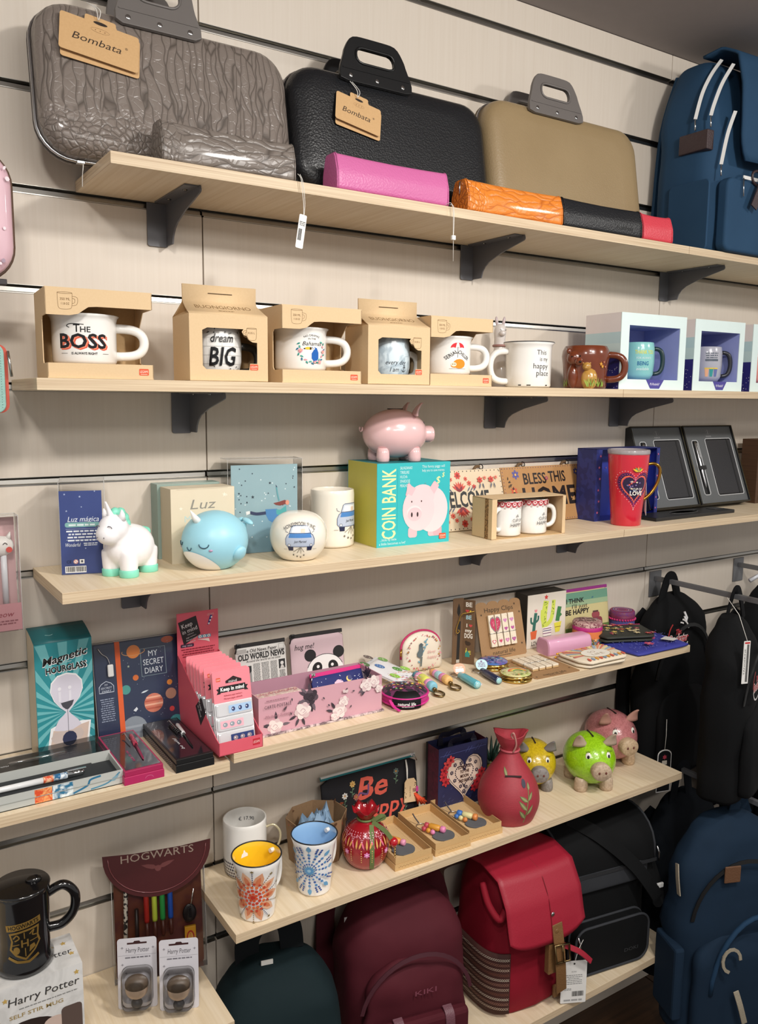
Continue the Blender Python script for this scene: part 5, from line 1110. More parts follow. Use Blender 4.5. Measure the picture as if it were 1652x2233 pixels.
# --- long pen boxes at the left end
GRY = mat('#b9bcb8', .5); DKF = mat('#2a2d30', .7)
t = thing('pen_box', 'long pale grey pen box with a marbled pen, at the front left', 'pen box', (-.62, -.204, ZL), 0)
w, d, h = .398, .074, .022
G().box(0, w, 0, .002, 0, h, GRY).obj('front_panel', t); G().box(0, w, d-.002, d, 0, h+.004, GRY).obj('back_panel', t)
for x in (0, w-.002): G().box(x, x+.002, .002, d-.002, 0, h, GRY).obj('side_panel', t)
G().box(0, w, .0, d, 0, .0012, GRY).obj('bottom_panel', t); G().box(.002, w-.03, .006, d-.004, .0012, .013, DKF).obj('pen_bed', t); G().box(w-.030, w-.002, .006, d-.004, .0012, .011, DKF).obj('pen_bed', t)
G().box(.0, w, -.0006, 0, .0105, .0115, mat('#9a9d99', .5)).obj('lid_seam', t)
g = G(); g.M = Matrix.Translation((.2, .033, .0185)) @ Matrix.Rotation(PI/2, 4, 'Y')
g.lathe([(.001, .0), (.0022, .003), (.0035, .012), (.0042, .02), (.0046, .09)], mat('#e8e9ea', .15, coat=.5), 16); g.lathe([(.0048, .09), (.0051, .092), (.0051, .104)], mat('#d5583a', .25, 'marble', 0, '#f2c39a', sc=120), 16); g.lathe([(.0051, .104), (.0051, .124)], mat('#2f6a96', .25, 'marble', 0, '#dfe6ea', sc=120), 16); g.lathe([(.005, .124), (.0045, .146), (.002, .149)], chrome('#c8cacc', .12), 16); o = g.obj('pen', t)
G().box(.325, .352, .031, .035, .0235, .0252, STEEL, .0006).obj('clip', o); G().box(.198, .21, .029, .037, .013, .0225, STEEL, .001).obj('pen_tip', o)
q = Print(.4); q.rect(.272, .296, .001, .0215, mat('#d8502c', .45, 'marble', 0, '#f0b070', sc=90)); q.rect(.296, .325, .001, .0215, mat('#2d6f93', .45, 'marble', 0, '#dfe8ea', sc=70)); q.curve([(.325, .003), (.345, .010), (.35, .018), (.365, .0205)], .003, '#2d6f93'); q.curve([(.35, .003), (.375, .007), (.393, .0195)], .0022, '#4a86a2'); q.leaf(.38, .008, .014, .006, .6, '#7fa5b5'); q.put(t, 'printed_marbling')
t = thing('pen_box', 'long black pen box with a clear lid, behind the grey pen box', 'pen box', (-.62, -.118, ZL), 0)
w, d = .398, .074; G().box(0, w, 0, d, 0, .012, mat('#1c1c1e', .4), .001).obj('base', t); G().box(.004, w-.004, .006, d-.006, .012, .0135, mat('#26282c', .6)).obj('pen_bed', t)
g = G(); g.box(0, w, 0, d, .0122, .021, CLEAR); g.obj('clear_lid', t)
g = G(); g.M = Matrix.Translation((.255, .036, .0165)) @ Matrix.Rotation(PI/2, 4, 'Y'); g.lathe([(.001, 0), (.003, .004), (.0034, .03), (.0034, .085), (.002, .088)], chrome('#d2d4d6', .12), 14); g.obj('pen', t)
q = Print(.4); q.text('with love from me to you', .2, .02, .006, '#d4d6d8', .11, shear=.3); q.rect(.02, .05, .012, .024, '#c8c8c8', .002); q.put(t, 'lid_lettering', on_top(.0212))
def lidded_box(label, x, w, d, base, lid, ink1, band, txt, zz=ZL):
    t = thing('pen_box', label, 'pen box', (x, -.215, zz), .0)
    G().box(0, w, 0, d, 0, .013, base, .0008).obj('base', t); G().box(.0012, w-.0012, .0012, d-.0012, .013, .0215, lid, .0008).obj('lid_rim', t)
    G().box(.004, w-.004, .006, d-.006, .0213, .0218, mat('#211c22', .12, coat=.8)).obj('clear_window', t)
    g = G(); g.M = Matrix.Translation((w*.62, d*.18, .0232)) @ Matrix.Rotation(-PI/2, 4, 'X') @ Matrix.Rotation(.1, 4, 'Y'); g.lathe([(.0006, .0), (.0016, .004), (.0022, .03), (.0024, .06)], ink1, 12); g.lathe([(.0034, .06), (.0038, .066), (.0036, .1), (.002, .106)], band, 14); o = g.obj('pen', t)
    G().tube([(w*.56, d*.83, .0265), (w*.62, d*.83, .029), (w*.62, d*.62, .0275)], .001, STEEL, 6).obj('clip', o)
    q = Print(.3); q.text(txt, d*.34, -w*.40, .0052, txt and ('#c2316e' if 'you' in txt else '#d9d9db'), d*.28, shear=.3); q.put(t, 'window_lettering', lambda a, b, z: (-b, a, .0219+z)); return t
t = lidded_box('magenta pen box with a clear lid, right of the grey pen box', -.2235, .0615, .158, mat('#b32a5d', .4), mat('#a52553', .4), mat('#8a2346', .3), mat('#c0455a', .2, 'speckle', 0, '#7a1e36', sc=900), 'made for you')
q = Print(.4); q.line(arc(.038, .0045, .006, 0, 180, 10, .004), .0005, '#d87aa0'); q.put(t, 'printed_mark')
t = lidded_box('black pen box with a striped pen under its clear lid', -.1435, .063, .175, mat('#161617', .4), mat('#1a1a1b', .3), mat('#151517', .25), mat('#e8e8e8', .3, 'rib'), 'be wild')
q = Print(.4); q.dots([(.02+.007*i, z) for i in range(19) for z in (.003, .0065, .01)], .0012, '#c9c9cb', 6); q.put(t, 'printed_dots', lambda a, b, z: (-z, a, b))
for i in range(7): G().tube([(.0625*.62+.0041*math.cos(a), .033+.0062*i+.062, .0238+.0041*math.sin(a)) for a in [PI*k/8 for k in range(-1, 10)]], .0012, mat('#161617', .3), 5).obj('pen_stripe', t.children[3] if False else [c for c in t.children if c.name.startswith('pen')][0])
# --- red display of page markers
CR = mat('#dd6070', .5, h2='#d75868')
t = thing('counter_display', 'coral red card counter display for page markers', 'display', (-.0745, -.220, Z4), .01)
w, d = .0765, .182; th = .0012
G().box(0, w, 0, th, 0, .022, CR).obj('front_panel', t); G().box(0, w, 0, d, 0, th, CR).obj('bottom_panel', t); G().box(0, w, d-th, d, 0, .193, CR).obj('back_panel', t)
for x in (0, w-th): G().prism([(0, 0), (d, 0), (d, .118), (d-.006, .118), (.012, .026), (0, .022)], th, CR, 'x', x).obj('side_panel', t)
q = Print(.45); q.rect(w-.018, w-.005, .006, .017, '#c42f3c', .001); q.text('LEGAMI', w-.0115, .0115, .0045, '#f4d6d0', .011); q.put(t, 'printed_logo')
q = Print(.45); q.poly([(.002, .177), (.035, .186), (.043, .152), (.012, .135)], '#1d1b1c'); q.text('Keep', .018, .171, .0085, '#e9e6e4', .02, rot=.27); q.text('in mind', .023, .1615, .008, '#e9e6e4', .028, rot=.27)
for i, s in enumerate(('Adhesive', 'page markers', 'Marque-pages', 'adhésifs')): q.text(s, .0245+.001*i, .1545-.0048*i, .0026, '#cfcac8', (.012, .019, .02, .012)[i], rot=.27)
q.text('LEGAMI', .062, .185, .0042, '#e7b9b4', .012)
q.poly([(.056, .166), (.060, .1672), (.0655, .183), (.0615, .184)], '#34357c')
for k in range(3): q.dot(.0588+.0026*k, .1685+.0055*k, .0017, '#e9e4ea')
q.rect(.038, .062, .144, .1495, '#6aa0b8', .001)
for k in range(3): q.dot(.042+.008*k, .1468, .0026, '#eef0ee'); q.dot(.042+.008*k, .1466, .001, '#2d3a44')
q.poly([(.036, .1425), (.058, .142), (.060, .135), (.052, .1385)], '#e9cfc8'); q.rect(.006, .030, .131, .137, '#3a1d38', .0015); q.text('my size', .018, .134, .0032, '#cfc4c8', .018)
q.lines(.006, .07, .126, .0018, 4, '#8c2434', 2.4); q.put(t, 'printed_back', on_y(d-th))
q = Print(.45); q.poly([(.028, .053), (.055, .077), (.074, .055), (.05, .026)], '#1d1b1c'); q.text('Keep', .05, .0605, .007, '#e9e6e4', .017, rot=-.9); q.text('in mind', .046, .05, .006, '#e9e6e4', .02, rot=-.9); q.put(t, 'side_label', lambda a, b, z: (-z, d-a-.055, b))
PINK = mat('#ef8994', .4, h2='#ec828d'); BLIS = mat('#e9e9ec', .12, alpha=.62)
def marker_pack(y, first=None, lean=-.14, z=.0022, dx=0):
    if first is not None: t = copy_tree(first)
    else:
        t = thing('page_marker_pack', '', 'pack', (0, 0, 0), 0, 'pink packs of page markers in the red display'); w = .0655
        G().prism(rrect(0, w, 0, .125, .003, 4), .0005, mat('#eeeef0', .35), 'y', .0001).obj('backing_card', t); hd = G().prism([(0, .074), (w, .074)]+arc(w-.003, .122, .003, 0, 90, 4)+arc(.003, .122, .003, 90, 180, 4), -.0006, PINK, 'y', 0).obj('header_card', t)
        q = Print(.35); q.rect(.006, .0135, .1085, .1145, ORA, .0008); q.text('LEGAMI', .0098, .1115, .003, '#f6dcd4', .006)
        q.poly([(.022, .104), (.022, .108), (.029, .111), (.036, .1145), (.043, .111), (.05, .108), (.05, .104)], '#2a1a1d'); q.text('mind', .0345, .1065, .0045, '#e8e4e2', .014)
        q.poly([(.005, .088), (.012, .0885), (.012, .0975), (.005, .0965), (.008, .0925)], '#2a2526'); q.poly([(.0605, .088), (.0535, .0885), (.0535, .0975), (.0605, .0965), (.0575, .0925)], '#2a2526'); q.rect(.0095, .056, .090, .1, '#1d1b1c'); q.text('Keep in mind', .0328, .095, .0062, '#f4f2f0', .041, bold=.03)
        q.text('Adhesive page markers', .033, .0845, .0028, '#8c2a38', .032); q.text('Marque-pages adhésifs', .033, .0795, .0028, '#8c2a38', .032); q.put(hd, 'lettering', on_y(-.0006))
        for i, (z0, c1, c2) in enumerate(((.052, '#a9c6e6', '#34406e'), (.0285, '#eab4c0', '#8f9aa2'), (.005, '#2c3f74', '#9a8f96'))):
            g = G(); o1 = rrect(.001, w-.001, z0, z0+.0205, .003, 3); g.rings([[(a, y, b) for a, b in inset(o1, k)] for k, y in ((0, -.0003), (.0006, -.003), (.003, -.0042))], BLIS, cap=True, smooth=False); bo = g.obj('blister', t)
            q = Print(.4); x0 = (.022, .006, .022)[i]; q.rect(x0, x0+.040, z0+.004, z0+.0165, c1, .001)
            for k in range(3): q.dot(x0+.008+.012*k, z0+.010, .0042 if i else .0032, c2, .0038, 10); q.dot(x0+.007+.012*k, z0+.0105, .0012, '#f2eef0', n=6)
            q.put(bo, 'printed_markers', on_y(-.0043))
    t.location = (-.0745+.0053+dx, y, Z4+z); t.rotation_euler = (lean, 0, .0); return t
first = marker_pack(-.2035, None, -.19, .004); first['label'] = 'pink pack of page markers, frontmost in the red display'
m2 = marker_pack(-.196, first, -.17, .004, -.001); m2['label'] = 'pink pack close behind the frontmost one in the red display'
m3 = marker_pack(-.174, first, -.17, .004, -.0035); m3['label'] = 'pink pack with half its header showing, midway in the red display'
for i, y in enumerate((-.154, -.140, -.126, -.112, -.096)):
    m = marker_pack(y, first, -.15, .003, -.0045-.0003*i); m['label'] = 'pink pack showing only its top, %s in the red display' % ('fifth from the back', 'fourth from the back', 'third from the back', 'second from the back', 'backmost')[i]
# --- pink floral tray and what is in it
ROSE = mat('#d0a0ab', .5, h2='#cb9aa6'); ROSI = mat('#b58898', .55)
t = thing('storage_tray', 'dusty pink card tray printed with roses and carte postale lettering', 'tray', (.0105, -.185, Z4+.0004), -.015)
w, d, h = .244, .084, .068; th = .0016
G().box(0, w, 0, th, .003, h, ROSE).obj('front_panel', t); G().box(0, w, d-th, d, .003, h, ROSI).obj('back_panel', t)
for x in (0, w-th): G().box(x, x+th, th, d-th, .003, h, ROSE).obj('side_panel', t)
G().box(-.003, w+.003, -.004, d, .0, .003, mat('#d8c5c4', .5, 'marble', 0, '#6d5a60', sc=90)).obj('base_board', t)
q = Print(.45); BLK2 = '#3d343c'; CRM = '#eadcd8'
def rose(x, z, r, dark=0):
    a, b, c = (BLK2, '#5a4c55', '#2c252c') if dark else (CRM, '#d9bfc0', '#c7a5aa')
    for k in range(6): u = k*1.05+x*40; q.dot(x+r*.55*math.cos(u), z+r*.5*math.sin(u), r*.52, a if k % 2 else b, r*.45, 10, u)
    q.dot(x, z, r*.6, a, r*.52, 10); q.curve([(x-r*.3, z), (x, z+r*.25), (x+r*.3, z-.02*r), (x, z-r*.25)], r*.08, c); q.curve([(x-r*.55, z-r*.1), (x-r*.1, z-r*.5), (x+r*.5, z-r*.2)], r*.08, c)
rd = random.Random(6)
def spray(x, z, r, n):
    for k in range(n): u = rd.uniform(0, 6.28); q.leaf(x+r*.6*math.cos(u), z+r*.6*math.sin(u), r*1.0, r*.34, u, ('#4a3f49', '#6d5f68', '#3d343c')[k % 3])
spray(.033, .015, .016, 7); rose(.03, .014, .014); spray(.098, .053, .017, 8); rose(.098, .054, .014, 1); spray(.078, .028, .015, 6); rose(.082, .032, .0155); spray(.15, .016, .015, 8); rose(.155, .018, .014); rose(.163, .034, .010); spray(.212, .055, .014, 7); rose(.21, .056, .013); rose(.225, .06, .012); rose(.236, .045, .008); rose(.145, .01, .009)
for x, z in ((.06, .03), (.13, .035), (.12, .05), (.185, .05), (.17, .058), (.178, .025), (.06, .06)): q.leaf(x, z, .006, .003, rd.uniform(0, 6), '#5a4c55')
q.leaf(.165, .05, .008, .006, .6, '#dcc6c6'); q.leaf(.165, .05, .008, .006, 2.2, '#dcc6c6')
q.text('CARTE POSTALE', .034, .052, .0058, '#5a4650', .05); q.lines(.012, .055, .062, .0014, 1, '#9a6a78'); q.text('Madame Suzanne', .036, .035, .005, '#9a6a78', .052, shear=.3); q.curve([(.045, .038), (.05, .045), (.05, .053)], .0006, '#5a4650'); q.leaf(.044, .041, .009, .004, .8, '#5a4650')
q.put(t, 'printed_roses')
q = Print(.45); spray(.045, .045, .012, 6); rose(.05, .05, .011, 1); rose(.065, .05, .011); q.put(t, 'inner_print', on_y(d-th)) if False else q.bm.free()
q = Print(.45)
for x, z, dk in ((.02, .05, 0), (.036, .054, 1), (.052, .05, 0)): spray(x, z, .012, 5); rose(x, z, .011, dk)
q.put(t, 'inner_roses', lambda a, b, z: (w-th-z, d-a, b))
def pouch(name, label, cat, loc, w, h, m, zipm, rz=0, rx=0, th=.008, shape=None, group=None, puller=-1, tape=.006):
    """flat zip pouch: pillow body, zip tape along the top, slider; front at -y"""
    t = thing(name, label, cat, loc, rz, group, rx)
    out = shape or roundpoly([(-w/2, 0), (w/2, 0), (w/2, h-tape), (-w/2, h-tape)], .005, 4)
    n = 44; cx = (0, h*.45); out = resample(out, n, cx) if not shape else out
    g = G(); g.rings([[(a, y, b) for a, b in inset(out, k)] for k, y in ((.0, -.0006), (.002, -th*.25), (.012, -th*.46), (.03, -th*.5))], m, cap=True); g.rings([[(a, y, b) for a, b in inset(out, k)] for k, y in ((.0, -.0006), (.002, th*.25), (.012, th*.46), (.03, th*.5))], m, cap=True); g.obj('body', t)
    if tape:
        g = G(); g.box(-w/2+.001, w/2-.001, -.0018, .0018, h-tape-.0015, h, mat(zipm, .6, 'rib', sc=900), .0008); zo = g.obj('zip', t)
        g = G(); x = puller*(w/2-.008); g.box(x-.004, x+.004, -.0035, .0025, h-tape*.9, h+.0012, STEEL if zipm != '#1c1b1c' else mat('#19191a', .3), .0008); g.tube([(x, -.003, h-.002), (x+puller*.006, -.0045, h-.008), (x+puller*.009, -.005, h-.016)], .0012, STEEL if zipm != '#1c1b1c' else mat('#19191a', .3), 5); g.obj('slider', zo)
    return t
t = pouch('pouch', 'navy pouch with a pink zip, clouds and a moon, inside the pink tray', 'pouch', (.204, -.142, Z4+.012), .12, .062, mat('#2f3570', .55, 'fabric', 0, '#2a2f66'), '#d42a7c', .03, -.5)
q = Print(.5); rd = random.Random(1); q.dots([(rd.uniform(-.055, .055), rd.uniform(.008, .05)) for _ in range(60)], .0009, '#d5d8ea', 5); q.dot(-.005, .038, .0055, '#ecc0d4', .0042); q.dot(-.010, .036, .0042, '#ecc0d4', .0036); q.dot(.001, .036, .0038, '#ecc0d4', .0032); q.dot(.018, .04, .0055, '#efd27a'); q.dot(.0205, .0415, .0048, '#2f3570'); q.put(t, 'printed_stars', on_y(-.0042))
t = thing('notebook', 'cream floral notebook standing in the left of the pink tray', 'notebook', (.016, -.168, Z4+.004), .02)
G().box(0, .085, 0, .022, 0, .058, mat('#d9c8bc', .5, 'marble', 0, '#c69a98', sc=140), .001).obj('block', t)
q = Print(.5)
for k in range(9): q.flower(.006+.009*k, .011+.003*(k % 2), .005, ('#d79aa0', '#c98a8e')[k % 2], '#e8d8b8', 5)
q.put(t, 'printed_flowers', on_top(.0581))['kind'] = 'stuff'
# --- pouches behind the tray
t = pouch('pouch', 'newspaper print pouch lettered old world news, leaning on the wall', 'pouch', (.092, -.03, Z4+.001), .104, .112, mat('#d9d8d4', .55), '#1c1b1c', -.02, -.14)
q = Print(.5); K = '#1f1f20'
q.text('The Old News Paper', -.003, .098, .0068, K, .07, shear=.1); q.text('OLD WORLD NEWS', 0, .087, .0115, K, .094, bold=.03); q.text('Around the world on no zone', .003, .0785, .0046, K, .07, shear=.3); q.rect(-.049, -.030, .095, .1025, '#b5b4b0'); q.line([(.036, .094), (.047, .094), (.047, .1035), (.036, .1035)], .0006, '#8a8a88', True)
q.rect(-.048, .048, .0925, .0929, '#8a8a88'); q.rect(-.046, -.022, .035, .07, '#2a2a2b'); q.poly([(-.046, .05), (-.038, .062), (-.03, .052), (-.022, .06), (-.022, .035), (-.046, .035)], '#8d8d8c'); q.rect(.034, .047, .056, .0735, '#2a2a2b'); q.dot(.0405, .066, .0035, '#d2d0cc'); q.poly([(.036, .056), (.045, .056), (.0425, .062), (.0385, .062)], '#c2c0bc')
for k, (a, b) in enumerate(((-.019, -.004), (-.002, .014), (.016, .031))): q.lines(a, b, .0715, .0011, 17, '#6a6a68', 2.1, .15, k)
q.lines(.034, .047, .052, .0011, 10, '#6a6a68', 2.1); q.put(t, 'newsprint', on_y(-.0042))
t = pouch('pouch', 'pale pink panda pouch lettered hug me, leaning on the wall', 'pouch', (.2115, -.03, Z4+.001), .116, .113, mat('#cdb4ba', .5, h2='#c8adb4'), '#1c1b1c', -.05, -.14)
q = Print(.5); q.text('hug me!', -.028, .088, .011, K, .042, shear=.25)
for s in (-1, 1): q.dot(.014+s*.031, .069, .0125, '#1c1b1c', .012, 18)
q.dot(.014, .034, .040, '#ebe8e6', .034, 30); q.line(arc(.014, .034, .040, 20, 160, 20, .034), .0012, '#1c1b1c')
for s in (-1, 1): q.dot(.014+s*.0175, .042, .0105, '#1c1b1c', .0125, 18, s*.5); q.dot(.014+s*.0155, .045, .0032, '#ece9e8')
q.dot(.014, .028, .005, '#1c1b1c', .003); q.put(t, 'printed_panda', on_y(-.0042))
t = pouch('pouch', 'white pouch with green cactus prints lying behind the pink tray', 'pouch', (.374, -.098, Z4+.010), .07, .09, mat('#dfdfe2', .4), '#c9c9cc', .55, -1.3, .014)
q = Print(.4); rd = random.Random(12)
for x, z, c in ((-.02, .02, '#8cc63f'), (.012, .03, '#4c8f3f'), (-.01, .06, '#3f6fae'), (.025, .07, '#6a9a4a'), (-.03, .085, '#4c6f3f'), (.005, .095, '#5a4a4a'), (.03, .02, '#8cc63f')): q.dot(x, z, .0075, c, .011, 14, .3); q.dots([(x+rd.uniform(-.004, .004), z+rd.uniform(-.007, .007)) for _ in range(8)], .0009, '#dfe8d0', 5)
q.put(t, 'printed_cactus', on_y(-.0072))
# --- round coin purse
MAG = mat('#c2267e', .5, 'rib', sc=500)
t = thing('coin_purse', 'round dark flowered coin purse with magenta zip edge, at the shelf front', 'purse', (.317, -.172, Z4), -.5)
pr = [(.038, .001), (.0435, .004), (.0445, .010), (.0445, .018), (.0425, .022)]
G().lathe([(.002, 0)]+pr, MAG, 40).obj('zip_wall', t); G().lathe([(.0425, .022), (.039, .0262), (.03, .029), (.015, .0305), (.0005, .031)], mat('#2c2a33', .5, 'speckle', 0, '#6b3358', sc=180), 40, cap=False).obj('top', t)
for z in (.0075, .0205): G().tube([(.0448*math.cos(a), .0448*math.sin(a), z) for a in [2*PI*k/36 for k in range(36)]], .0018, mat('#d0308a', .45), 6, loop=True).obj('piping', t)
q = Print(.5); rd = random.Random(21)
for i in range(150):
    r = .037*math.sqrt(rd.random()); a = rd.uniform(0, 6.28); x, y = r*math.cos(a), r*math.sin(a)
    if y > -.024: q.flower(x, y, rd.uniform(.0014, .0032), rd.choice(('#e05a7a', '#e8904a', '#4f8fb8', '#d8c23e', '#8a5ab0', '#e8e0e4', '#58a070', '#c23a6a')), '#f4e6a0', 5)
q.text('love', 0, .012, .008, '#e0a040', .022, bold=.02)
top = lambda x, y, z: (x, y, .0312-(x*x+y*y)*3.6-max(0, (x*x+y*y)-.0009)*4+z*2)
q.put(t, 'printed_flowers', top, (.006, .006))['kind'] = 'stuff'
g = G(); g.rings([[((.0462-.0*k)*math.sin(a)*1.0, -(.0462)*math.cos(a), z) for a in [-.62+1.24*i/14 for i in range(15)]] for z in (.002, .020)]+[[(r*math.sin(a), -r*math.cos(a), z) for a in [-.62+1.24*i/14 for i in range(15)]] for r, z in ((.043, .0245), (.036, .0288), (.030, .0305))], mat('#151517', .55, 'fabric'), cap=False, closed=False); o = g.obj('black_tab', t)
q = Print(.5); q.text('natural life', .0, .0115, .0062, '#f0eeea', .034, bold=.02); q.lines(-.010, .014, .0055, .0012, 1, '#cfcac4'); q.put(o, 'lettering', on_cyl(.0464), (.004, 0))
g = G(); g.tube(bez([(-.03, -.034, .016), (-.025, -.046, .008), (-.014, -.056, .003)], 5), 0, mat('#d0308a', .5), flat=(.006, .0015), up=(0, 0, 1)); g.obj('zip_pull', t)
# --- cream half-moon cosmetic pouch
sh = arc(0, .05, .049, 0, 180, 18, .034)+roundpoly([(-.049, .05), (-.051, .006), (-.046, 0), (.046, 0), (.051, .006), (.049, .05)], .003, 2)
sh = resample(sh, 44, (0, .04))
t = pouch('pouch', 'cream half moon pouch with a grey bird and magenta zip, against the wall', 'pouch', (.452, -.04, Z4), .1, .084, mat('#e3d8c6', .45, 'leather', sc=500, bump=.1), '#c02a62', -.03, -.1, .022, sh, tape=0)
g = G(); g.tube([(1.0*a, .001, .002+b*1.0) for a, b in arc(0, .05, .049, 5, 175, 20, .034)], 0, mat('#c02a62', .5, 'rib', sc=700), flat=(.009, .0022), up=(0, -1, 0)); 
g = G(); pts = arc(0, .05, .0495, 8, 178, 20, .0345)+[(-.051, .03)]; g.tube([(a, .0, b+.0005) for a, b in pts], .0024, mat('#c02a62', .5, 'rib', sc=900), 8); zo = g.obj('zip', t); G().tube([(-.05, -.004, .052), (-.054, -.007, .047), (-.055, -.008, .038)], .0018, chrome('#c79a4a', .25), 6).obj('zip_puller', zo)
G().tube(bez([(-.05, -.004, .012), (-.057, -.008, .006), (-.053, -.012, -.0), (-.047, -.011, .001)], 5), .0012, mat('#e6e0d4', .5), 6).obj('wrist_loop', t)
q = Print(.45); rd = random.Random(31)
for i in range(70):
    a = rd.uniform(0, 2*PI); x = .044*math.cos(a)*rd.uniform(.86, 1.0); z = .04+.038*math.sin(a)*rd.uniform(.88, 1.0); q.dot(x, z, rd.uniform(.0007, .002), rd.choice(('#c0485e', '#b8873e', '#8a5a5a', '#d88a96')), n=6)
q.poly([(-.018, .034), (-.012, .03), (-.005, .034), (-.002, .044), (-.0035, .054), (-.008, .058), (-.012, .055), (-.013, .047), (-.018, .041)], '#5d6a6e'); q.dot(-.0075, .0565, .0045, '#505c60'); q.poly([(-.004, .058), (-.0005, .0565), (-.004, .0555)], '#3a4448'); q.poly([(-.012, .012), (-.008, .012), (-.005, .032), (-.010, .032)], '#6b706c'); q.curve([(-.004, .04), (.004, .052), (.006, .066)], .0012, '#4f8fa8')
for a, b, u in ((.004, .055, .3), (.005, .06, 2.2), (.006, .064, .9), (-.012, .02, 2.4), (.003, .05, 2.6)): q.leaf(a, b, .007, .003, u, '#5f9fb8')
q.text('live', .018, .04, .007, '#dba3a0', .02, shear=.3); q.text('happy', .02, .029, .007, '#dba3a0', .026, shear=.3); q.put(t, 'printed_bird', on_y(-.0114))
# --- bead key rings, torches
BRASS = chrome('#8d7a55', .28)
def bead_key(label, x, y, rz, cols, clasp=1):
    t = thing('key_ring', label, 'key ring', (x, y, Z4), rz)
    L = .0
    for i, (c, l, r) in enumerate(cols):
        g = G(); g.M = Matrix.Translation((0, -L-l/2, r)) @ Matrix.Rotation(PI/2, 4, 'X'); g.lathe([(r*.55, -l/2), (r*.9, -l*.44), (r, -l*.25), (r, l*.25), (r*.9, l*.44), (r*.55, l/2)], mat(c, .45, 'rib', sc=500), 16); g.obj('bead', t); L += l
    g = G(); g.tube([(0, .008, .008), (0, -L-.006, .008)], .0016, mat('#5a5048', .7), 6); g.obj('cord', t)
    g = G(); g.lathe([(.003, 0), (.0042, .001), (.0042, .006), (.003, .007)], BRASS, 12); o = g.obj('swivel', t); o.matrix_local = Matrix.Translation((0, -L, .0065)) @ Matrix.Rotation(PI/2, 4, 'X')
    g = G(); g.tube(bez([(0, -L-.006, .0045), (.0085, -L-.013, .004), (.0095, -L-.026, .0035), (0, -L-.035, .003), (-.0095, -L-.026, .0035), (-.0085, -L-.013, .004)], 5), .0022, BRASS, 8, loop=True); g.obj('snap_hook', t)
    return t
bead_key('pastel bead key ring with a yellow middle bead, nearest the round purse', .409, -.078, -.17, (('#4f8596', .012, .009), ('#e29ac2', .013, .0098), ('#dfe06a', .030, .0105), ('#e29ac2', .012, .0098), ('#86c3d6', .016, .0098)))
bead_key('pastel bead key ring with an orange end bead, right of the yellow beaded one', .452, -.076, -.12, (('#e0a06a', .012, .0075), ('#e29ac2', .010, .008), ('#a9d6e2', .018, .0085), ('#d98ab4', .012, .009), ('#f0c07a', .02, .0095)))
def torch(label, x, y, rz, c, tagc, tagprint):
    t = thing('key_ring_torch', label, 'key ring', (x, y, Z4), rz)
    M0 = Matrix.Translation((0, 0, .0085)) @ Matrix.Rotation(PI/2, 4, 'X'); m = mat(c, .22, coat=.5)
    g = G(); g.M = M0; g.lathe([(.001, -.001), (.0055, 0), (.0065, .002), (.0065, .010), (.0075, .013), (.008, .016), (.0082, .066), (.0078, .0675), (.001, .0675)], m, 20); g.obj('barrel', t)
    g = G(); g.M = M0; g.lathe([(.0062, .0676), (.0062, .069), (.001, .069)], mat('#9fd0d4', .1), 16); g.obj('lens', t)
    G().tube([(.012*math.cos(a), .014+.012*math.sin(a), .003) for a in [2*PI*k/20 for k in range(20)]], .0011, STEEL, 6, loop=True).obj('split_ring', t)
    g = G(); g.prism(rrect(-.013, .013, 0, .023, .011, 6), .0008, mat(tagc, .5), 'y', 0); o = g.obj('paper_tag', t); o.location = (.006, .008, .006); o.rotation_euler = (-.5, 0, -.2)
    q = Print(.5); q.lines(-.008, .008, .014, .0018, 3, tagprint, 1.8); q.dot(0, .0185, .0022, tagprint) if tagprint != '#f4ece4' else q.rect(-.009, .009, .005, .012, tagprint); q.put(o, 'tag_print')
    g = G(); g.prism(rrect(-.011, .011, -.008, .008, .006, 5), .0015, mat('#dfe3ea', .3), 'z', .0005); o = g.obj('rubber_charm', t); o.location = (.012, -.045, 0); return t
torch('turquoise torch key ring with an orange paper tag', .487, -.125, -.12, '#5fb4c2', '#dfa98a', '#f4ece4')
torch('navy torch key ring with a pale blue paper tag', .543, -.128, -.17, '#1f2a4a', '#b9dbe2', '#7d6a92')
# --- compact mirrors
GOLD2 = chrome('#d3b264', .2)
def compact(label, x, y, rz, topm, paint):
    t = thing('compact_mirror', label, 'mirror', (x, y, Z4), rz)
    for z0, nm in ((0, 'base_shell'), (.0075, 'lid_shell')): G().lathe([(.03, z0), (.0335, z0+.001), (.0342, z0+.0035), (.0335, z0+.006), (.031, z0+.007)], GOLD2, 40).obj(nm, t)
    G().lathe([(.0318, .0138), (.030, .0158), (.02, .0172), (.0005, .018)], topm, 36, cap=False).obj('lid_picture', t); G().box(-.003, .003, -.037, -.033, .004, .010, GOLD2, .001).obj('clasp', t)
    q = Print(.25); paint(q); q.put(t, 'printed_picture', lambda a, b, z: (a, b, .01815-(a*a+b*b)*2.5+z*3), (.006, .006)); return t
def p1(q):
    rd = random.Random(7)
    for i in range(36): a = rd.uniform(0, 6.28); r = .026*math.sqrt(rd.random()); q.dot(r*math.cos(a), r*math.sin(a), rd.uniform(.002, .005), rd.choice(('#3f6fb4', '#6a5aa8', '#4aa0c0', '#8f5aa0', '#2f4f94')), rd.uniform(.001, .003), 8, rd.uniform(0, 3))
def p2(q):
    for k, c in enumerate(('#d8503a', '#e8a03e', '#e8d85a', '#7ab06a')): q.line(arc(.004, -.006, .02-.0035*k, 10, 170, 14), .0034, c)
    rd = random.Random(9)
    for i in range(24): a = rd.uniform(0, 6.28); q.flower(.025*math.cos(a), .025*math.sin(a), .003, rd.choice(('#b8c06a', '#d88a4a', '#e8e0c0', '#7a9a5a')), '#f0e0a0', 5)
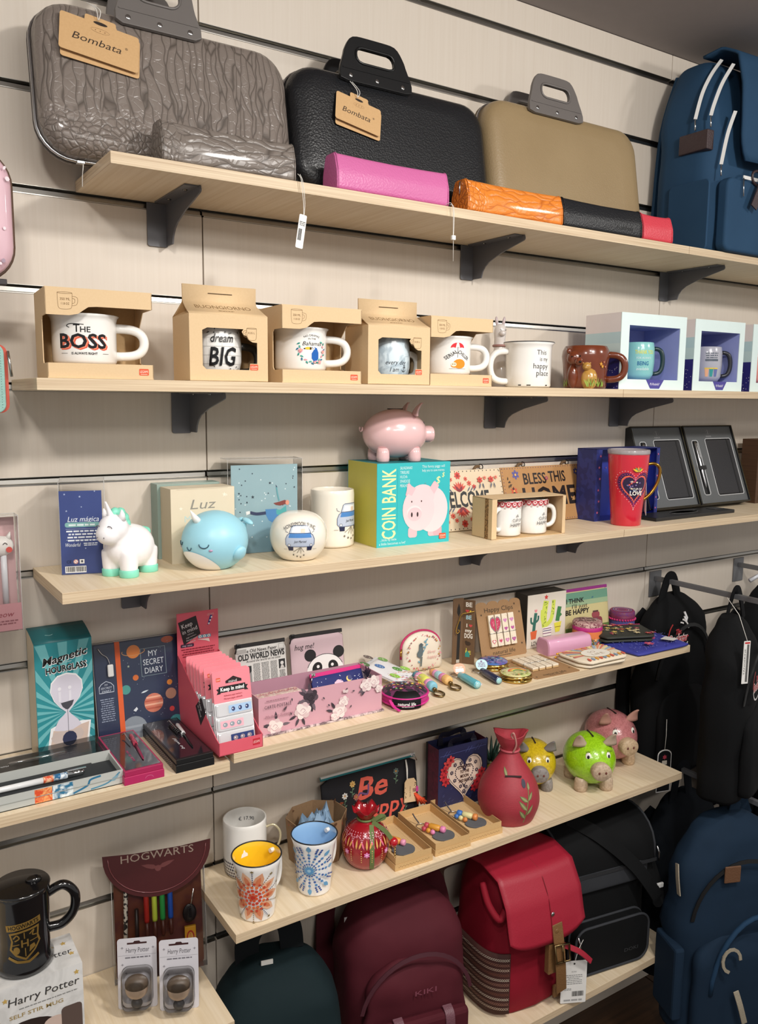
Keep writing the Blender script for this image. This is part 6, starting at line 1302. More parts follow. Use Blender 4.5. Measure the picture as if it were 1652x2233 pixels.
compact('gold compact mirror with a blue violet lid, behind the torches', .594, -.104, -.3, mat('#4f78b8', .2, 'marble', 0, '#6f5aa0', sc=60, coat=.6), p1)
compact('gold compact mirror with a rainbow lid, at the shelf front', .584, -.186, -.35, mat('#d8cf9a', .2, 'marble', 0, '#b8c27a', sc=60, coat=.6), p2)
# --- dog bookmark
t = thing('bookmark', 'brown folded bookmark pack lettered I love my dog, with a gold hook', 'bookmark', (.529, -.045, Z4), -.18)
CB2 = mat('#6b5036', .65, 'card', 0, '#604730')
g = G(); g.prism(rrect(0, .026, 0, .146, .003, 3), .0012, CB2, 'y', 0); g.obj('back_card', t)
g = G(); g.M = Matrix.Translation((.025, 0, 0)) @ Matrix.Rotation(-.75, 4, 'Z'); g.box(0, .026, 0, .0025, 0, .142, CB2, .0008); o = g.obj('front_card', t)
q = Print(.5); W = '#ece6da'
for s, z, hh, ww, c in (('BE', .132, .010, .014, W), ('BE', .104, .009, .012, '#9fc6d0'), ('I', .086, .008, None, W), ('my', .075, .008, .015, W), ('DOG', .063, .0105, .018, W), ('I', .032, .007, None, '#d8d05a'), ('BE', .026, .008, .012, '#d8d05a')): q.text(s, .0125 if s != 'I' else .0085, z, hh, c, ww, bold=.03)
q.heart(.017, .086, .0075, '#d0484a'); q.heart(.009, .118, .008, '#d0484a'); q.dot(.016, .118, .002, '#e8c03a'); q.poly([(.006, .016), (.006, .024), (.011, .030), (.016, .024), (.016, .016)], '#2f8f86'); q.dot(.012, .046, .006, '#3a2a1e', .0045); q.dot(.008, .049, .003, '#3a2a1e'); q.put(t, 'lettering', lambda a, b, z: (.025+a*math.cos(.75)-z*math.sin(.75)-.0, -a*math.sin(.75)-z*math.cos(.75), b))
q = Print(.6); q.leaf(.014, .105, .03, .008, PI/2, '#1d1a18'); q.poly([(.010, .01), (.017, .01), (.0195, .095), (.0125, .095)], '#1d1a18'); q.rect(.010, .0175, .003, .010, '#b9b4aa'); q.put(t, 'cut_out')
G().tube(bez([(.042, -.018, .119), (.03, -.013, .116), (.017, -.008, .112), (.011, -.006, .095), (.006, -.005, .078), (.008, -.006, .071), (.0125, -.007, .074), (.0105, -.007, .079)], 5), .0011, chrome('#d8b25a', .2), 7).obj('gold_hook', t)
# --- clip cards
def peg(g, x, z, w, L, m): pass
CBD = mat('#a37f58', .7, 'card', 0, '#987550')
def clip_card(label, loc, rz, rx, w, h, ncol, wavy, flat):
    t = thing('clip_card', label, 'clip card', loc, rz, None, rx)
    if wavy: topc = [p for k in range(4) for p in arc(w/2-w/8-k*w/4, h-.008, w/8, 0, 180, 6, .008)]
    else: topc = [(w/2, h), (-w/2, h)]
    out = [(-w/2, .004), (-w/2+.004, 0), (w/2-.004, 0), (w/2, .004)]+topc
    G().prism(out, .0009, CBD, 'y', 0).obj('card', t)
    q = Print(.6); K = '#33261a'
    q.text('natural life', .0, h*.11, .009, K, w*.5); q.lines(-.02, .02, h*.045, .0014, 1, K)
    if not flat: qq = Print(.6); qq.text('Happy Clips', 0, h*.85, .0105, K, w*.64); qq.put(t, 'title_lettering')
    for x, z in ((-.42, .08), (.42, .2), (-.4, .78), (.36, .9), (.45, .75)):
        if not flat or z < .3: q.star(x*w, z*h, .0035, K, 6, .3)
    q.put(t, 'card_marks')['kind'] = 'stuff'
    for i in range(4):
        x = -.030+.0185*i if not flat else -.030+.0185*i; pw, pl, z0 = .0155, .07, h*(.215 if not flat else .3)
        g = G(); g.box(x-pw/2, x+pw/2, -.0085, -.0045, z0, z0+pl, mat('#eadfcc', .5, h2='#e0d2ba'), .0008); g.box(x-pw/2, x+pw/2, -.0045, -.0008, z0, z0+pl*.98, mat('#c9a878', .6), .0005); po = g.obj('peg', t)
        G().tube([(x-pw/2-.0006, -.0045, z0+pl*.44), (x-pw/2-.0006, -.0092, z0+pl*.42), (x+pw/2+.0006, -.0092, z0+pl*.42), (x+pw/2+.0006, -.0045, z0+pl*.44)], .0008, STEEL, 5).obj('spring', po)
        q = Print(.45); rd = random.Random(i+10*flat)
        if not flat:
            if i < 2: q.heart(x+(.0095 if i == 0 else -.0095), z0+pl*.74, .032, '#8f7d86') if 0 else None
            hc = (('#c8435f', '#d99ab0', '#c76aa0', '#9a4a94')[i]); q.heart(x, z0+pl*.16, .011, hc); q.heart(x, z0+pl*.16, .007, ('#f4e4dc', '#c8435f', '#d9a0c0', '#c76aa0')[i]); 
            if i < 2: q.poly([(x+((-1) ** i)*a, z0+b) for a, b in ((.0075, .03), (.0075, .062), (.003, .066), (-.003, .063), (-.0065, .054), (-.004, .043), (.002, .035))], '#8d7f84'); q.poly([(x+((-1) ** i)*a, z0+b) for a, b in ((.0075, .033), (.0075, .0595), (.003, .063), (-.0018, .060), (-.0048, .053), (-.0025, .044), (.003, .037))], '#c2385c'); q.dots([(x+((-1) ** i)*rd.uniform(0, .006), z0+rd.uniform(.042, .058)) for _ in range(8)], .0008, '#f0c8d0', 5)
            else: q.heart(x, z0+pl*.78, .0105, '#cf8ab8'); q.heart(x, z0+pl*.52, .0095, '#b85a9a')
            q.dots([(x+rd.uniform(-.006, .006), z0+rd.uniform(.003, .067)) for _ in range(14)], .0006, '#a04a6a', 5)
        else: q.lines(-.0, .0, 0, .001, 0, K) if 0 else None; q.dots([(x+rd.uniform(-.006, .006), z0+rd.uniform(.003, .067)) for _ in range(26)], .0008, rd.choice(('#8f7a70', '#a08a96')), 5)
        q.put(po, 'painted_pattern', on_y(-.0086))
    return t
clip_card('kraft card of four heart clothes pegs lettered happy clips, standing', (.662, -.066, Z4), -.04, -.26, .126, .128, 4, True, False)
clip_card('kraft card with four pale clothes pegs lying flat on the shelf', (.678, -.216, Z4+.0009), -.06, -PI/2, .122, .13, 4, False, True)
# --- cactus block sign
t = thing('block_sign', 'white block sign with painted cacti lettered love grows here', 'sign', (.742, -.047, Z4), -.03)
w, h, d = .119, .127, .042; G().box(0, w, .001, d, 0, h, mat('#2e2922', .6, 'oakedge', 0, '#241f1a')).obj('block', t); o = G().box(.0008, w-.0008, 0, .001, .0008, h-.0008, mat('#e0d9cc', .6, h2='#d6cec0')).obj('face', t)
q = Print(.5); gy = '#cddc5a'
q.curve([(.055, .045), (.052, .06), (.053, .085), (.057, .108)], .016, gy); q.curve([(.058, .05), (.072, .06), (.078, .08), (.08, .108)], .011, gy); q.curve([(.05, .055), (.045, .068), (.045, .088)], .008, gy); q.star(.0565, .117, .0065, '#cf3f3a', 5, .5)
rd = random.Random(2); q.dots([(.054+rd.uniform(-.006, .006), rd.uniform(.048, .105)) for _ in range(22)]+[(.077+rd.uniform(-.003, .004), rd.uniform(.068, .108)) for _ in range(12)], .0013, '#4d6a2a', 5)
q.curve([(.021, .04), (.023, .06), (.026, .083)], .009, '#2f6a5c'); q.curve([(.021, .058), (.013, .062), (.012, .074)], .005, '#2f6a5c'); q.curve([(.024, .06), (.033, .066), (.034, .076)], .005, '#2f6a5c'); q.poly([(.011, .040), (.031, .042), (.028, .022), (.014, .021)], '#d9683e')
for a in (-.5, 0, .5): q.leaf(.026, .084, .009, .003, PI/2+a, '#e08a90')
q.curve([(.093, .056), (.096, .075), (.099, .09)], .012, '#3f7f4a'); q.curve([(.097, .066), (.105, .072)], .006, '#3f7f4a'); q.poly([(.083, .052), (.106, .054), (.101, .03), (.088, .029)], '#e3dc4a'); q.rect(.086, .104, .041, .0425, '#8a6a2a')
q.poly([(.047, .045), (.078, .047), (.073, .021), (.052, .02)], '#f0ece4')
for z, c in ((.041, '#7a3f6e'), (.036, '#3a3a6a'), (.03, '#7a3f6e'), (.0225, '#2a2a2a')): q.rect(.049, .075, z, z+.0018, c)
q.text('LOVE GROWS HERE', .058, .0115, .0105, '#3a3634', .085); q.put(o, 'painted_cacti')
# --- I think pouch, round boxes
t = pouch('pouch', 'green and sand pouch lettered I think I will just be happy', 'pouch', (.958, -.03, Z4), .152, .116, mat('#cfc38f', .55, h2='#c8bc88'), '#9a2f86', -.04, -.14)
q = Print(.5); q.rect(-.072, .072, .086, .107, '#6fa088'); q.rect(-.072, .072, .074, .086, '#9fb892'); q.rect(-.072, .072, .003, .022, '#5f7a3e')
for s, x, z, hh, ww in (('I THINK', -.036, .087, .0115, .058), ("I'll just", -.022, .0735, .0105, .05), ('BE HAPPY', -.03, .060, .0125, .078)): q.text(s, x, z, hh, '#221d1a', ww, bold=.03 if s[0] != "I" or s[1] == ' ' else 0, shear=.05)
q.rect(.012, .05, .012, .04, '#8a3f4a', .008); q.rect(.016, .042, .04, .052, '#9a4a52', .004); q.rect(.02, .038, .052, .056, '#5a3a3a'); q.dot(.03, .032, .005, '#4f6a86'); q.leaf(.018, .088, .008, .004, .5, '#4a7a8a'); q.put(t, 'printed_lettering', on_y(-.0042))
def round_box(label, x, y, r, h, low, top, band, pomp=False):
    t = thing('round_zip_box', label, 'box', (x, y, Z4), -.5)
    G().lathe([(r*.97, 0), (r, .002), (r, h*.62)], mat(low, .55, 'marble', 0, '#6a7a8a' if not pomp else '#7a3a8a', sc=110), 36).obj('wall', t); G().lathe([(r*1.005, h*.30), (r*1.005, h*.62)], mat(band, .55), 36, cap=False).obj('band', t)
    G().lathe([(r, h*.62), (r*1.02, h*.66), (r*1.02, h*.76), (r, h*.8)], mat('#c22a80' if not pomp else '#7a2450', .5, 'rib', sc=700), 36, cap=False).obj('zip', t); G().lathe([(r, h*.8), (r*.995, h*.94), (r*.95, h*.985), (r*.6, h), (.0005, h)], mat(top, .55, 'marble', 0, '#7a3a4a', sc=160), 36, cap=False).obj('lid', t)
    if pomp:
        for k in range(30): a = 2*PI*k/30; G().ell((r*1.03*math.cos(a), r*1.03*math.sin(a), h*.60), (.0028, .0028, .0028), mat('#c22a6a', .7), 8).obj('pompom', t)
    q = Print(.5)
    if not pomp:
        q.lines(-.02, .02, .012, .005, 1, '#4a2f36'); q.text('be happy', 0, .0, .010, '#4a2f36', .042, bold=.02)
        q.put(t, 'lid_lettering', on_top(h+.0002))
        q = Print(.5)
        for k in range(26): u = -.1+.0078*k; q.flower(u, .006+.005*(k % 3), .0055, ('#c8485a', '#4f8a8a', '#e0905a')[k % 3], '#f0e0a0', 5)
        q.put(t, 'printed_flowers', on_cyl(r), (.004, 0))['kind'] = 'stuff'
    else:
        for k in range(4): q.line(arc(0, 0, r*.9-.006*k, 0, 360, 24), .0014, ('#c22a6a', '#8a8ac0', '#e0a0c0', '#c22a6a')[k])
        q.put(t, 'lid_pattern', on_top(h+.0002)); q = Print(.5)
        for k in range(2): q.line([(-.11+.0055*i, .009+.007*k+.002*(i % 2)) for i in range(40)], .0012, ('#9fa6d8', '#e0a0c0')[k])
        q.put(t, 'wall_pattern', on_cyl(r), (.004, 0))['kind'] = 'stuff'
    return t
round_box('orange and magenta round zip box in front of the lettered pouch', .906, -.078, .0345, .054, '#8fa0a0', '#c9a8a0', '#e0804a')
round_box('magenta round box with a row of pompoms, right of the lettered pouch', 1.068, -.042, .031, .05, '#4a4a86', '#6a2a6a', '#52508e', True)
# --- pink pencil pouch, flat pouches
t = thing('pencil_pouch', 'shiny pale pink pencil pouch lying in front of the block sign', 'pencil case', (.812, -.098, Z4), -.1)
PP = mat('#d9a4c0', .35, h2='#d49cba', coat=.3); sec = roundpoly([(-.023, 0), (-.0235, .022), (-.017, .036), (.017, .036), (.0235, .022), (.023, 0)], .006, 3)
g = G(); g.rings([[(u*.125, a*k+.001*math.sin(u*31), max(z*(.8+.2*k), .0)) for a, z in sec] for u, k in ((-.5, .82), (-.49, .95), (-.46, 1), (-.2, 1.02), (.1, .99), (.46, 1), (.49, .95), (.5, .82))], PP); g.obj('body', t)
G().box(-.06, .06, -.004, .004, .034, .0358, mat('#c287a6', .5, 'rib', sc=900)).obj('zip', t); G().tube(bez([(.06, 0, .035), (.072, -.01, .02), (.075, -.016, .006), (.08, -.02, .003)], 5), .0016, chrome('#b0904a', .3), 6).obj('zip_puller', t); G().tube([(-.0605, a*.97, z*1.0) for a, z in sec], .001, PP, 5, loop=True).obj('seam', t)
def flat_pouches(label1, label2, x, y, rz, w, dpt, m, zc, z0, paint, n=2, beads=True, taper=.78, group=None):
    out = None
    for i in range(n):
        sh = resample([(-w/2, dpt), (w/2, dpt), (w/2*.98, dpt*.28), (w/2*taper, 0), (-w/2*taper, 0), (-w/2*.98, dpt*.28)], 44, (0, dpt*.5))
        t = pouch('pouch', (label1, label2)[i], 'pouch', (x+.002*i, y-.003*i, z0+.0045+.009*i), w, dpt, m, zc, rz+.03*i, -PI/2, .009, sh, tape=0, group=group)
        if beads:
            g = G()
            for k in range(int(w/.005)): g.ell((-w/2+.0025+.005*k, -.0005, dpt+.0015), (.0029, .0026, .0024), mat(zc, .6), 8)
            g.obj('bead_trim', t, kind='stuff')
        q = Print(.5); paint(q, w, dpt, i); q.put(t, 'printed_pattern', on_y(-.0047))
def pa(q, w, d, i):
    rd = random.Random(i)
    for k in range(16): a = PI*k/16+.1; q.poly([(0, d*.45), (min(max(.09*math.cos(a), -w*.46), w*.46), min(d*.45+.06*math.sin(a), d*.97)), (min(max(.09*math.cos(a+.12), -w*.46), w*.46), min(d*.45+.06*math.sin(a+.12), d*.97))], ('#e59a7a', '#9db4c8', '#efd9a0', '#d97a6a')[k % 4])
    for k in range(10): x = -w*.36+w*.08*k; q.leaf(x, d*.05, .02, .008, 1.2, ('#d8604a', '#8aa0b8', '#e8a84a')[k % 3])
    q.dot(.0, d*.48, w*.26, '#f1ece0', d*.3, 24); q.line(arc(0, d*.48, w*.26, 0, 360, 26, d*.3), .0012, '#c8a84a'); q.text('SO', -.004, d*.58, .010, '#a8927a', .02); q.text('LIFE', 0, d*.40, .010, '#a8927a', .034)
flat_pouches('white and orange pouch lying flat, under its twin at the shelf front', 'white and orange pouch with yellow bead trim, on top of its twin', .812, -.228, -.055, .142, .088, mat('#e6d9c2', .55), '#e0a52a', Z4, pa)
def pc(q, w, d, i):
    rd = random.Random(5)
    for k in range(220): q.leaf(rd.uniform(-w*.45, w*.45), rd.uniform(.006, d*.95), .007, .0014, rd.uniform(.4, 1.6), ('#7f84d0', '#2a2a80', '#9aa0e0', '#5a60b8')[k % 4])
    for x, z in ((.02, .06), (-.02, .03), (.05, .03)): q.flower(x, z, .012, '#c8506a', '#e8a0a8', 6)
    q.poly([(.03, .04), (.06, .05), (.07, .02), (.045, .015)], '#d8d4d0')
flat_pouches('flat royal blue pouch with small strokes, lying at the right shelf end', '', 1.003, -.226, -.02, .185, .115, mat('#3a3f9a', .55), '#343a90', Z4, pc, 1, False, .92)
def pb(q, w, d, i):
    rd = random.Random(3)
    for k in range(34): q.flower(rd.uniform(-w*.43, w*.43), rd.uniform(.008, d*.92), rd.uniform(.004, .0085), rd.choice(('#c2404e', '#d8683e', '#e0c060', '#a83a5a', '#d8c8a0', '#5a6a4a')), '#e8d080', 5)
flat_pouches('dark flowered pouch lying on the blue pouch, under its twin', 'dark flowered pouch with magenta bead trim, topmost on the blue pouch', .963, -.156, -.42, .15, .1, mat('#33352f', .55), '#c22a62', Z4+.0095, pb)
# ================================================================ shelf 5: painted mugs, pouch, pottery
Z5 = .60
PF = [(.0295, .001), (.0305, .004), (.032, .03), (.0355, .07), (.040, .095), (.0437, .108)]
def flower_mug(label, x, y, rz, inner, paint, k=1.0, hang=.95):
    t = thing('mug', label, 'mug', (x, y, Z5), rz, 'tall flared mugs with painted flowers'); P = [(r*k, z*k) for r, z in PF]
    mug_body(t, P, .0025, glaze('#f4f2f0', '#efece9'), glaze(inner, inner), rim=mat('#1f2226', .3)); handle(t, .034*k, .03*k, .1*k, .022, .0042, WHITE, ang=hang)
    q = Print(.25); paint(q); q.put(t, 'painted_flower', on_cyl(rf(P)), (.004, .008)); return t
def orange_flower(q):
    cx, cz = .0, .05; rd = random.Random(1)
    for k in range(10): a = 2*PI*k/10; q.leaf(cx+.016*math.cos(a), cz+.018*math.sin(a), .030, .016, a, '#eab896' if k % 2 else '#dfa27e'); q.leaf(cx+.02*math.cos(a), cz+.022*math.sin(a), .018, .008, a, '#d97f58')
    for k in range(10):
        a = 2*PI*(k+.5)/10; P = [(cx+(.02+.0035*j)*math.cos(a), cz+(.022+.0038*j)*math.sin(a)) for j in range(8)]; q.dots(P, .0011, ('#4a4a6a', '#8a6a3a')[k % 2], 6); q.star(cx+.047*math.cos(a), cz+.05*math.sin(a), .0035, '#8a7a52', 6, .4)
    for r, n, c, s in ((.0, 1, '#c0392b', .004), (.006, 7, '#d5512e', .0026), (.012, 12, '#cf4630', .0028), (.018, 16, '#e0713f', .0026), (.024, 18, '#c94b35', .0023)): q.dots([(cx+r*math.cos(2*PI*j/n+r*90), cz+1.08*r*math.sin(2*PI*j/n+r*90)) for j in range(n)], s, c, 8)
def blue_flower(q):
    cx, cz = -.004, .055
    for k in range(16):
        a = 2*PI*k/16; ca, sa = math.cos(a), math.sin(a)
        if k % 2 == 0: q.line([(cx+.008*ca, cz+.008*sa), (cx+.038*ca, cz+.04*sa)], .0008, '#7fa3cc'); q.leaf(cx+.034*ca, cz+.036*sa, .013, .0075, a, '#6ea6cf')
        for j in range(4): q.dot(cx+(.011+.006*j)*ca, cz+(.0115+.0064*j)*sa, .0016+.0003*j, ('#3f63a8', '#5a8fc4')[j % 2], n=8)
        if k % 2: q.dots([(cx+(.034+.004*u)*math.cos(a+v), cz+(.036+.004*u)*math.sin(a+v)) for u in range(3) for v in (-.08, .08)], .0019, '#34549a', 7)
    q.dot(cx, cz, .0075, '#5f97c6'); q.dots([(cx+.0085*math.cos(2*PI*j/14), cz+.0085*math.sin(2*PI*j/14)) for j in range(14)], .0012, '#2f7fa6', 6); q.dot(cx, cz, .003, '#9cc6df'); 
t = flower_mug('flared white mug with an orange painted flower and yellow inside', .006, -.18, -.62, '#f6c628', orange_flower)
G().box(-.007, .007, -.0002, .0002, 0, .011, mat('#efece4', .5)).obj('price_label', t).matrix_local = Matrix.Translation((-.026, .024, .088)) @ Matrix.Rotation(.8, 4, 'Z') @ Matrix.Rotation(-.3, 4, 'X')
flower_mug('flared white mug with a blue painted flower and pale blue inside', .125, -.168, -.62, '#8fb8e0', blue_flower, .98)
PW = [(.034, .001), (.0385, .006), (.0405, .03), (.0408, .1), (.0404, .106)]
t = thing('mug', 'white porcelain mug with dark lace dots and thin gilt handle', 'mug', (.042, -.048, Z5), -.5); mug_body(t, PW, .003, WHITE)
G().tube(bez([(.040, 0, .086), (.054, 0, .09), (.066, 0, .075), (.062, 0, .05), (.04, 0, .03)], 6), .0022, mat('#d9cfae', .25, metal=.5), 8).obj('handle', t)
q = Print(.3)
for r_ in range(5): q.dots([(-.12+.0052*j+(.0026 if r_ % 2 else 0), .008+.0062*r_) for j in range(46)], .0021, ('#4a4452', '#6a5a58', '#3f3a48', '#5f5a6a', '#4a4452')[r_], 6)
q.put(t, 'lace_print', on_cyl(rf(PW)), (.004, .01))
q = Print(.5); q.text('€ 17,90', 0, .085, .0075, '#3a3a44', .03, rot=.06); q.put(t, 'price_writing', lambda x, y, z: (.0372*math.sin(x/.0372), .0372*math.cos(x/.0372)-z, y), (.004, 0))
# octagonal paper bag
PB8 = mat('#9a7c5c', .7, 'card', 0, '#8a6c4e')
t = thing('paper_bag', 'open octagonal brown paper bag with blue tissue, behind the blue flower mug', 'bag', (.182, -.072, Z5), .1)
o8 = lambda r, z: [(r*math.cos(PI/8+PI*k/4), r*.86*math.sin(PI/8+PI*k/4), z) for k in range(8)]
G().rings([o8(.056, .0), o8(.063, .086), o8(.0615, .086), o8(.0545, .001)], PB8, cap=True, smooth=False).obj('paper_wall', t)
g = G(); rd = random.Random(4); P = []
def tissue(u, v):
    a = 2*PI*u; r = .05*(1-.9*v); p = Vector((r*math.cos(a)*.8, r*.8*math.sin(a), .05+.032*v**.5)); n = noise.noise(Vector((math.cos(a)*2.2, math.sin(a)*2.2, v*3+1))); return (p.x+.012*v+n*.012, p.y+n*.014, p.z+.024*n)
g.sheet(tissue, 18, 6, mat('#7f9cb8', .55, h2='#6f8ca8'), smooth=False); g.obj('tissue', t)
q = Print(.6); rd = random.Random(3)
for k in range(24): q.leaf(-.15+.0125*k, .078+.004*rd.random(), .012, .005, rd.uniform(0, 6), ('#6b4a33', '#5c3f2c', '#a0553a')[k % 3])
q.put(t, 'printed_leaves', lambda x, y, z: (lambda a, r: (r*math.cos(a), r*.86*math.sin(a), y))(x/.0575-PI/2, (.0575+.007*(y-.04)/.086)*math.cos(PI/8)/math.cos(((x/.0575-PI/2) % (PI/4))-PI/8)*1.045+z+.0008), (.006, 0))
# be happy pouch
t = pouch('pouch', 'black pouch painted be happy with a teal zip, paper tag and orange tassel', 'pouch', (.338, -.034, Z5), .235, .126, mat('#26262a', .55, 'fabric', 0, '#202024'), '#1f7f86', .0, -.16, .012, puller=1)
G().box(-.116, .117, -.003, .003, .1235, .1275, mat('#d9d9d4', .45, 'rib', sc=700)).obj('zip_teeth', t)
q = Print(.5); OR = '#dc5f4e'
q.text('Be', .0, .083, .046, OR, .078, shear=.25, bold=.02); q.text('happy', .028, .034, .034, OR, .13, shear=.25, bold=.015); q.curve([(-.04, .06), (-.03, .075), (-.012, .07), (-.008, .09)], .004, '#6a4a7a')
for x, z, c in ((-.046, .098, '#d9b26a'), (-.066, .078, '#e4e0da'), (.062, .1, '#5a6a66'), (-.04, .07, '#b06a5a'), (.08, .03, '#5a6a66')): q.flower(x, z, .007, c, '#c88a3a', 7); q.line([(x, z-.006), (x-.003, z-.026)], .0012, '#5f7a62'); [q.leaf(x-.002, z-.012-.005*j, .007, .003, (.5, 2.6)[j % 2], '#5f7a62') for j in range(3)]
q.put(t, 'painted_lettering', on_y(-.0062))
G().tube(bez([(.088, -.007, .118), (.086, -.012, .1), (.084, -.014, .078), (.088, -.012, .1), (.09, -.006, .118)], 5), .0011, STRING, 5).obj('tag_string', t)
g = G(); g.prism([(-.015, 0), (.015, 0), (.015, .042), (.009, .05), (-.009, .05), (-.015, .042)], .001, KR, 'y', 0); o = g.obj('paper_tag', t); o.location = (.087, -.014, .029); o.rotation_euler = (0, .12, 0)
q = Print(.6); q.text('natural life', 0, .022, .004, '#5a4430', .022, rot=-PI/2+.0); rd = random.Random(2); q.dots([(rd.choice((-1, 1))*rd.uniform(.010, .014), rd.uniform(.004, .044)) for _ in range(18)], .0012, '#6a5238', 5); q.put(o, 'tag_print')
g = G(); rd = random.Random(6)
for k in range(34): a = rd.uniform(-.5, .45); g.tube([(.098+.004*rd.random(), -.012, .047), (.108+.012*math.sin(a), -.016-.006*rd.random(), .034), (.116+.026*math.sin(a), -.014-.008*rd.random(), .018+.012*rd.random())], .0014, mat('#e0512a', .7, h2='#c94420'), 4)
g.obj('tassel', t, kind='stuff'); G().box(.094, .112, -.014, -.008, .046, .058, mat('#c23a8a', .6), .002).obj('tassel_cap', t)
# pomegranate
RG = glaze('#a31523', '#8a0f1c'); t = thing('pomegranate_ornament', 'red glazed pomegranate ornament with painted dots and a green ribbon', 'ornament', (.247, -.148, Z5), -.5)
PP5 = [(.0225, .0), (.0285, .003), (.039, .016), (.0445, .034), (.0452, .046), (.042, .062), (.034, .076), (.024, .085), (.0155, .0895), (.0135, .094)]; PP6 = [(p.x, p.z) for p in bez([(a, 0, b) for a, b in PP5], 3)]
G().lathe([(.001, 0)]+PP6, RG, 40).obj('body', t)
g = G(); n = 30; R = []
for r, z, s in ((.0135, .093, 0), (.015, .098, 0), (.0205, .106, 0), (.026, .112, 1), (.0262, .1125, 1), (.019, .106, 1), (.012, .098, 0)):
    R.append([(r*math.cos(2*PI*k/n), r*math.sin(2*PI*k/n), z+s*.011*abs(((k % 5)/2.5)-1)-.004*s) for k in range(n)])
g.rings(R, RG, cap=True); g.obj('crown', t)
q = Print(.25)
for k in range(14):
    x = -.14+.02*k
    q.leaf(x, .052, .018, .004, PI/2, '#d9a05a'); q.leaf(x-.005, .053, .016, .0035, PI/2+.35, '#e06a8a'); q.leaf(x+.005, .053, .016, .0035, PI/2-.35, '#e0a05a'); q.dots([(x+.009*math.cos(a), .066+.008*math.sin(a)) for a in [PI*j/8 for j in range(9)]], .0011, '#e7a6b8', 5)
    q.dots([(x+.01, .05-.0045*j) for j in range(6)], .0013, '#dcb070', 6)
    if k % 2: q.flower(x, .043, .0055, '#e48ac0', '#f4d8e8', 6)
for j in range(3): q.dots([(-.14+.007*k, .073+.0035*j) for k in range(41)], .001, '#e7a6b8', 5)
q.put(t, 'painted_dots', on_cyl(rf(PP6)), (.005, .005))
GRN = mat('#6a7a4a', .5, 'fabric'); rfp = rf(PP6)
G().tube([(.010, -rfp(z)-.001, z) for z in (.088, .08, .072, .06, .046, .034, .02, .008)], 0, GRN, flat=(.0085, .0008), up=(0, -1, .3)).obj('ribbon', t)
G().tube([(.0152*math.cos(a), .0152*math.sin(a), .0925) for a in [2*PI*k/20 for k in range(20)]], .0022, GRN, 6, loop=True).obj('ribbon_knot', t)
for pts in (((.012, -.014, .092), (.028, -.016, .104), (.034, -.012, .098), (.014, -.012, .091)), ((.012, -.014, .091), (.03, -.022, .082), (.042, -.024, .07), (.05, -.026, .058))): G().tube(bez(pts, 5), 0, GRN, flat=(.008, .0008), up=(0, -1, .2)).obj('ribbon_tail', t)
G().ell((.052, -.024, .055), (.0085, .0085, .009), glaze('#b81424'), 14).obj('bead', t)
g = G()
for k in range(6): g.ell((.0545, -.025, .045-.0052*k), (.0022, .0022, .003), chrome('#c9a86a', .25), 8)
g.obj('bead_string', t, kind='stuff')
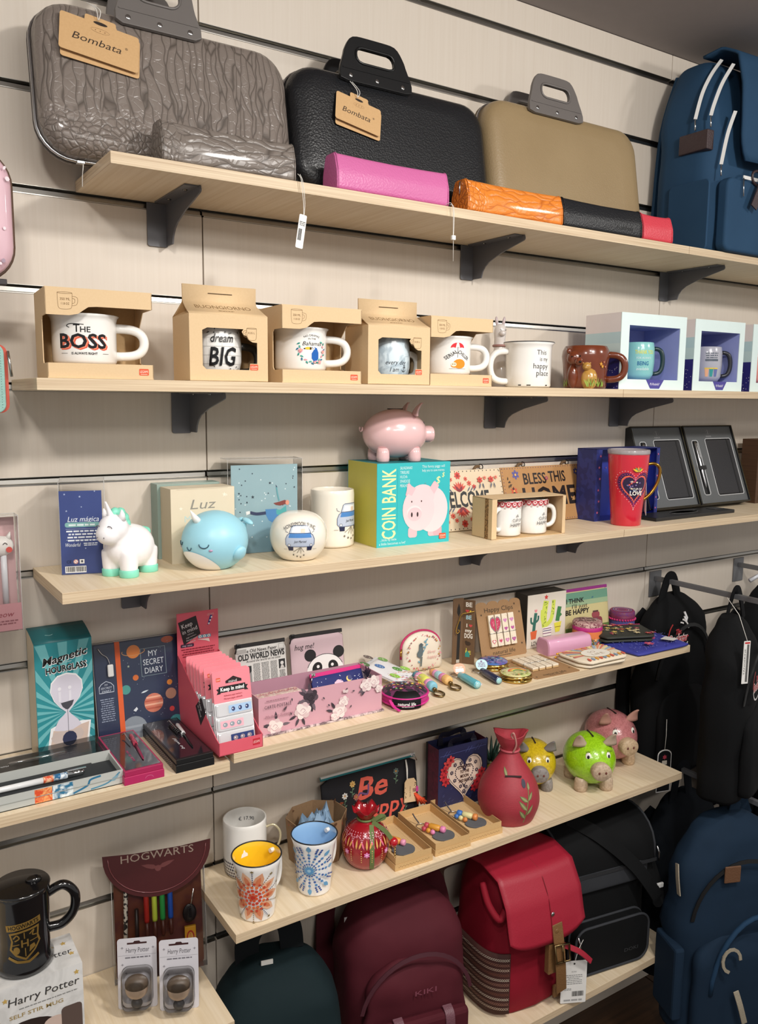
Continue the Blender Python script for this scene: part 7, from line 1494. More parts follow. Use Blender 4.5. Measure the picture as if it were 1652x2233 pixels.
# key ring boxes
KBX = mat('#cfab78', .7, 'card', 0, '#c39f6c')
def key_box(label, kl, x, y, rz, cols, shape):
    t = thing('key_ring_box', label, 'box', (x, y, Z5), rz, 'small open kraft boxes of key rings'); w, d = .083, .146
    G().box(-.001, w+.001, -.001, d+.001, 0, .0015, KBX).obj('lid_top', t)
    for a in ((-.001, w+.001, -.001, 0, .0015, .0125), (-.001, w+.001, d, d+.001, .0015, .0125), (-.001, 0, 0, d, .0015, .0125), (w, w+.001, 0, d, .0015, .0125)): G().box(*a, KBX).obj('lid_wall', t)
    G().box(.0015, w-.0015, .0015, d-.0015, .008, .0092, mat('#d6b585', .7, 'card')).obj('tray_floor', t)
    for a in ((.001, w-.001, .001, .002, .0015, .0255), (.001, w-.001, d-.002, d-.001, .0015, .0255), (.001, .002, .002, d-.002, .0015, .0255), (w-.002, w-.001, .002, d-.002, .0015, .0255)): G().box(*a, KBX).obj('tray_wall', t)
    q = Print(.6); q.dots([(.008+.0035*i, .006+.0015*(i % 2)) for i in range(20)], .0011, '#8f6d40', 4); q.put(t, 'lace_print', on_y(-.001))
    q = Print(.6); q.dots([(.008, .012+.005*i) for i in range(24)]+[(w-.009, .012+.005*i) for i in range(24)]+[(.012+.005*i, d-.009) for i in range(12)], .0009, '#9a7a4c', 4); q.put(t, 'floor_print', on_top(.0093))
    k = thing('key_ring', kl, 'key ring', (x+.042*math.cos(rz)-.062*math.sin(rz), y+.042*math.sin(rz)+.062*math.cos(rz), Z5+.0094), rz, None)
    out = [(.024*math.cos(a)+(.004 if shape else .008), -.006+.021*math.sin(a)+(.006 if abs(a-1.9) < .25 else 0)+(.004*math.sin(9*a) if a > 1.2 and a < 2.8 else 0)) for a in [2*PI*i/36 for i in range(36)]]
    G().prism([(a-.002, b-.012) for a, b in out], .0025, mat('#6b6d70', .8, 'fabric', 0, '#56585c'), 'z', .0002).obj('felt_shape', k, bevel=.0006)
    G().tube([(-.016+.011*math.cos(a), .03+.011*math.sin(a), .0035) for a in [2*PI*i/18 for i in range(18)]], .0011, STEEL, 6, loop=True).obj('split_ring', k)
    g0 = Vector((-.012, .024, .0085)); dr = Vector((.55, -.83, 0)); u = 0
    for c, l, r in cols:
        g = G(); p = g0+dr*(u+l/2); g.M = Matrix.Translation(p) @ dr.to_track_quat('Z', 'Y').to_matrix().to_4x4(); g.lathe([(r*.6, -l/2), (r, -l*.35), (r, l*.35), (r*.6, l/2)], mat(c, .4, h2=c), 12); g.obj('bead', k); u += l
    for i, c in enumerate(cols[:3]): G().ell((-.02+.004*i, .014-.010*i, .007), (.005, .0058, .005), mat(c[0], .35), 12).obj('bead', k)
    G().tube(bez([(-.016, .04, .006), (-.02, .048, .014), (-.023, .054, .022)], 4), .0014, mat('#4a4448', .7), 6).obj('cord', k)
key_box('small kraft box with a key ring, nearest the pomegranate', 'key ring with an orange bead in the kraft box by the pomegranate', .2795, -.203, -.06, (('#d86a8a', .008, .005), ('#dd9440', .024, .0068), ('#e59ab8', .010, .0062)), 1)
key_box('small kraft box with a key ring, the middle one of three', 'key ring with a mustard bead in the middle kraft box', .3745, -.202, -.06, (('#c04a5a', .009, .006), ('#d89a3a', .026, .0068), ('#e58ab8', .011, .0066)), 0)
key_box('small kraft box with a key ring, beside the red money bag', 'key ring with a pale yellow bead in the kraft box by the money bag', .4625, -.197, -.06, (('#3f74c0', .012, .0066), ('#e0d9a0', .024, .0066), ('#d98a4a', .010, .0072)), 0)
# gift bag
t = thing('gift_bag', 'navy paper gift bag with a lace heart and red flowers', 'bag', (.484, -.064, Z5), -.05); w, d, h = .13, .048, .143; NB = mat('#262a55', .6, h2='#20244a'); MB = mat('#6b2740', .6, 'marble', 0, '#54203a', sc=70)
G().box(0, w, 0, .001, 0, h, NB).obj('front_panel', t); G().box(0, w, d-.001, d, 0, h, NB).obj('back_panel', t); G().box(0, .001, .001, d-.001, 0, h*.985, MB).obj('side_panel', t); G().box(w-.001, w, .001, d-.001, 0, h*.985, MB).obj('side_panel', t); G().box(0, w, 0, d, 0, .001, NB).obj('bottom_panel', t)
G().box(-.0012, .0004, d-.006, d, 0, h, mat('#151518', .6)).obj('edge_trim', t); G().box(w-.001, w+.0008, -.0004, .005, 0, h, mat('#191a2c', .6)).obj('edge_trim', t)
for yy in (.004, d-.006): G().tube(bez([(w*.25, yy, h*.9), (w*.3, yy+.006, h+.006), (w*.5, yy+.012, h+.003), (w*.72, yy+.006, h+.009), (w*.76, yy, h*.9)], 5), 0, mat('#1b1b30', .6), flat=(.014, .0012), up=(0, 1, .3)).obj('handle', t)
q = Print(.5); cx, cz = .068, .073
q.line([(.004, .125), (.126, .129)], .0008, '#5a63a0'); [q.line([(a, .122), (a+.01, .134)], .0007, '#5a63a0') for a in (.012, .02, .07, .078, .096, .104)]
q.heart(cx, cz, .1, '#17172c', 1.15); q.heart(cx, cz, .096, '#e4cdbb', 1.15)
H = lambda s: [(cx+s*math.sin(a)**3/2, cz+1.15*s/32*(13*math.cos(a)-5*math.cos(2*a)-2*math.cos(3*a)-math.cos(4*a))) for a in [2*PI*i/44 for i in range(44)]]
q.line(H(.088), .0012, '#2a2438', True); q.dots(H(.048), .0019, '#2a2438', 5); rd = random.Random(4)
for i, p in enumerate(H(.068)):
    if i % 3 == 0: q.flower(p[0], p[1], .0048, '#3a3448', '#e4cdbb', 6)
for i, (s, ww) in enumerate((('LOVE YOU', .034), ('TO THE', .024), ('MOON', .022), ('AND BACK', .03))): q.text(s, cx, cz+.018-.0105*i, .0072, '#4a2f2a', ww, bold=.02)
for x, z in ((.022, .105), (.014, .092), (.030, .113), (.012, .078), (.018, .066), (.108, .06), (.102, .048), (.114, .07), (.095, .038), (.11, .04)): q.flower(x, z, .011, ('#c2303a', '#d84a4a')[int(z*1000) % 2], '#7a1a24', 6)
for i in range(40): x, z = rd.uniform(.004, .126), rd.uniform(.004, .05); q.line([(x, z), (x+.005, z+.003)], .0005, '#5a63a0') if abs(x-cx) > .03 or z < .025 else None
q.put(t, 'printed_heart')
# succulent
t = thing('potted_succulent', 'small spiky dark succulent in a yellow pot behind the red money bag', 'plant', (.648, -.046, Z5)); G().lathe([(.001, 0), (.016, 0), (.0195, .04), (.021, .07), (.0215, .078), (.019, .078), (.0185, .072), (.001, .072)], glaze('#c7b23c', '#a8942c'), 24).obj('pot', t)
G().tube([(.0215*math.cos(a), .0215*math.sin(a), .077) for a in [2*PI*k/20 for k in range(20)]], .0024, mat('#2a2620', .4, 'rib', 0, '#c9bd8a', sc=700), 6, loop=True).obj('pot_rim', t)
for k in range(15):
    a = k*2.4; r = .006+.0022*k; l = .052-.0014*k; s = .25+.055*k; p0 = Vector((r*.5*math.cos(a), r*.5*math.sin(a), .072)); d1 = Vector((math.cos(a)*math.sin(s), math.sin(a)*math.sin(s), math.cos(s)))
    G().tube([p0, p0+d1*l*.4, p0+d1*l*.8+Vector((0, 0, .003)), p0+d1*l+Vector((0, 0, .006))], [.0035, .0045, .0024, .0004], mat('#1f3a30', .5, h2='#27463a'), 6).obj('leaf', t)
# money bag
RB = mat('#a83440', .55, 'rib', 0, '#932a36', sc=260, bump=.25)
t = thing('money_bank', 'red pottery money bag bank with a painted olive branch', 'bank', (.606, -.152, Z5), -.62)
PM = [(.051, 0), (.0555, .004), (.0645, .03), (.0655, .05), (.06, .075), (.048, .098), (.033, .12), (.0225, .138), (.0185, .149), (.0205, .157), (.028, .170), (.0335, .182), (.0365, .188)]; PM8 = [(p.x, p.z) for p in bez([(a, 0, b) for a, b in PM], 3)]
n = 44; R = [[((r+(.0022*math.cos(7*2*PI*k/n)*max(0, (z-.15)/.04)))*math.cos(2*PI*k/n), (r*(1-.25*max(0, (z-.155)/.037)))*math.sin(2*PI*k/n), z+.006*math.cos(4*PI*k/n)*max(0, (z-.165)/.027)) for k in range(n)] for r, z in PM8]
R += [[(x*.88, y*.85, z-.001) for x, y, z in R[-1]], [(x*.6, y*.5, .168) for x, y, z in R[-1]]]
G().rings(R, RB).obj('body', t)
G().tube([(.0196*math.cos(a), .0196*math.sin(a), .15) for a in [2*PI*k/24 for k in range(24)]], .0026, mat('#b5505a', .5), 8, loop=True).obj('tie', t); G().tube(bez([(.004, -.02, .15), (.01, -.025, .17), (.004, -.027, .195), (.0, -.022, .188), (.007, -.025, .178)], 5), .0022, mat('#b98078', .5), 6).obj('tie_curl', t)
rm = rf(PM8); G().box(-.017, .017, -.0015, .0015, 0, .0035, mat('#2a0f12', .8)).obj('coin_slot', t).matrix_local = Matrix.Translation((.004, -rm(.106)-.0002, .106)) @ Matrix.Rotation(-.6, 4, 'X')
q = Print(.5); q.curve([(.03, .012), (.032, .03), (.035, .05), (.04, .068), (.044, .088)], .0026, '#7a7a4a'); 
for x, z, l, a in ((.031, .022, .026, 2.2), (.034, .04, .03, 2.25), (.034, .03, .026, .9), (.038, .06, .022, .8), (.037, .058, .024, 2.5), (.043, .08, .016, 1.2), (-.012, .106, .026, 2.4)): q.leaf(x, z, l, .0085, a, '#6f7a4c'); q.leaf(x, z, l*.9, .004, a, '#9a9a6a')
q.dot(.034, .094, .0062, '#3f3a4a', .0085, 14, -.3); q.put(t, 'painted_branch', on_cyl(rf(PM8)), (.006, .006))
# pottery pigs
def crackle(h, h2): return mat(h, .25, 'speckle', 0, h2, sc=330, bump=.25, coat=.5)
pig('yellow crackle pottery pig with grey snout, behind the red money bag', (.752, -.072, Z5), -.52, 1.06, crackle('#ccb01f', '#bfa31a'), mat('#8a8480', .5, 'speckle', 0, '#7d7772'), None, mat('#7f7a78', .5), 'lash')
pig('lime green crackle pottery pig with a beige snout', (.868, -.136, Z5), -.46, 1.2, crackle('#9bcf1f', '#8fc218'), mat('#c2ab92', .5, 'speckle', 0, '#b39c84'), None, mat('#b9a290', .5), 'lash')
pig('pink crackle pottery pig at the right end of the fifth shelf', (1.012, -.072, Z5), -.28, 1.24, crackle('#c27c7e', '#b57072'), mat('#cbb090', .5, 'speckle', 0, '#bda282'), None, mat('#b98a7c', .5), 'lash')
# ================================================================ lowest shelf: rucksacks
Z6 = .1652
def strap(t, pts, w, m, name='shoulder_strap', up=(0, 1, 0), th=.006): return G().tube(bez(pts, 6), 0, m, flat=(w, th), up=up).obj(name, t, bevel=.0015)
DG = mat('#17262a', .8, 'fabric', 0, '#122023'); DK0 = mat('#15191c', .85, 'fabric', 0, '#101316')
t = thing('backpack', 'dark green backpack cut by the bottom edge of the photo', 'backpack', (.068, -.128, Z6), -.25)
g = G(); sack(g, .24, .17, .288, DG, [(0, .9, .9), (.03, .98, .98), (.2, 1, 1), (.5, 1, 1), (.72, .95, .9), (.85, .82, .76), (.93, .66, .6), (.98, .46, .42), (1, .3, .25)], wr=.004, seed=4); g.obj('body', t)
g = G(); g.tube([(x, -.088-.004*math.cos(x*12), .185+.02*math.cos(x*14)) for x in [-.1+.2*i/16 for i in range(17)]], .0035, mat('#0f1618', .8), 6); g.obj('zip_cover', t)
g = G(); sack(g, .2, .05, .14, DG, [(0, .95, .9), (.1, 1, 1), (.8, .98, .9), (.95, .85, .6), (1, .6, .2)], wr=.003, seed=8, y0=-.088); g.obj('front_pocket', t)
strap(t, [(-.05, .03, .27), (-.045, .04, .32), (.0, .045, .365), (.03, .04, .33), (.035, .03, .285)], .045, DK0, 'top_handle'); G().box(-.03, -.008, -.003, 0, .285, .293, mat('#d9d6d0', .6)).obj('white_label', t)
MR = mat('#521d26', .75, 'fabric', 0, '#45161f'); MV = mat('#6a434d', .5, 'leather')
t = thing('backpack', 'maroon nylon backpack with two mauve straps on its pocket flap', 'backpack', (.347, -.118, Z6), -.2)
PR = [(0, .9, .9), (.03, .98, .98), (.2, 1, 1), (.55, 1, 1), (.72, .97, .93), (.83, .88, .84), (.91, .74, .68), (.97, .54, .48), (1, .3, .28)]
g = G(); sack(g, .262, .17, .325, MR, PR, wr=.005, seed=5); g.obj('body', t)
g = G(); sack(g, .225, .05, .235, MR, [(0, .95, .9), (.08, 1, 1), (.5, 1, .95), (.75, .93, .85), (.9, .72, .6), (.97, .5, .35), (1, .3, .15)], wr=.006, seed=9, y0=-.085); g.obj('front_pocket', t)
g = G(); zipper(g, [(.118*math.cos(a), -.098-.008*math.sin(a), .13+.125*math.sin(a)) for a in [.2+2.74*i/18 for i in range(19)]], (0, -1, .3), mat('#431622', .7), .008); g.obj('pocket_zip', t)
g = G(); g.box(-.098, .098, -.134, -.108, .02, .138, MR, .008); g.obj('flap_pocket', t)
for x in (-.05, .055): strap(t, [(x, -.134, .02), (x, -.137, .08), (x, -.134, .132), (x, -.116, .144)], .02, MV, 'pocket_strap', (0, -1, .2), .003)
strap(t, [(-.045, .03, .305), (-.04, .04, .345), (.0, .045, .372), (.035, .04, .345), (.04, .03, .305)], .035, MR, 'top_handle'); 
for s in (-1, 1): strap(t, [(s*.07, .06, .3), (s*.12, .09, .28), (s*.135, .07, .2), (s*.13, .07, .08)], .04, MR)
q = Print(.7); q.text('KIKI', .01, .185, .011, '#7d4050', .045); q.put(t, 'lettering', lambda a, b, z: (a, -.1165-z*4, b))
G().box(-.112, -.075, .015, .0157, .25, .285, mat('#c9c4c4', .6)).obj('paper_tag', t)
RD2 = mat('#8f182a', .7, 'fabric', 0, '#7d1424'); RDL = mat('#a01c32', .5, 'leather', bump=.15); TAN = mat('#7d5a36', .5, 'leather')
t = thing('backpack', 'red backpack with a smooth flap, tan buckle strap and woven brown pocket', 'backpack', (.655, -.118, Z6), -.06)
g = G(); sack(g, .215, .185, .31, RD2, [(0, .9, .9), (.03, .98, .98), (.25, 1.02, 1.02), (.6, .98, .98), (.8, .92, .92), (.93, .84, .82), (1, .74, .7)], wr=.004, seed=6, ex=3.4); g.obj('body', t)
def fl2(u, v):
    p = [(.06, .318), (-.01, .33), (-.07, .318), (-.1, .27), (-.112, .22), (-.118, .178)]; k = v*5; i = min(int(k), 4); f = k-i; y = p[i][0]*(1-f)+p[i+1][0]*f; z = p[i][1]*(1-f)+p[i+1][1]*f
    c = .012*(2*abs(u-.5))**4*(1 if v > .8 else 0)*((v-.8)/.2 if v > .8 else 0)*2; return ((u-.5)*.205, y-.009-.006*math.sin(PI*u), z+c)
G().sheet(fl2, 16, 20, RDL).obj('flap', t, solid=.004); G().tube([(.006, fl2(.5, v)[1]-.003, fl2(.5, v)[2]+.001) for v in [.1+.9*i/10 for i in range(11)]], .0009, mat('#7d1220', .6), 4).obj('flap_seam', t)
G().ell((.01, -.1275, .238), (.005, .002, .005), STEEL, 12).obj('snap', t)
so = strap(t, [(.02, -.130, .215), (.024, -.137, .16), (.03, -.137, .11), (.04, -.131, .05)], .028, TAN, 'buckle_strap', (0, -1, 0), .003); G().box(.002, .03, -.130, -.115, .1, .17, TAN, .002).obj('strap_backing', so); G().ell((.018, -.1335, .2), (.006, .0015, .006), TAN, 12).obj('stud', so)
G().tube([(.006, -.142, .175), (.046, -.142, .168), (.05, -.143, .128), (.012, -.143, .133)], .0028, BRASS, 6, loop=True).obj('buckle', so); G().tube([(.026, -.143, .172), (.03, -.145, .132)], .0018, BRASS, 6).obj('buckle_pin', so)
strap(t, [(.04, -.133, .16), (.075, -.145, .14), (.105, -.15, .11)], .012, RDL, 'cord_end', (0, -1, .4), .004)
WV = mat('#4a241e', .75, 'rib', 0, '#3a1c17', sc=130)
def wrap(a, z, off):   # a = turn round the body from its left side, towards the front
    c, s_ = -math.cos(a), -math.sin(a); k = 1.02+.02*math.sin(PI*min(max((z-.01)/.2, 0), 1)); return ((.1075*k+off)*math.copysign(abs(c)**.588, c), (.0925*k+off)*math.copysign(abs(s_)**.588, s_), z)
o = G().sheet(lambda u, v: wrap(-.75+1.85*u, .012+.14*v, .003), 20, 6, WV).obj('woven_pocket', t, solid=.003)
q = Print(.7)
for j in range(11): z = .022+.0115*j; c = ('#c8b09c', '#9a6a5a', '#d8cab8', '#7a4638')[j % 4]; [q.line([(-.72+.03*i, z+.0016*((i+k) % 2)+.0032*k) for i in range(61)], .0011, c) for k in (0, 1)]
q.put(o, 'woven_stripes', lambda x, y, z: wrap(x, y, .0052+z)); G().box(.045, .09, -.104, -.095, .012, .04, TAN, .003).obj('leather_patch', t)
G().tube(bez([(-.104, -.03, .29), (-.112, -.062, .262), (-.104, -.09, .24), (-.088, -.09, .256)], 6), .008, RD2, 8).obj('side_tie', t)
strap(t, [(-.04, .05, .315), (-.035, .06, .352), (.0, .065, .372), (.03, .06, .352), (.04, .05, .315)], .03, mat('#5a1a22', .7, 'fabric'), 'top_handle')
for s in (-1,): strap(t, [(s*.06, .07, .3), (s*.13, .1, .27), (s*.14, .08, .2), (s*.12, .08, .06)], .04, mat('#3a1c1a', .7, 'rib', 0, '#6a4a3a', sc=200))
BK0 = mat('#101113', .8, 'fabric', 0, '#0c0d0e'); GP = mat('#3a3c40', .6, 'fabric', 0, '#323438')
t = thing('cooler_bag', 'black lunch cooler bag with grey piping and a shoulder strap', 'bag', (.905, -.105, Z6), -.16)
g = G(); sack(g, .265, .165, .2, BK0, [(0, .95, .96), (.03, .99, 1), (.5, 1, 1), (.95, 1, 1), (1, .99, .99)], wr=.002, seed=3, ex=5); g.obj('lower_body', t)
g = G(); sack(g, .275, .185, .045, GP, [(0, .97, .97), (.1, 1, 1), (.9, 1, 1), (1, .985, .985)], wr=.001, ex=5); o = g.obj('grey_band', t); o.location.z = .195
g = G(); R = []
for k in range(13): a = PI*k/12; R.append([(x, -.088*math.cos(a), .239+.098*math.sin(a)**.75) for x in (-.134, -.125, 0, .125, .134)])
g.rings(R, BK0, cap=False, closed=False); o = g.obj('domed_lid', t)
for s in (-1, 1): G().prism([(-.088*math.cos(PI*k/12), .239+.098*math.sin(PI*k/12)**.75) for k in range(13)], .002, BK0, 'x', s*.134-.001).obj('lid_end', t); G().tube([(s*.134, -.089*math.cos(PI*k/12), .239+.099*math.sin(PI*k/12)**.75) for k in range(13)], .003, GP, 6).obj('piping', t)
zipper(g := G(), [(-.137, -.092, .236), (.137, -.092, .236)], (0, -1, 0), mat('#2a2b2e', .5, 'rib', sc=600), .008); g.obj('lid_zip', t)
g = G(); g.prism(rrect(-.105, .105, .006, .122, .03, 6), .028, BK0, 'y', -.113); g.obj('front_pocket', t, bevel=.006)
G().tube([(a, -.112, b) for a, b in rrect(-.105, .105, .006, .122, .03, 6)], .0032, GP, 6, loop=True).obj('piping', t); G().tube([(a, -.086, b) for a, b in rrect(-.105, .105, .006, .122, .03, 6)], .0032, GP, 6, loop=True).obj('piping', t)
q = Print(.6); q.text('DOKI', .055, .04, .009, '#3a3b3e', .04); q.put(t, 'lettering', on_y(-.1135))
strap(t, [(-.07, -.02, .345), (-.02, -.07, .318), (.06, -.1, .245), (.115, -.115, .17), (.128, -.112, .145), (.145, -.09, .16), (.138, -.05, .24)], .034, BK0, 'carry_strap', (0, -1, .5), .003); strap(t, [(-.07, .02, .335), (-.03, .02, .36), (.02, .02, .362), (.06, .02, .335)], .034, BK0, 'top_handle', (0, 1, 0), .005)
for x, z in ((.128, .258), (-.11, .098)): G().tube([(x+.008, -.093-.022*(z < .2), z+.012), (x+.012, -.097-.022*(z < .2), z-.004), (x+.013, -.096-.022*(z < .2), z-.026)], .0022, STEEL, 6).obj('zip_puller', t)
G().box(.12, .146, -.112, -.106, .172, .184, mat('#d4d4d2', .3), .002).obj('strap_label', t)
t = thing('price_tag', 'large white barcode tag hanging in front of the lunch cooler bag', 'tag', (.728, -.2475, .168), -.45)
G().prism(rrect(-.029, .029, 0, .101, .002, 3), .0007, mat('#ecebe8', .5), 'y', 0).obj('card', t); q = Print(.5); q.dot(0, .094, .0022, '#222222'); q.text('DOKI', -.0, .075, .0035, '#777777', .011); q.lines(-.02, .02, .066, .0016, 6, '#888888', 2.6, .35); q.lines(-.022, -.004, .034, .0016, 2, '#999999'); q.barcode(-.003, .022, .016, .028); q.lines(-.022, .022, .005, .004, 1, '#aaaaaa'); q.put(t, 'printed_label'); G().tube(bez([(0, .001, .094), (.006, .006, .106), (.014, .014, .118), (.03, .03, .128)], 5), .0006, STRING, 5).obj('string', t)
# ================================================================ bottom left shelf
ZB = .4657; BX = mat('#d9d8d6', .5, 'marble', 0, '#c9c8c6', sc=30)
t = thing('mug_gift_box', 'white box lettered self stir mug, at the left edge', 'box', (-.43, -.205, ZB), .0); w, d, h = .137, .082, .172; panels(t, w, d, h, BX)
q = Print(.45); K = '#3a3a3c'; q.text('Harry Potter', .082, h-.026, .013, '#8d8578', .1, shear=.1); q.text('Harry Potter', .0815, h-.0255, .0125, K, .1, shear=.1); q.text('SELF STIR MUG', .07, h-.05, .0062, '#a08a5a', .075, bold=.02); q.lines(.045, .13, h-.041, .0018, 1, '#8a8a88'); q.dot(.055, h-.104, .058, '#2c201c', .043, 30); q.dot(.052, h-.096, .036, '#8a4a30', .022, 26); q.dot(.05, h-.092, .026, '#b0653f', .014, 22); q.dot(.1, h-.085, .022, '#c9b2a6', .014, 20, -.3); q.rect(.104, .134, h-.14, h-.062, '#5a4a44', .006)
for x, z in ((.128, h-.012), (.028, h-.02), (.02, h-.055), (.012, h-.04)): q.star(x, z, .0045, '#c2a25a', 5, .5)
q.put(t, 'printed_front'); q = Print(.45); q.text('Harry Potter', .085, .038, .013, K, .09, shear=.1); [q.star(x, z, .005, '#c2a25a', 5, .5) for x, z in ((.122, .06), (.128, .03), (.03, .06))]; q.put(t, 'printed_top', on_top(h+.0001))
BG = mat('#0e0e10', .16, coat=.6); t = thing('mug', 'tall black tankard mug with a gold crest, standing on the white box', 'mug', (-.366, -.16, ZB+.1725), -.15)
PT2 = [(.036, .0), (.041, .003), (.0415, .012), (.037, .02), (.0372, .05), (.0385, .09), (.0395, .118), (.0405, .124)]; mug_body(t, PT2, .003, BG); g = G(); g.tube(bez([(.035, 0, .104), (.058, 0, .112), (.074, 0, .095), (.072, 0, .068), (.056, 0, .05), (.036, 0, .048)], 7), .0072, BG, 12); g.obj('handle', t)
G().lathe([(.0405, .1235), (.041, .126), (.039, .1285), (.001, .13)], BG, 36).obj('lid', t); G().ell((.018, 0, .131), (.012, .009, .006), BG, 14).obj('lid_tab', t)
q = Print(.3); GO = mat('#b08d4a', .35, metal=.7); q.poly([(-.024, .0845), (.024, .0915), (.025, .0815), (-.023, .0745)], GO); q.text('HOGWARTS', .0005, .083, .0065, '#15130f', .042, rot=.14, bold=.02); cr = [(-.02, .072), (0, .076), (.022, .078), (.021, .062), (.024, .052), (.016, .04), (.002, .028), (-.012, .036), (-.02, .046), (-.017, .06)]
q.poly(cr, GO); q.poly([(.002+(a-.002)*.86, .054+(b-.054)*.86) for a, b in cr], '#17140f'); q.line([(.001, .072), (.002, .034)], .0014, GO); q.line([(-.016, .053), (.02, .058)], .0014, GO); q.rect(-.006, .0085, .0475, .0625, '#17140f'); q.text('H', .0015, .055, .012, GO, .010, bold=.02)
q.curve([(-.014, .064), (-.009, .069), (-.006, .064), (-.012, .06)], .002, GO); q.curve([(.008, .068), (.014, .073), (.012, .066), (.018, .064)], .0018, GO); q.dot(-.010, .045, .0045, GO, .006); q.poly([(.007, .04), (.016, .046), (.014, .052), (.008, .05)], GO); q.line([(-.022, .034), (-.01, .027), (.006, .025), (.02, .032)], .0042, GO); q.put(t, 'gold_crest', on_cyl(rf(PT2)), (.003, .01))
# stationery case
MC2 = mat('#4a1a1c', .4, h2='#401518', coat=.3); t = thing('stationery_case', 'clear case with a maroon flap, holding coloured pens and an eraser', 'case', (-.128, -.062, ZB), -.22, None, -.12)
w, h = .152, .230; G().prism(rrect(-w/2, w/2, 0, h*.93, .006, 4), .001, mat('#5a2420', .45, 'marble', 0, '#6f3a22', sc=22), 'y', .004).obj('back_card', t); clear_box(t, -w/2-.004, w/2+.004, -.012, .006, .001, h*.94, 'clear_pocket')
fo = [(-w/2-.017, h)]+[(x, h-.004-.0*x) for x in (-.04, 0, .04)]+[(w/2+.017, h)]+[((w/2+.017)*math.cos(a), h-.004-.082*math.sin(a)) for a in [PI*k/20 for k in range(1, 20)]]
G().prism(fo[::-1], .0012, MC2, 'y', -.0138).obj('flap', t); G().tube([((w/2+.008)*math.cos(a), -.0145, h-.006-.072*math.sin(a)) for a in [PI*k/20 for k in range(21)]], .001, mat('#6a3034', .3, coat=.5), 5).obj('flap_stitching', t)
q = Print(.4); q.text('HOGWARTS', 0, h-.011, .014, '#9a897c', .125); q.leaf(0, h-.035, .03, .008, .3, '#6a3a3a'); q.leaf(0, h-.035, .03, .008, PI-.3, '#6a3a3a'); q.dot(0, h-.036, .0055, '#6a3a3a'); q.put(t, 'flap_lettering', on_y(-.0138))
for i, c in enumerate(('#b3261e', '#c9d94a', '#2f9f4a', '#2458b8')):
    g = G(); g.M = Matrix.Translation((-.022+.0137*i, -.007, .068)); g.lathe([(.0022, 0), (.0036, .004), (.0036, .03)], mat('#5a2a1e', .4), 12); g.lathe([(.0044, .03), (.0047, .034), (.0047, .08), (.0042, .082)], mat(c, .4, h2=c), 14); g.obj('felt_pen', t)
G().tube([(-.040, -.007, .035), (-.039, -.007, .125)], .0035, mat('#2a1a16', .4), 8).obj('dark_pen', t); G().tube([(-.0605, -.007, .03), (-.056, -.007, .162)], .0036, mat('#d9d0c0', .5, 'speckle', 0, '#2a2422', sc=240), 8).obj('pencil', t)
o = G().box(.042, .062, -.011, -.005, .035, .077, mat('#d9a01e', .5, h2='#cf9618'), .001).obj('eraser', t); q = Print(.4); q.dot(.052, .057, .007, '#b3261e', .013, 16); q.dot(.052, .057, .0045, '#e0b040', .010, 16); q.text('ERASER', .052, .057, .004, '#b3261e', .018, rot=PI/2); q.put(o, 'lettering', on_y(-.011))
G().ell((.052, -.008, .1), (.0125, .003, .017), mat('#1c1618', .3), 16).obj('sharpener', t); G().box(.049, .055, -.0125, -.009, .092, .112, mat('#0f0c0e', .15), .001).obj('sharpener_blade', t); G().tube([(.054, -.011, .113), (.060, -.012, .145)], .0012, STEEL, 5).obj('charm_wire', t); G().ell((-.055, -.008, .048), (.0125, .003, .0125), mat('#16161a', .3), 16).obj('charm', t)
# blister packs (the figures inside kept as plain rounded shapes)
LAV = mat('#d4d2d8', .45, h2='#cbc9d0')
def blister(label, x, y, rz):
    t = thing('blister_pack', label, 'pack', (x, y, ZB), rz, 'grey carded packs in front of the stationery case', -.08); w, h = .064, .122
    G().prism(rrect(-w/2, w/2, 0, h, .005, 4), .0006, LAV, 'y', 0).obj('card', t); q = Print(.45); q.poly([(-.016, h-.0105), (-.016, h-.0075), (-.006, h-.0075), (-.004, h-.005), (.004, h-.005), (.006, h-.0075), (.016, h-.0075), (.016, h-.0105)], '#3a1a1c'); q.text('Harry Potter', .001, h-.0205, .0085, '#57545a', .038, shear=.1); q.lines(-.02, .022, h-.0345, .0022, 1, '#77747c'); q.rect(-.031, .031, h-.0295, h-.029, '#a9a7ae')
    for a, b in ((-.024, -.016), (.026, -.018), (-.018, -.06), (.02, -.056), (-.024, -.045)): q.star(a, h+b, .0026, '#8f8c94', 4, .4)
    q.put(t, 'lettering'); g = G(); g.ell((0, -.013, .043), (.0185, .0125, .0185), mat('#cdb39c', .4), 20); o = g.obj('figure', t); g = G(); g.ell((.0, -.0125, .0505), (.0195, .0145, .0145), mat('#5c4d3f', .45), 20); g.obj('figure_top', o); G().ell((0, -.013, .0175), (.0095, .008, .0085), mat('#3a3a40', .4), 14).obj('figure_base', o)
    g = G(); o1 = rrect(-.0255, .0255, .008, .075, .012, 6); g.rings([[(a, yy, b) for a, b in inset(o1, k)] for k, yy in ((0, -.0004), (.001, -.018), (.005, -.0275), (.012, -.029))], CLEAR); g.obj('blister', t)
blister('grey carded blister pack with a small figure, the left of two', -.19, -.128, -.42); blister('grey carded blister pack with a small figure, the right of two', -.132, -.168, -.42)
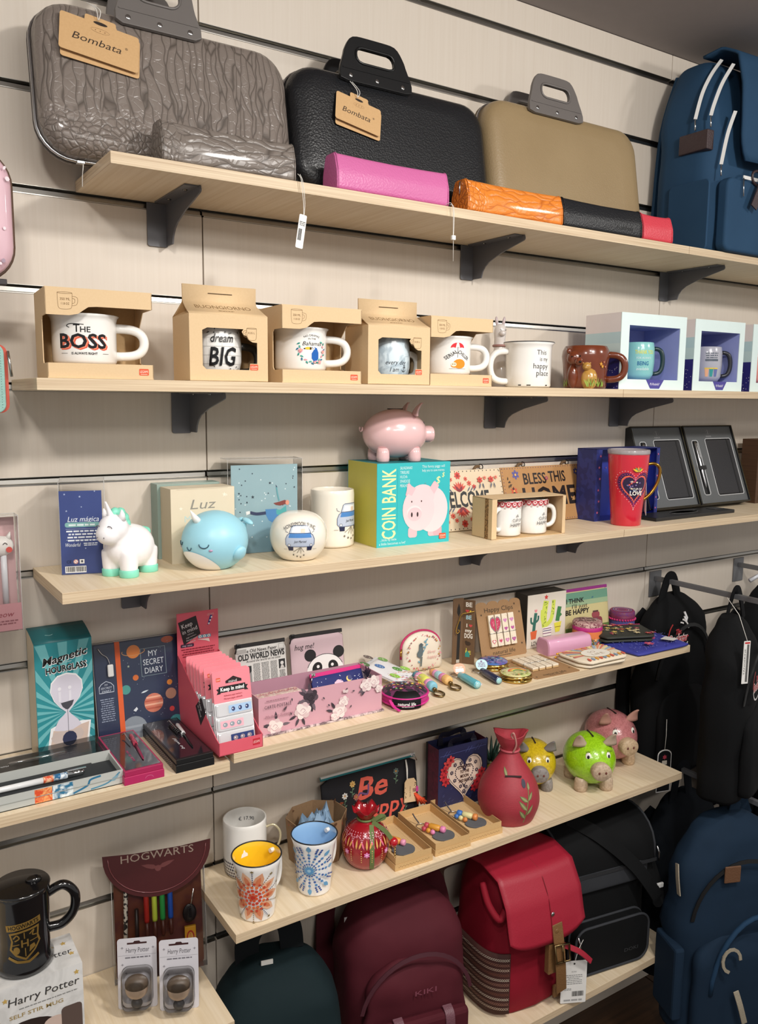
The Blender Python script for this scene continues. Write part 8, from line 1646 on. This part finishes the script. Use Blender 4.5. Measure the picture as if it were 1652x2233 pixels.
# ================================================================ things hanging at the left edge
def hook(x, z, L, label): t = thing('display_hook', label, 'hook', (x, 0, z)); G().box(-.012, .012, -.004, -.0002, -.02, .012, STEEL, .001).obj('hook_plate', t); G().tube([(0, -.003, 0), (0, -L, 0), (0, -L-.006, .008)], .0025, STEEL, 8).obj('prong', t)
hook(-.412, 1.797, .2, 'steel hook carrying the pink pencil case at the left edge'); hook(-.412, 1.5475, .2, 'steel hook carrying the mint wallet at the left edge'); hook(-.412, 1.3475, .2, 'steel hook carrying the pink pen pack at the left edge')
t = thing('pencil_case', 'pale pink spotted pencil case hanging at the left edge', 'pencil case', (-.404, -.15, 1.642)); PS = mat('#d9b4bf', .45, h2='#d3adb8', coat=.3)
out = rrect(-.085, .072, 0, .17, .045, 8); g = G(); pillow(g, out, [(0, 0), (.0, -.006), (.003, -.012), (.012, -.0165), (.03, -.018)], PS); g.obj('front', t); g = G(); pillow(g, out, [(0, .004), (0, .010), (.003, .016), (.012, .02), (.03, .022)], PS); g.obj('back', t)
G().tube([(a, .002, b) for a, b in inset(out, -.0006)], .0034, mat('#2a2224', .5, 'rib', 0, '#7a5a44', sc=900), 6, loop=True).obj('zip', t); G().box(.03, .062, -.004, .006, -.006, .002, mat('#2a2224', .5), .001).obj('zip_end', t); G().tube([(0, -.02, .158), (0, .0, .166), (0, .024, .158)], .003, PS, 6).obj('hang_loop', t)
q = Print(.45); rd = random.Random(5)
for i in range(70): x, z = rd.uniform(-.06, .066), rd.uniform(.02, .15); q.dot(x, z, rd.uniform(.0018, .0035), rd.choice(('#6a5a66', '#e8d8de', '#a08a9a', '#e8d8de')), rd.uniform(.0015, .003), 6, rd.uniform(0, 3))
q.put(t, 'printed_spots', on_y(-.0183))
t = thing('zip_wallet', 'mint and coral zip wallet hanging at the left edge', 'wallet', (-.412, -.15, 1.462)); g = G(); g.prism(rrect(-.08, .06, 0, .094, .012, 5), .012, mat('#8fb8ae', .45, 'leather'), 'y', -.012); g.obj('front', t, bevel=.002); g = G(); g.prism(rrect(-.08, .066, 0, .094, .012, 5), .008, mat('#c9523e', .5, 'rib', sc=700), 'y', .0); g.obj('zip_gusset', t); g = G(); g.prism(rrect(-.08, .06, 0, .094, .012, 5), .012, mat('#8fb8ae', .45, 'leather'), 'y', .008); g.obj('back', t, bevel=.002)
G().tube([(.0665, -.002, .085), (.0675, -.005, .07), (.0695, -.006, .05)], .002, STEEL, 6).obj('zip_puller', t); q = Print(.5); q.dots([(.055, .008+.0035*i) for i in range(23)], .0006, '#3a5a56', 4); q.put(t, 'stitching', on_y(-.0122)); G().tube([(0, .004, .086), (0, .004, .092)], .004, mat('#8fb8ae', .45), 6).obj('hang_loop', t)
t = thing('pen_pack', 'clear pack with a white cat pen on pink card, hanging at the left edge', 'pack', (-.412, -.15, 1.155)); clear_box(t, -.05, .0655, -.02, .008, 0, .165, 'clear_case'); G().box(-.048, .064, .005, .0065, .002, .16, mat('#d9b4b4', .5)).obj('back_card', t); G().box(-.049, .065, -.0195, -.019, .001, .04, mat('#cf9a9e', .5)).obj('front_card', t); G().prism([(-.02, .165), (.045, .165), (.045, .2), (-.02, .2)], .001, CLEAR, 'y', -.006).obj('hang_tab', t)
g = G(); g.tube([(.047, -.006, .035), (.0465, -.006, .115)], .0042, mat('#e4e6ea', .3), 10); g.obj('pen', t); g = G(); g.ell((.044, -.007, .121), (.017, .009, .0145), mat('#f0ece6', .35), 16); [g.tube([(.044+s*.009, -.007, .131), (.044+s*.0125, -.007, .1405)], [.0045, .0006], mat('#f0ece6', .35), 8) for s in (-1, 1)]; g.obj('cat_head', t); q = Print(.4); q.dot(.053, .1165, .0042, '#d9584e'); [q.curve([(a-.003, .124), (a, .1265), (a+.003, .124)], .0009, '#3a2f2f') for a in (.038, .048)]; q.put(t, 'cat_face', on_y(-.0163)); q = Print(.5); q.text('Meow', .04, .025, .008, '#9a3f4a', .03, shear=.25); q.lines(.02, .06, .014, .002, 2, '#9a5f66'); q.put(t, 'lettering', on_y(-.0196))
# ================================================================ black and blue rucksacks hanging at the right
ARM = mat('#77787b', .4, metal=.4)
def arm(x, z, L, label): t = thing('hanging_rail', label, 'rail', (x, 0, z)); G().box(-.023, .023, -.0035, -.0004, -.048, .02, ARM, .001).obj('wall_plate', t); G().box(-.006, .006, -L, -.0036, -.006, .006, ARM, .001).obj('rod', t); G().box(-.007, .007, -L-.004, -L, -.006, .016, ARM, .001).obj('end_stop', t)
arm(1.238, 1.022, .42, 'grey steel hanging rail carrying the black backpacks, nearer the shelves'); arm(1.6, 1.022, .42, 'grey steel hanging rail further right, by the photo edge'); arm(1.238, .535, .38, 'grey steel hanging rail hidden behind the dark blue backpack')
BP = mat('#0e0f11', .85, 'fabric', 0, '#0a0b0d'); BLU = mat('#1c2f43', .85, 'fabric', 0, '#172738'); PBK = [(0, .86, .86), (.02, .95, .95), (.08, 1, 1), (.5, 1, 1), (.72, .97, .92), (.84, .86, .78), (.92, .68, .6), (.975, .42, .38), (1, .2, .2)]
def hang_pack(label, x, y, zb, w, d, h, rz, m, armz, seed, armx, army, straps=(-1, 1)):
    t = thing('backpack', label, 'backpack', (x, y, zb), rz); g = G(); sack(g, w, d, h, m, PBK, wr=.006, seed=seed); g.obj('body', t)
    g = G(); sack(g, w*.82, d*.4, h*.45, m, [(0, .9, .8), (.08, 1, 1), (.7, .99, .95), (.88, .88, .75), (.97, .6, .4), (1, .4, .2)], wr=.005, seed=seed+2, y0=-d*.52); o = g.obj('front_pocket', t); o.location.z = h*.06
    g = G(); zipper(g, [(w*.42*math.cos(a), -d*.42-.012*math.sin(a), h*.55+h*.30*math.sin(a)) for a in [.1+2.94*i/18 for i in range(19)]], (0, -1, .2), mat('#0c0d0f', .6), .009); g.obj('zip', t)
    c, s = math.cos(-rz), math.sin(-rz); L = lambda X, Y, Z: ((X-x)*c-(Y-y)*s, (X-x)*s+(Y-y)*c, Z-zb)   # the loop over the arm
    G().tube(bez([L(armx-.035, army, zb+h*.95), L(armx-.02, army, armz-.01), L(armx-.008, army, armz+.012), L(armx+.008, army, armz+.012), L(armx+.02, army, armz-.01), L(armx+.035, army, zb+h*.95)], 5), 0, m, flat=(.026, .003), up=(0, 1, 0)).obj('top_handle', t)
    for q0 in straps: strap(t, [(q0*w*.25, d*.42, h*.9), (q0*w*.42, d*.62, h*.75), (q0*w*.5, d*.6, h*.45), (q0*w*.46, d*.45, h*.08)], .05, m)
    return t
def roundel(q, cx, cz, r):
    q.line(arc(cx, cz, r, 20, 75, 10), r*.1, '#d8d4d2'); q.line(arc(cx, cz, r*.8, 60, 85, 6), r*.09, '#d8d4d2'); q.line(arc(cx, cz, r, 130, 190, 8), r*.1, '#c23a3a'); q.text('The', cx-r*.05, cz+r*.25, r*.32, '#b8323a', r*.55, shear=.25, bold=.04); q.text('Rockstar', cx, cz-r*.18, r*.52, '#e8dcd8', r*1.9, shear=.2, bold=.08); q.text('Rockstar', cx, cz-r*.18, r*.5, '#b8323a', r*1.85, shear=.2, bold=.02); q.line(arc(cx, cz, r, 200, 330, 14), r*.1, '#d8d4d2')
t = hang_pack('black backpack with a red roundel behind the folded pouches', 1.258, -.055, .50, .26, .085, .49, .02, BP, 1.022, 3, 1.238, -.05)
q = Print(.6); roundel(q, -.045, .375, .042); q.put(t, 'embroidered_roundel', lambda a, b, z: (a, -.047-z*5, b+.02)); G().tube([(-.012, -.036, .45), (-.008, -.042, .435), (-.014, -.044, .425), (-.018, -.042, .44)], .003, mat('#d4d4d6', .4), 6).obj('zip_puller', t)
t = hang_pack('black backpack turned side on, with a white barcode label', 1.195, -.275, .565, .25, .11, .42, .38, BP, 1.022, 7, 1.238, -.24, (1,))
q = Print(.6); roundel(q, -.07, .295, .04); q.put(t, 'embroidered_roundel', lambda a, b, z: (a, -.064-z*5, b)); G().tube([(-.05, -.03, .52), (-.03, -.05, .535), (-.04, -.055, .52), (-.01, -.062, .515)], .005, mat('#b9bcc2', .4), 6).obj('zip_puller', t)
t = thing('price_tag', 'narrow white barcode label hanging from the side on black backpack', 'tag', (1.105, -.362, .865), -.3); G().prism(rrect(-.0085, .0085, 0, .098, .001, 2), .0006, mat('#e6e5e2', .5), 'y', 0).obj('card', t); q = Print(.5); q.barcode(.0, .006, .004, .09, seed=8); q.text('TANGERINE', -.004, .05, .004, '#333333', .06, rot=PI/2); q.rect(-.006, .007, .0915, .0955, '#c23a3a'); q.put(t, 'printed_label'); G().tube([(0, 0, .097), (-.002, .03, .15), (-.004, .07, .18)], .0007, STRING, 5).obj('string', t)
t = hang_pack('black backpack on the further hanging rail at the right edge', 1.60, -.12, .30, .32, .13, .68, .05, BP, 1.022, 11, 1.6, -.1)
t = hang_pack('near black navy backpack hanging behind the larger blue one', 1.255, -.125, .0, .27, .1, .47, .0, mat('#0f141b', .85, 'fabric', 0, '#0b0f14'), .535, 13, 1.238, -.12)
t = hang_pack('dark blue backpack with pale leather zip pulls hanging lowest at the right', 1.155, -.325, .0, .30, .13, .525, -.38, BLU, .535, 17, 1.2, -.31, ())
G().box(-.06, -.02, -.071, -.067, .40, .44, mat('#6a4a34', .5, 'leather'), .002).obj('leather_patch', t); PL = mat('#a39a88', .45, 'leather')
G().tube([(-.11*math.cos(a)+.02, -.088-.012*math.sin(a), .14+.19*math.sin(a)) for a in [PI*i/16 for i in range(17)]], .006, mat('#24405c', .8, 'fabric'), 6).obj('pocket_rim', t)
g = G(); g.tube([(-.055+.022*math.cos(a), -.108, .235+.028*math.sin(a)) for a in [i*.45 for i in range(11)]], 0, PL, flat=(.007, .003), up=(0, -1, 0)); g.obj('leather_pull', t); strap(t, [(-.036, -.104, .155), (-.026, -.110, .12), (-.012, -.110, .075)], .014, PL, 'leather_pull', (0, -1, 0), .003); g = G(); g.box(-.165, -.14, -.06, .03, .06, .24, BLU, .006); g.obj('side_pocket', t); strap(t, [(-.15, -.02, .43), (-.153, -.03, .4), (-.15, -.035, .36)], .014, PL, 'side_tab', (-1, 0, 0), .003)
for i, (x, y, z, rz) in enumerate(((1.15, -.13, .50, -.3), (1.31, -.42, .66, -.6))):
    t = thing('swing_tag', ('black swing tag with white edge by the pink pottery pig', 'black swing tag with white edge at the right photo edge')[i], 'tag', (x, y, z), rz); k = 1+.2*i
    G().prism([(-.02*k, 0), (.02*k, .002), (.02*k, .1*k)]+arc(0, .1*k, .02*k, 0, 180, 8, .014*k)[1:], .001, mat('#e4e2de', .5), 'y', 0).obj('white_edge', t); G().prism([(-.018*k, .003), (.018*k, .004), (.018*k, .099*k)]+arc(0, .099*k, .018*k, 0, 180, 8, .012*k)[1:], -.0005, mat('#17171a', .4), 'y', 0).obj('card', t); q = Print(.5); q.star(0, .094*k, .007*k, '#c2485a', 6, .6); q.rect(-.007*k, .007*k, .074*k, .085*k, '#d8cfc0'); q.lines(-.01*k, .012*k, .05*k, .0018, 6, '#8a8a88', 2.2); q.leaf(-.004, .02*k, .022*k, .008, 1.4, '#c8b8a8'); q.put(t, 'printed_picture', on_y(-.0005)); G().tube([(0, .001, .11*k), (.004, .004, .15*k), (.006, .008, .19*k)], .0007, STRING, 5).obj('string', t)
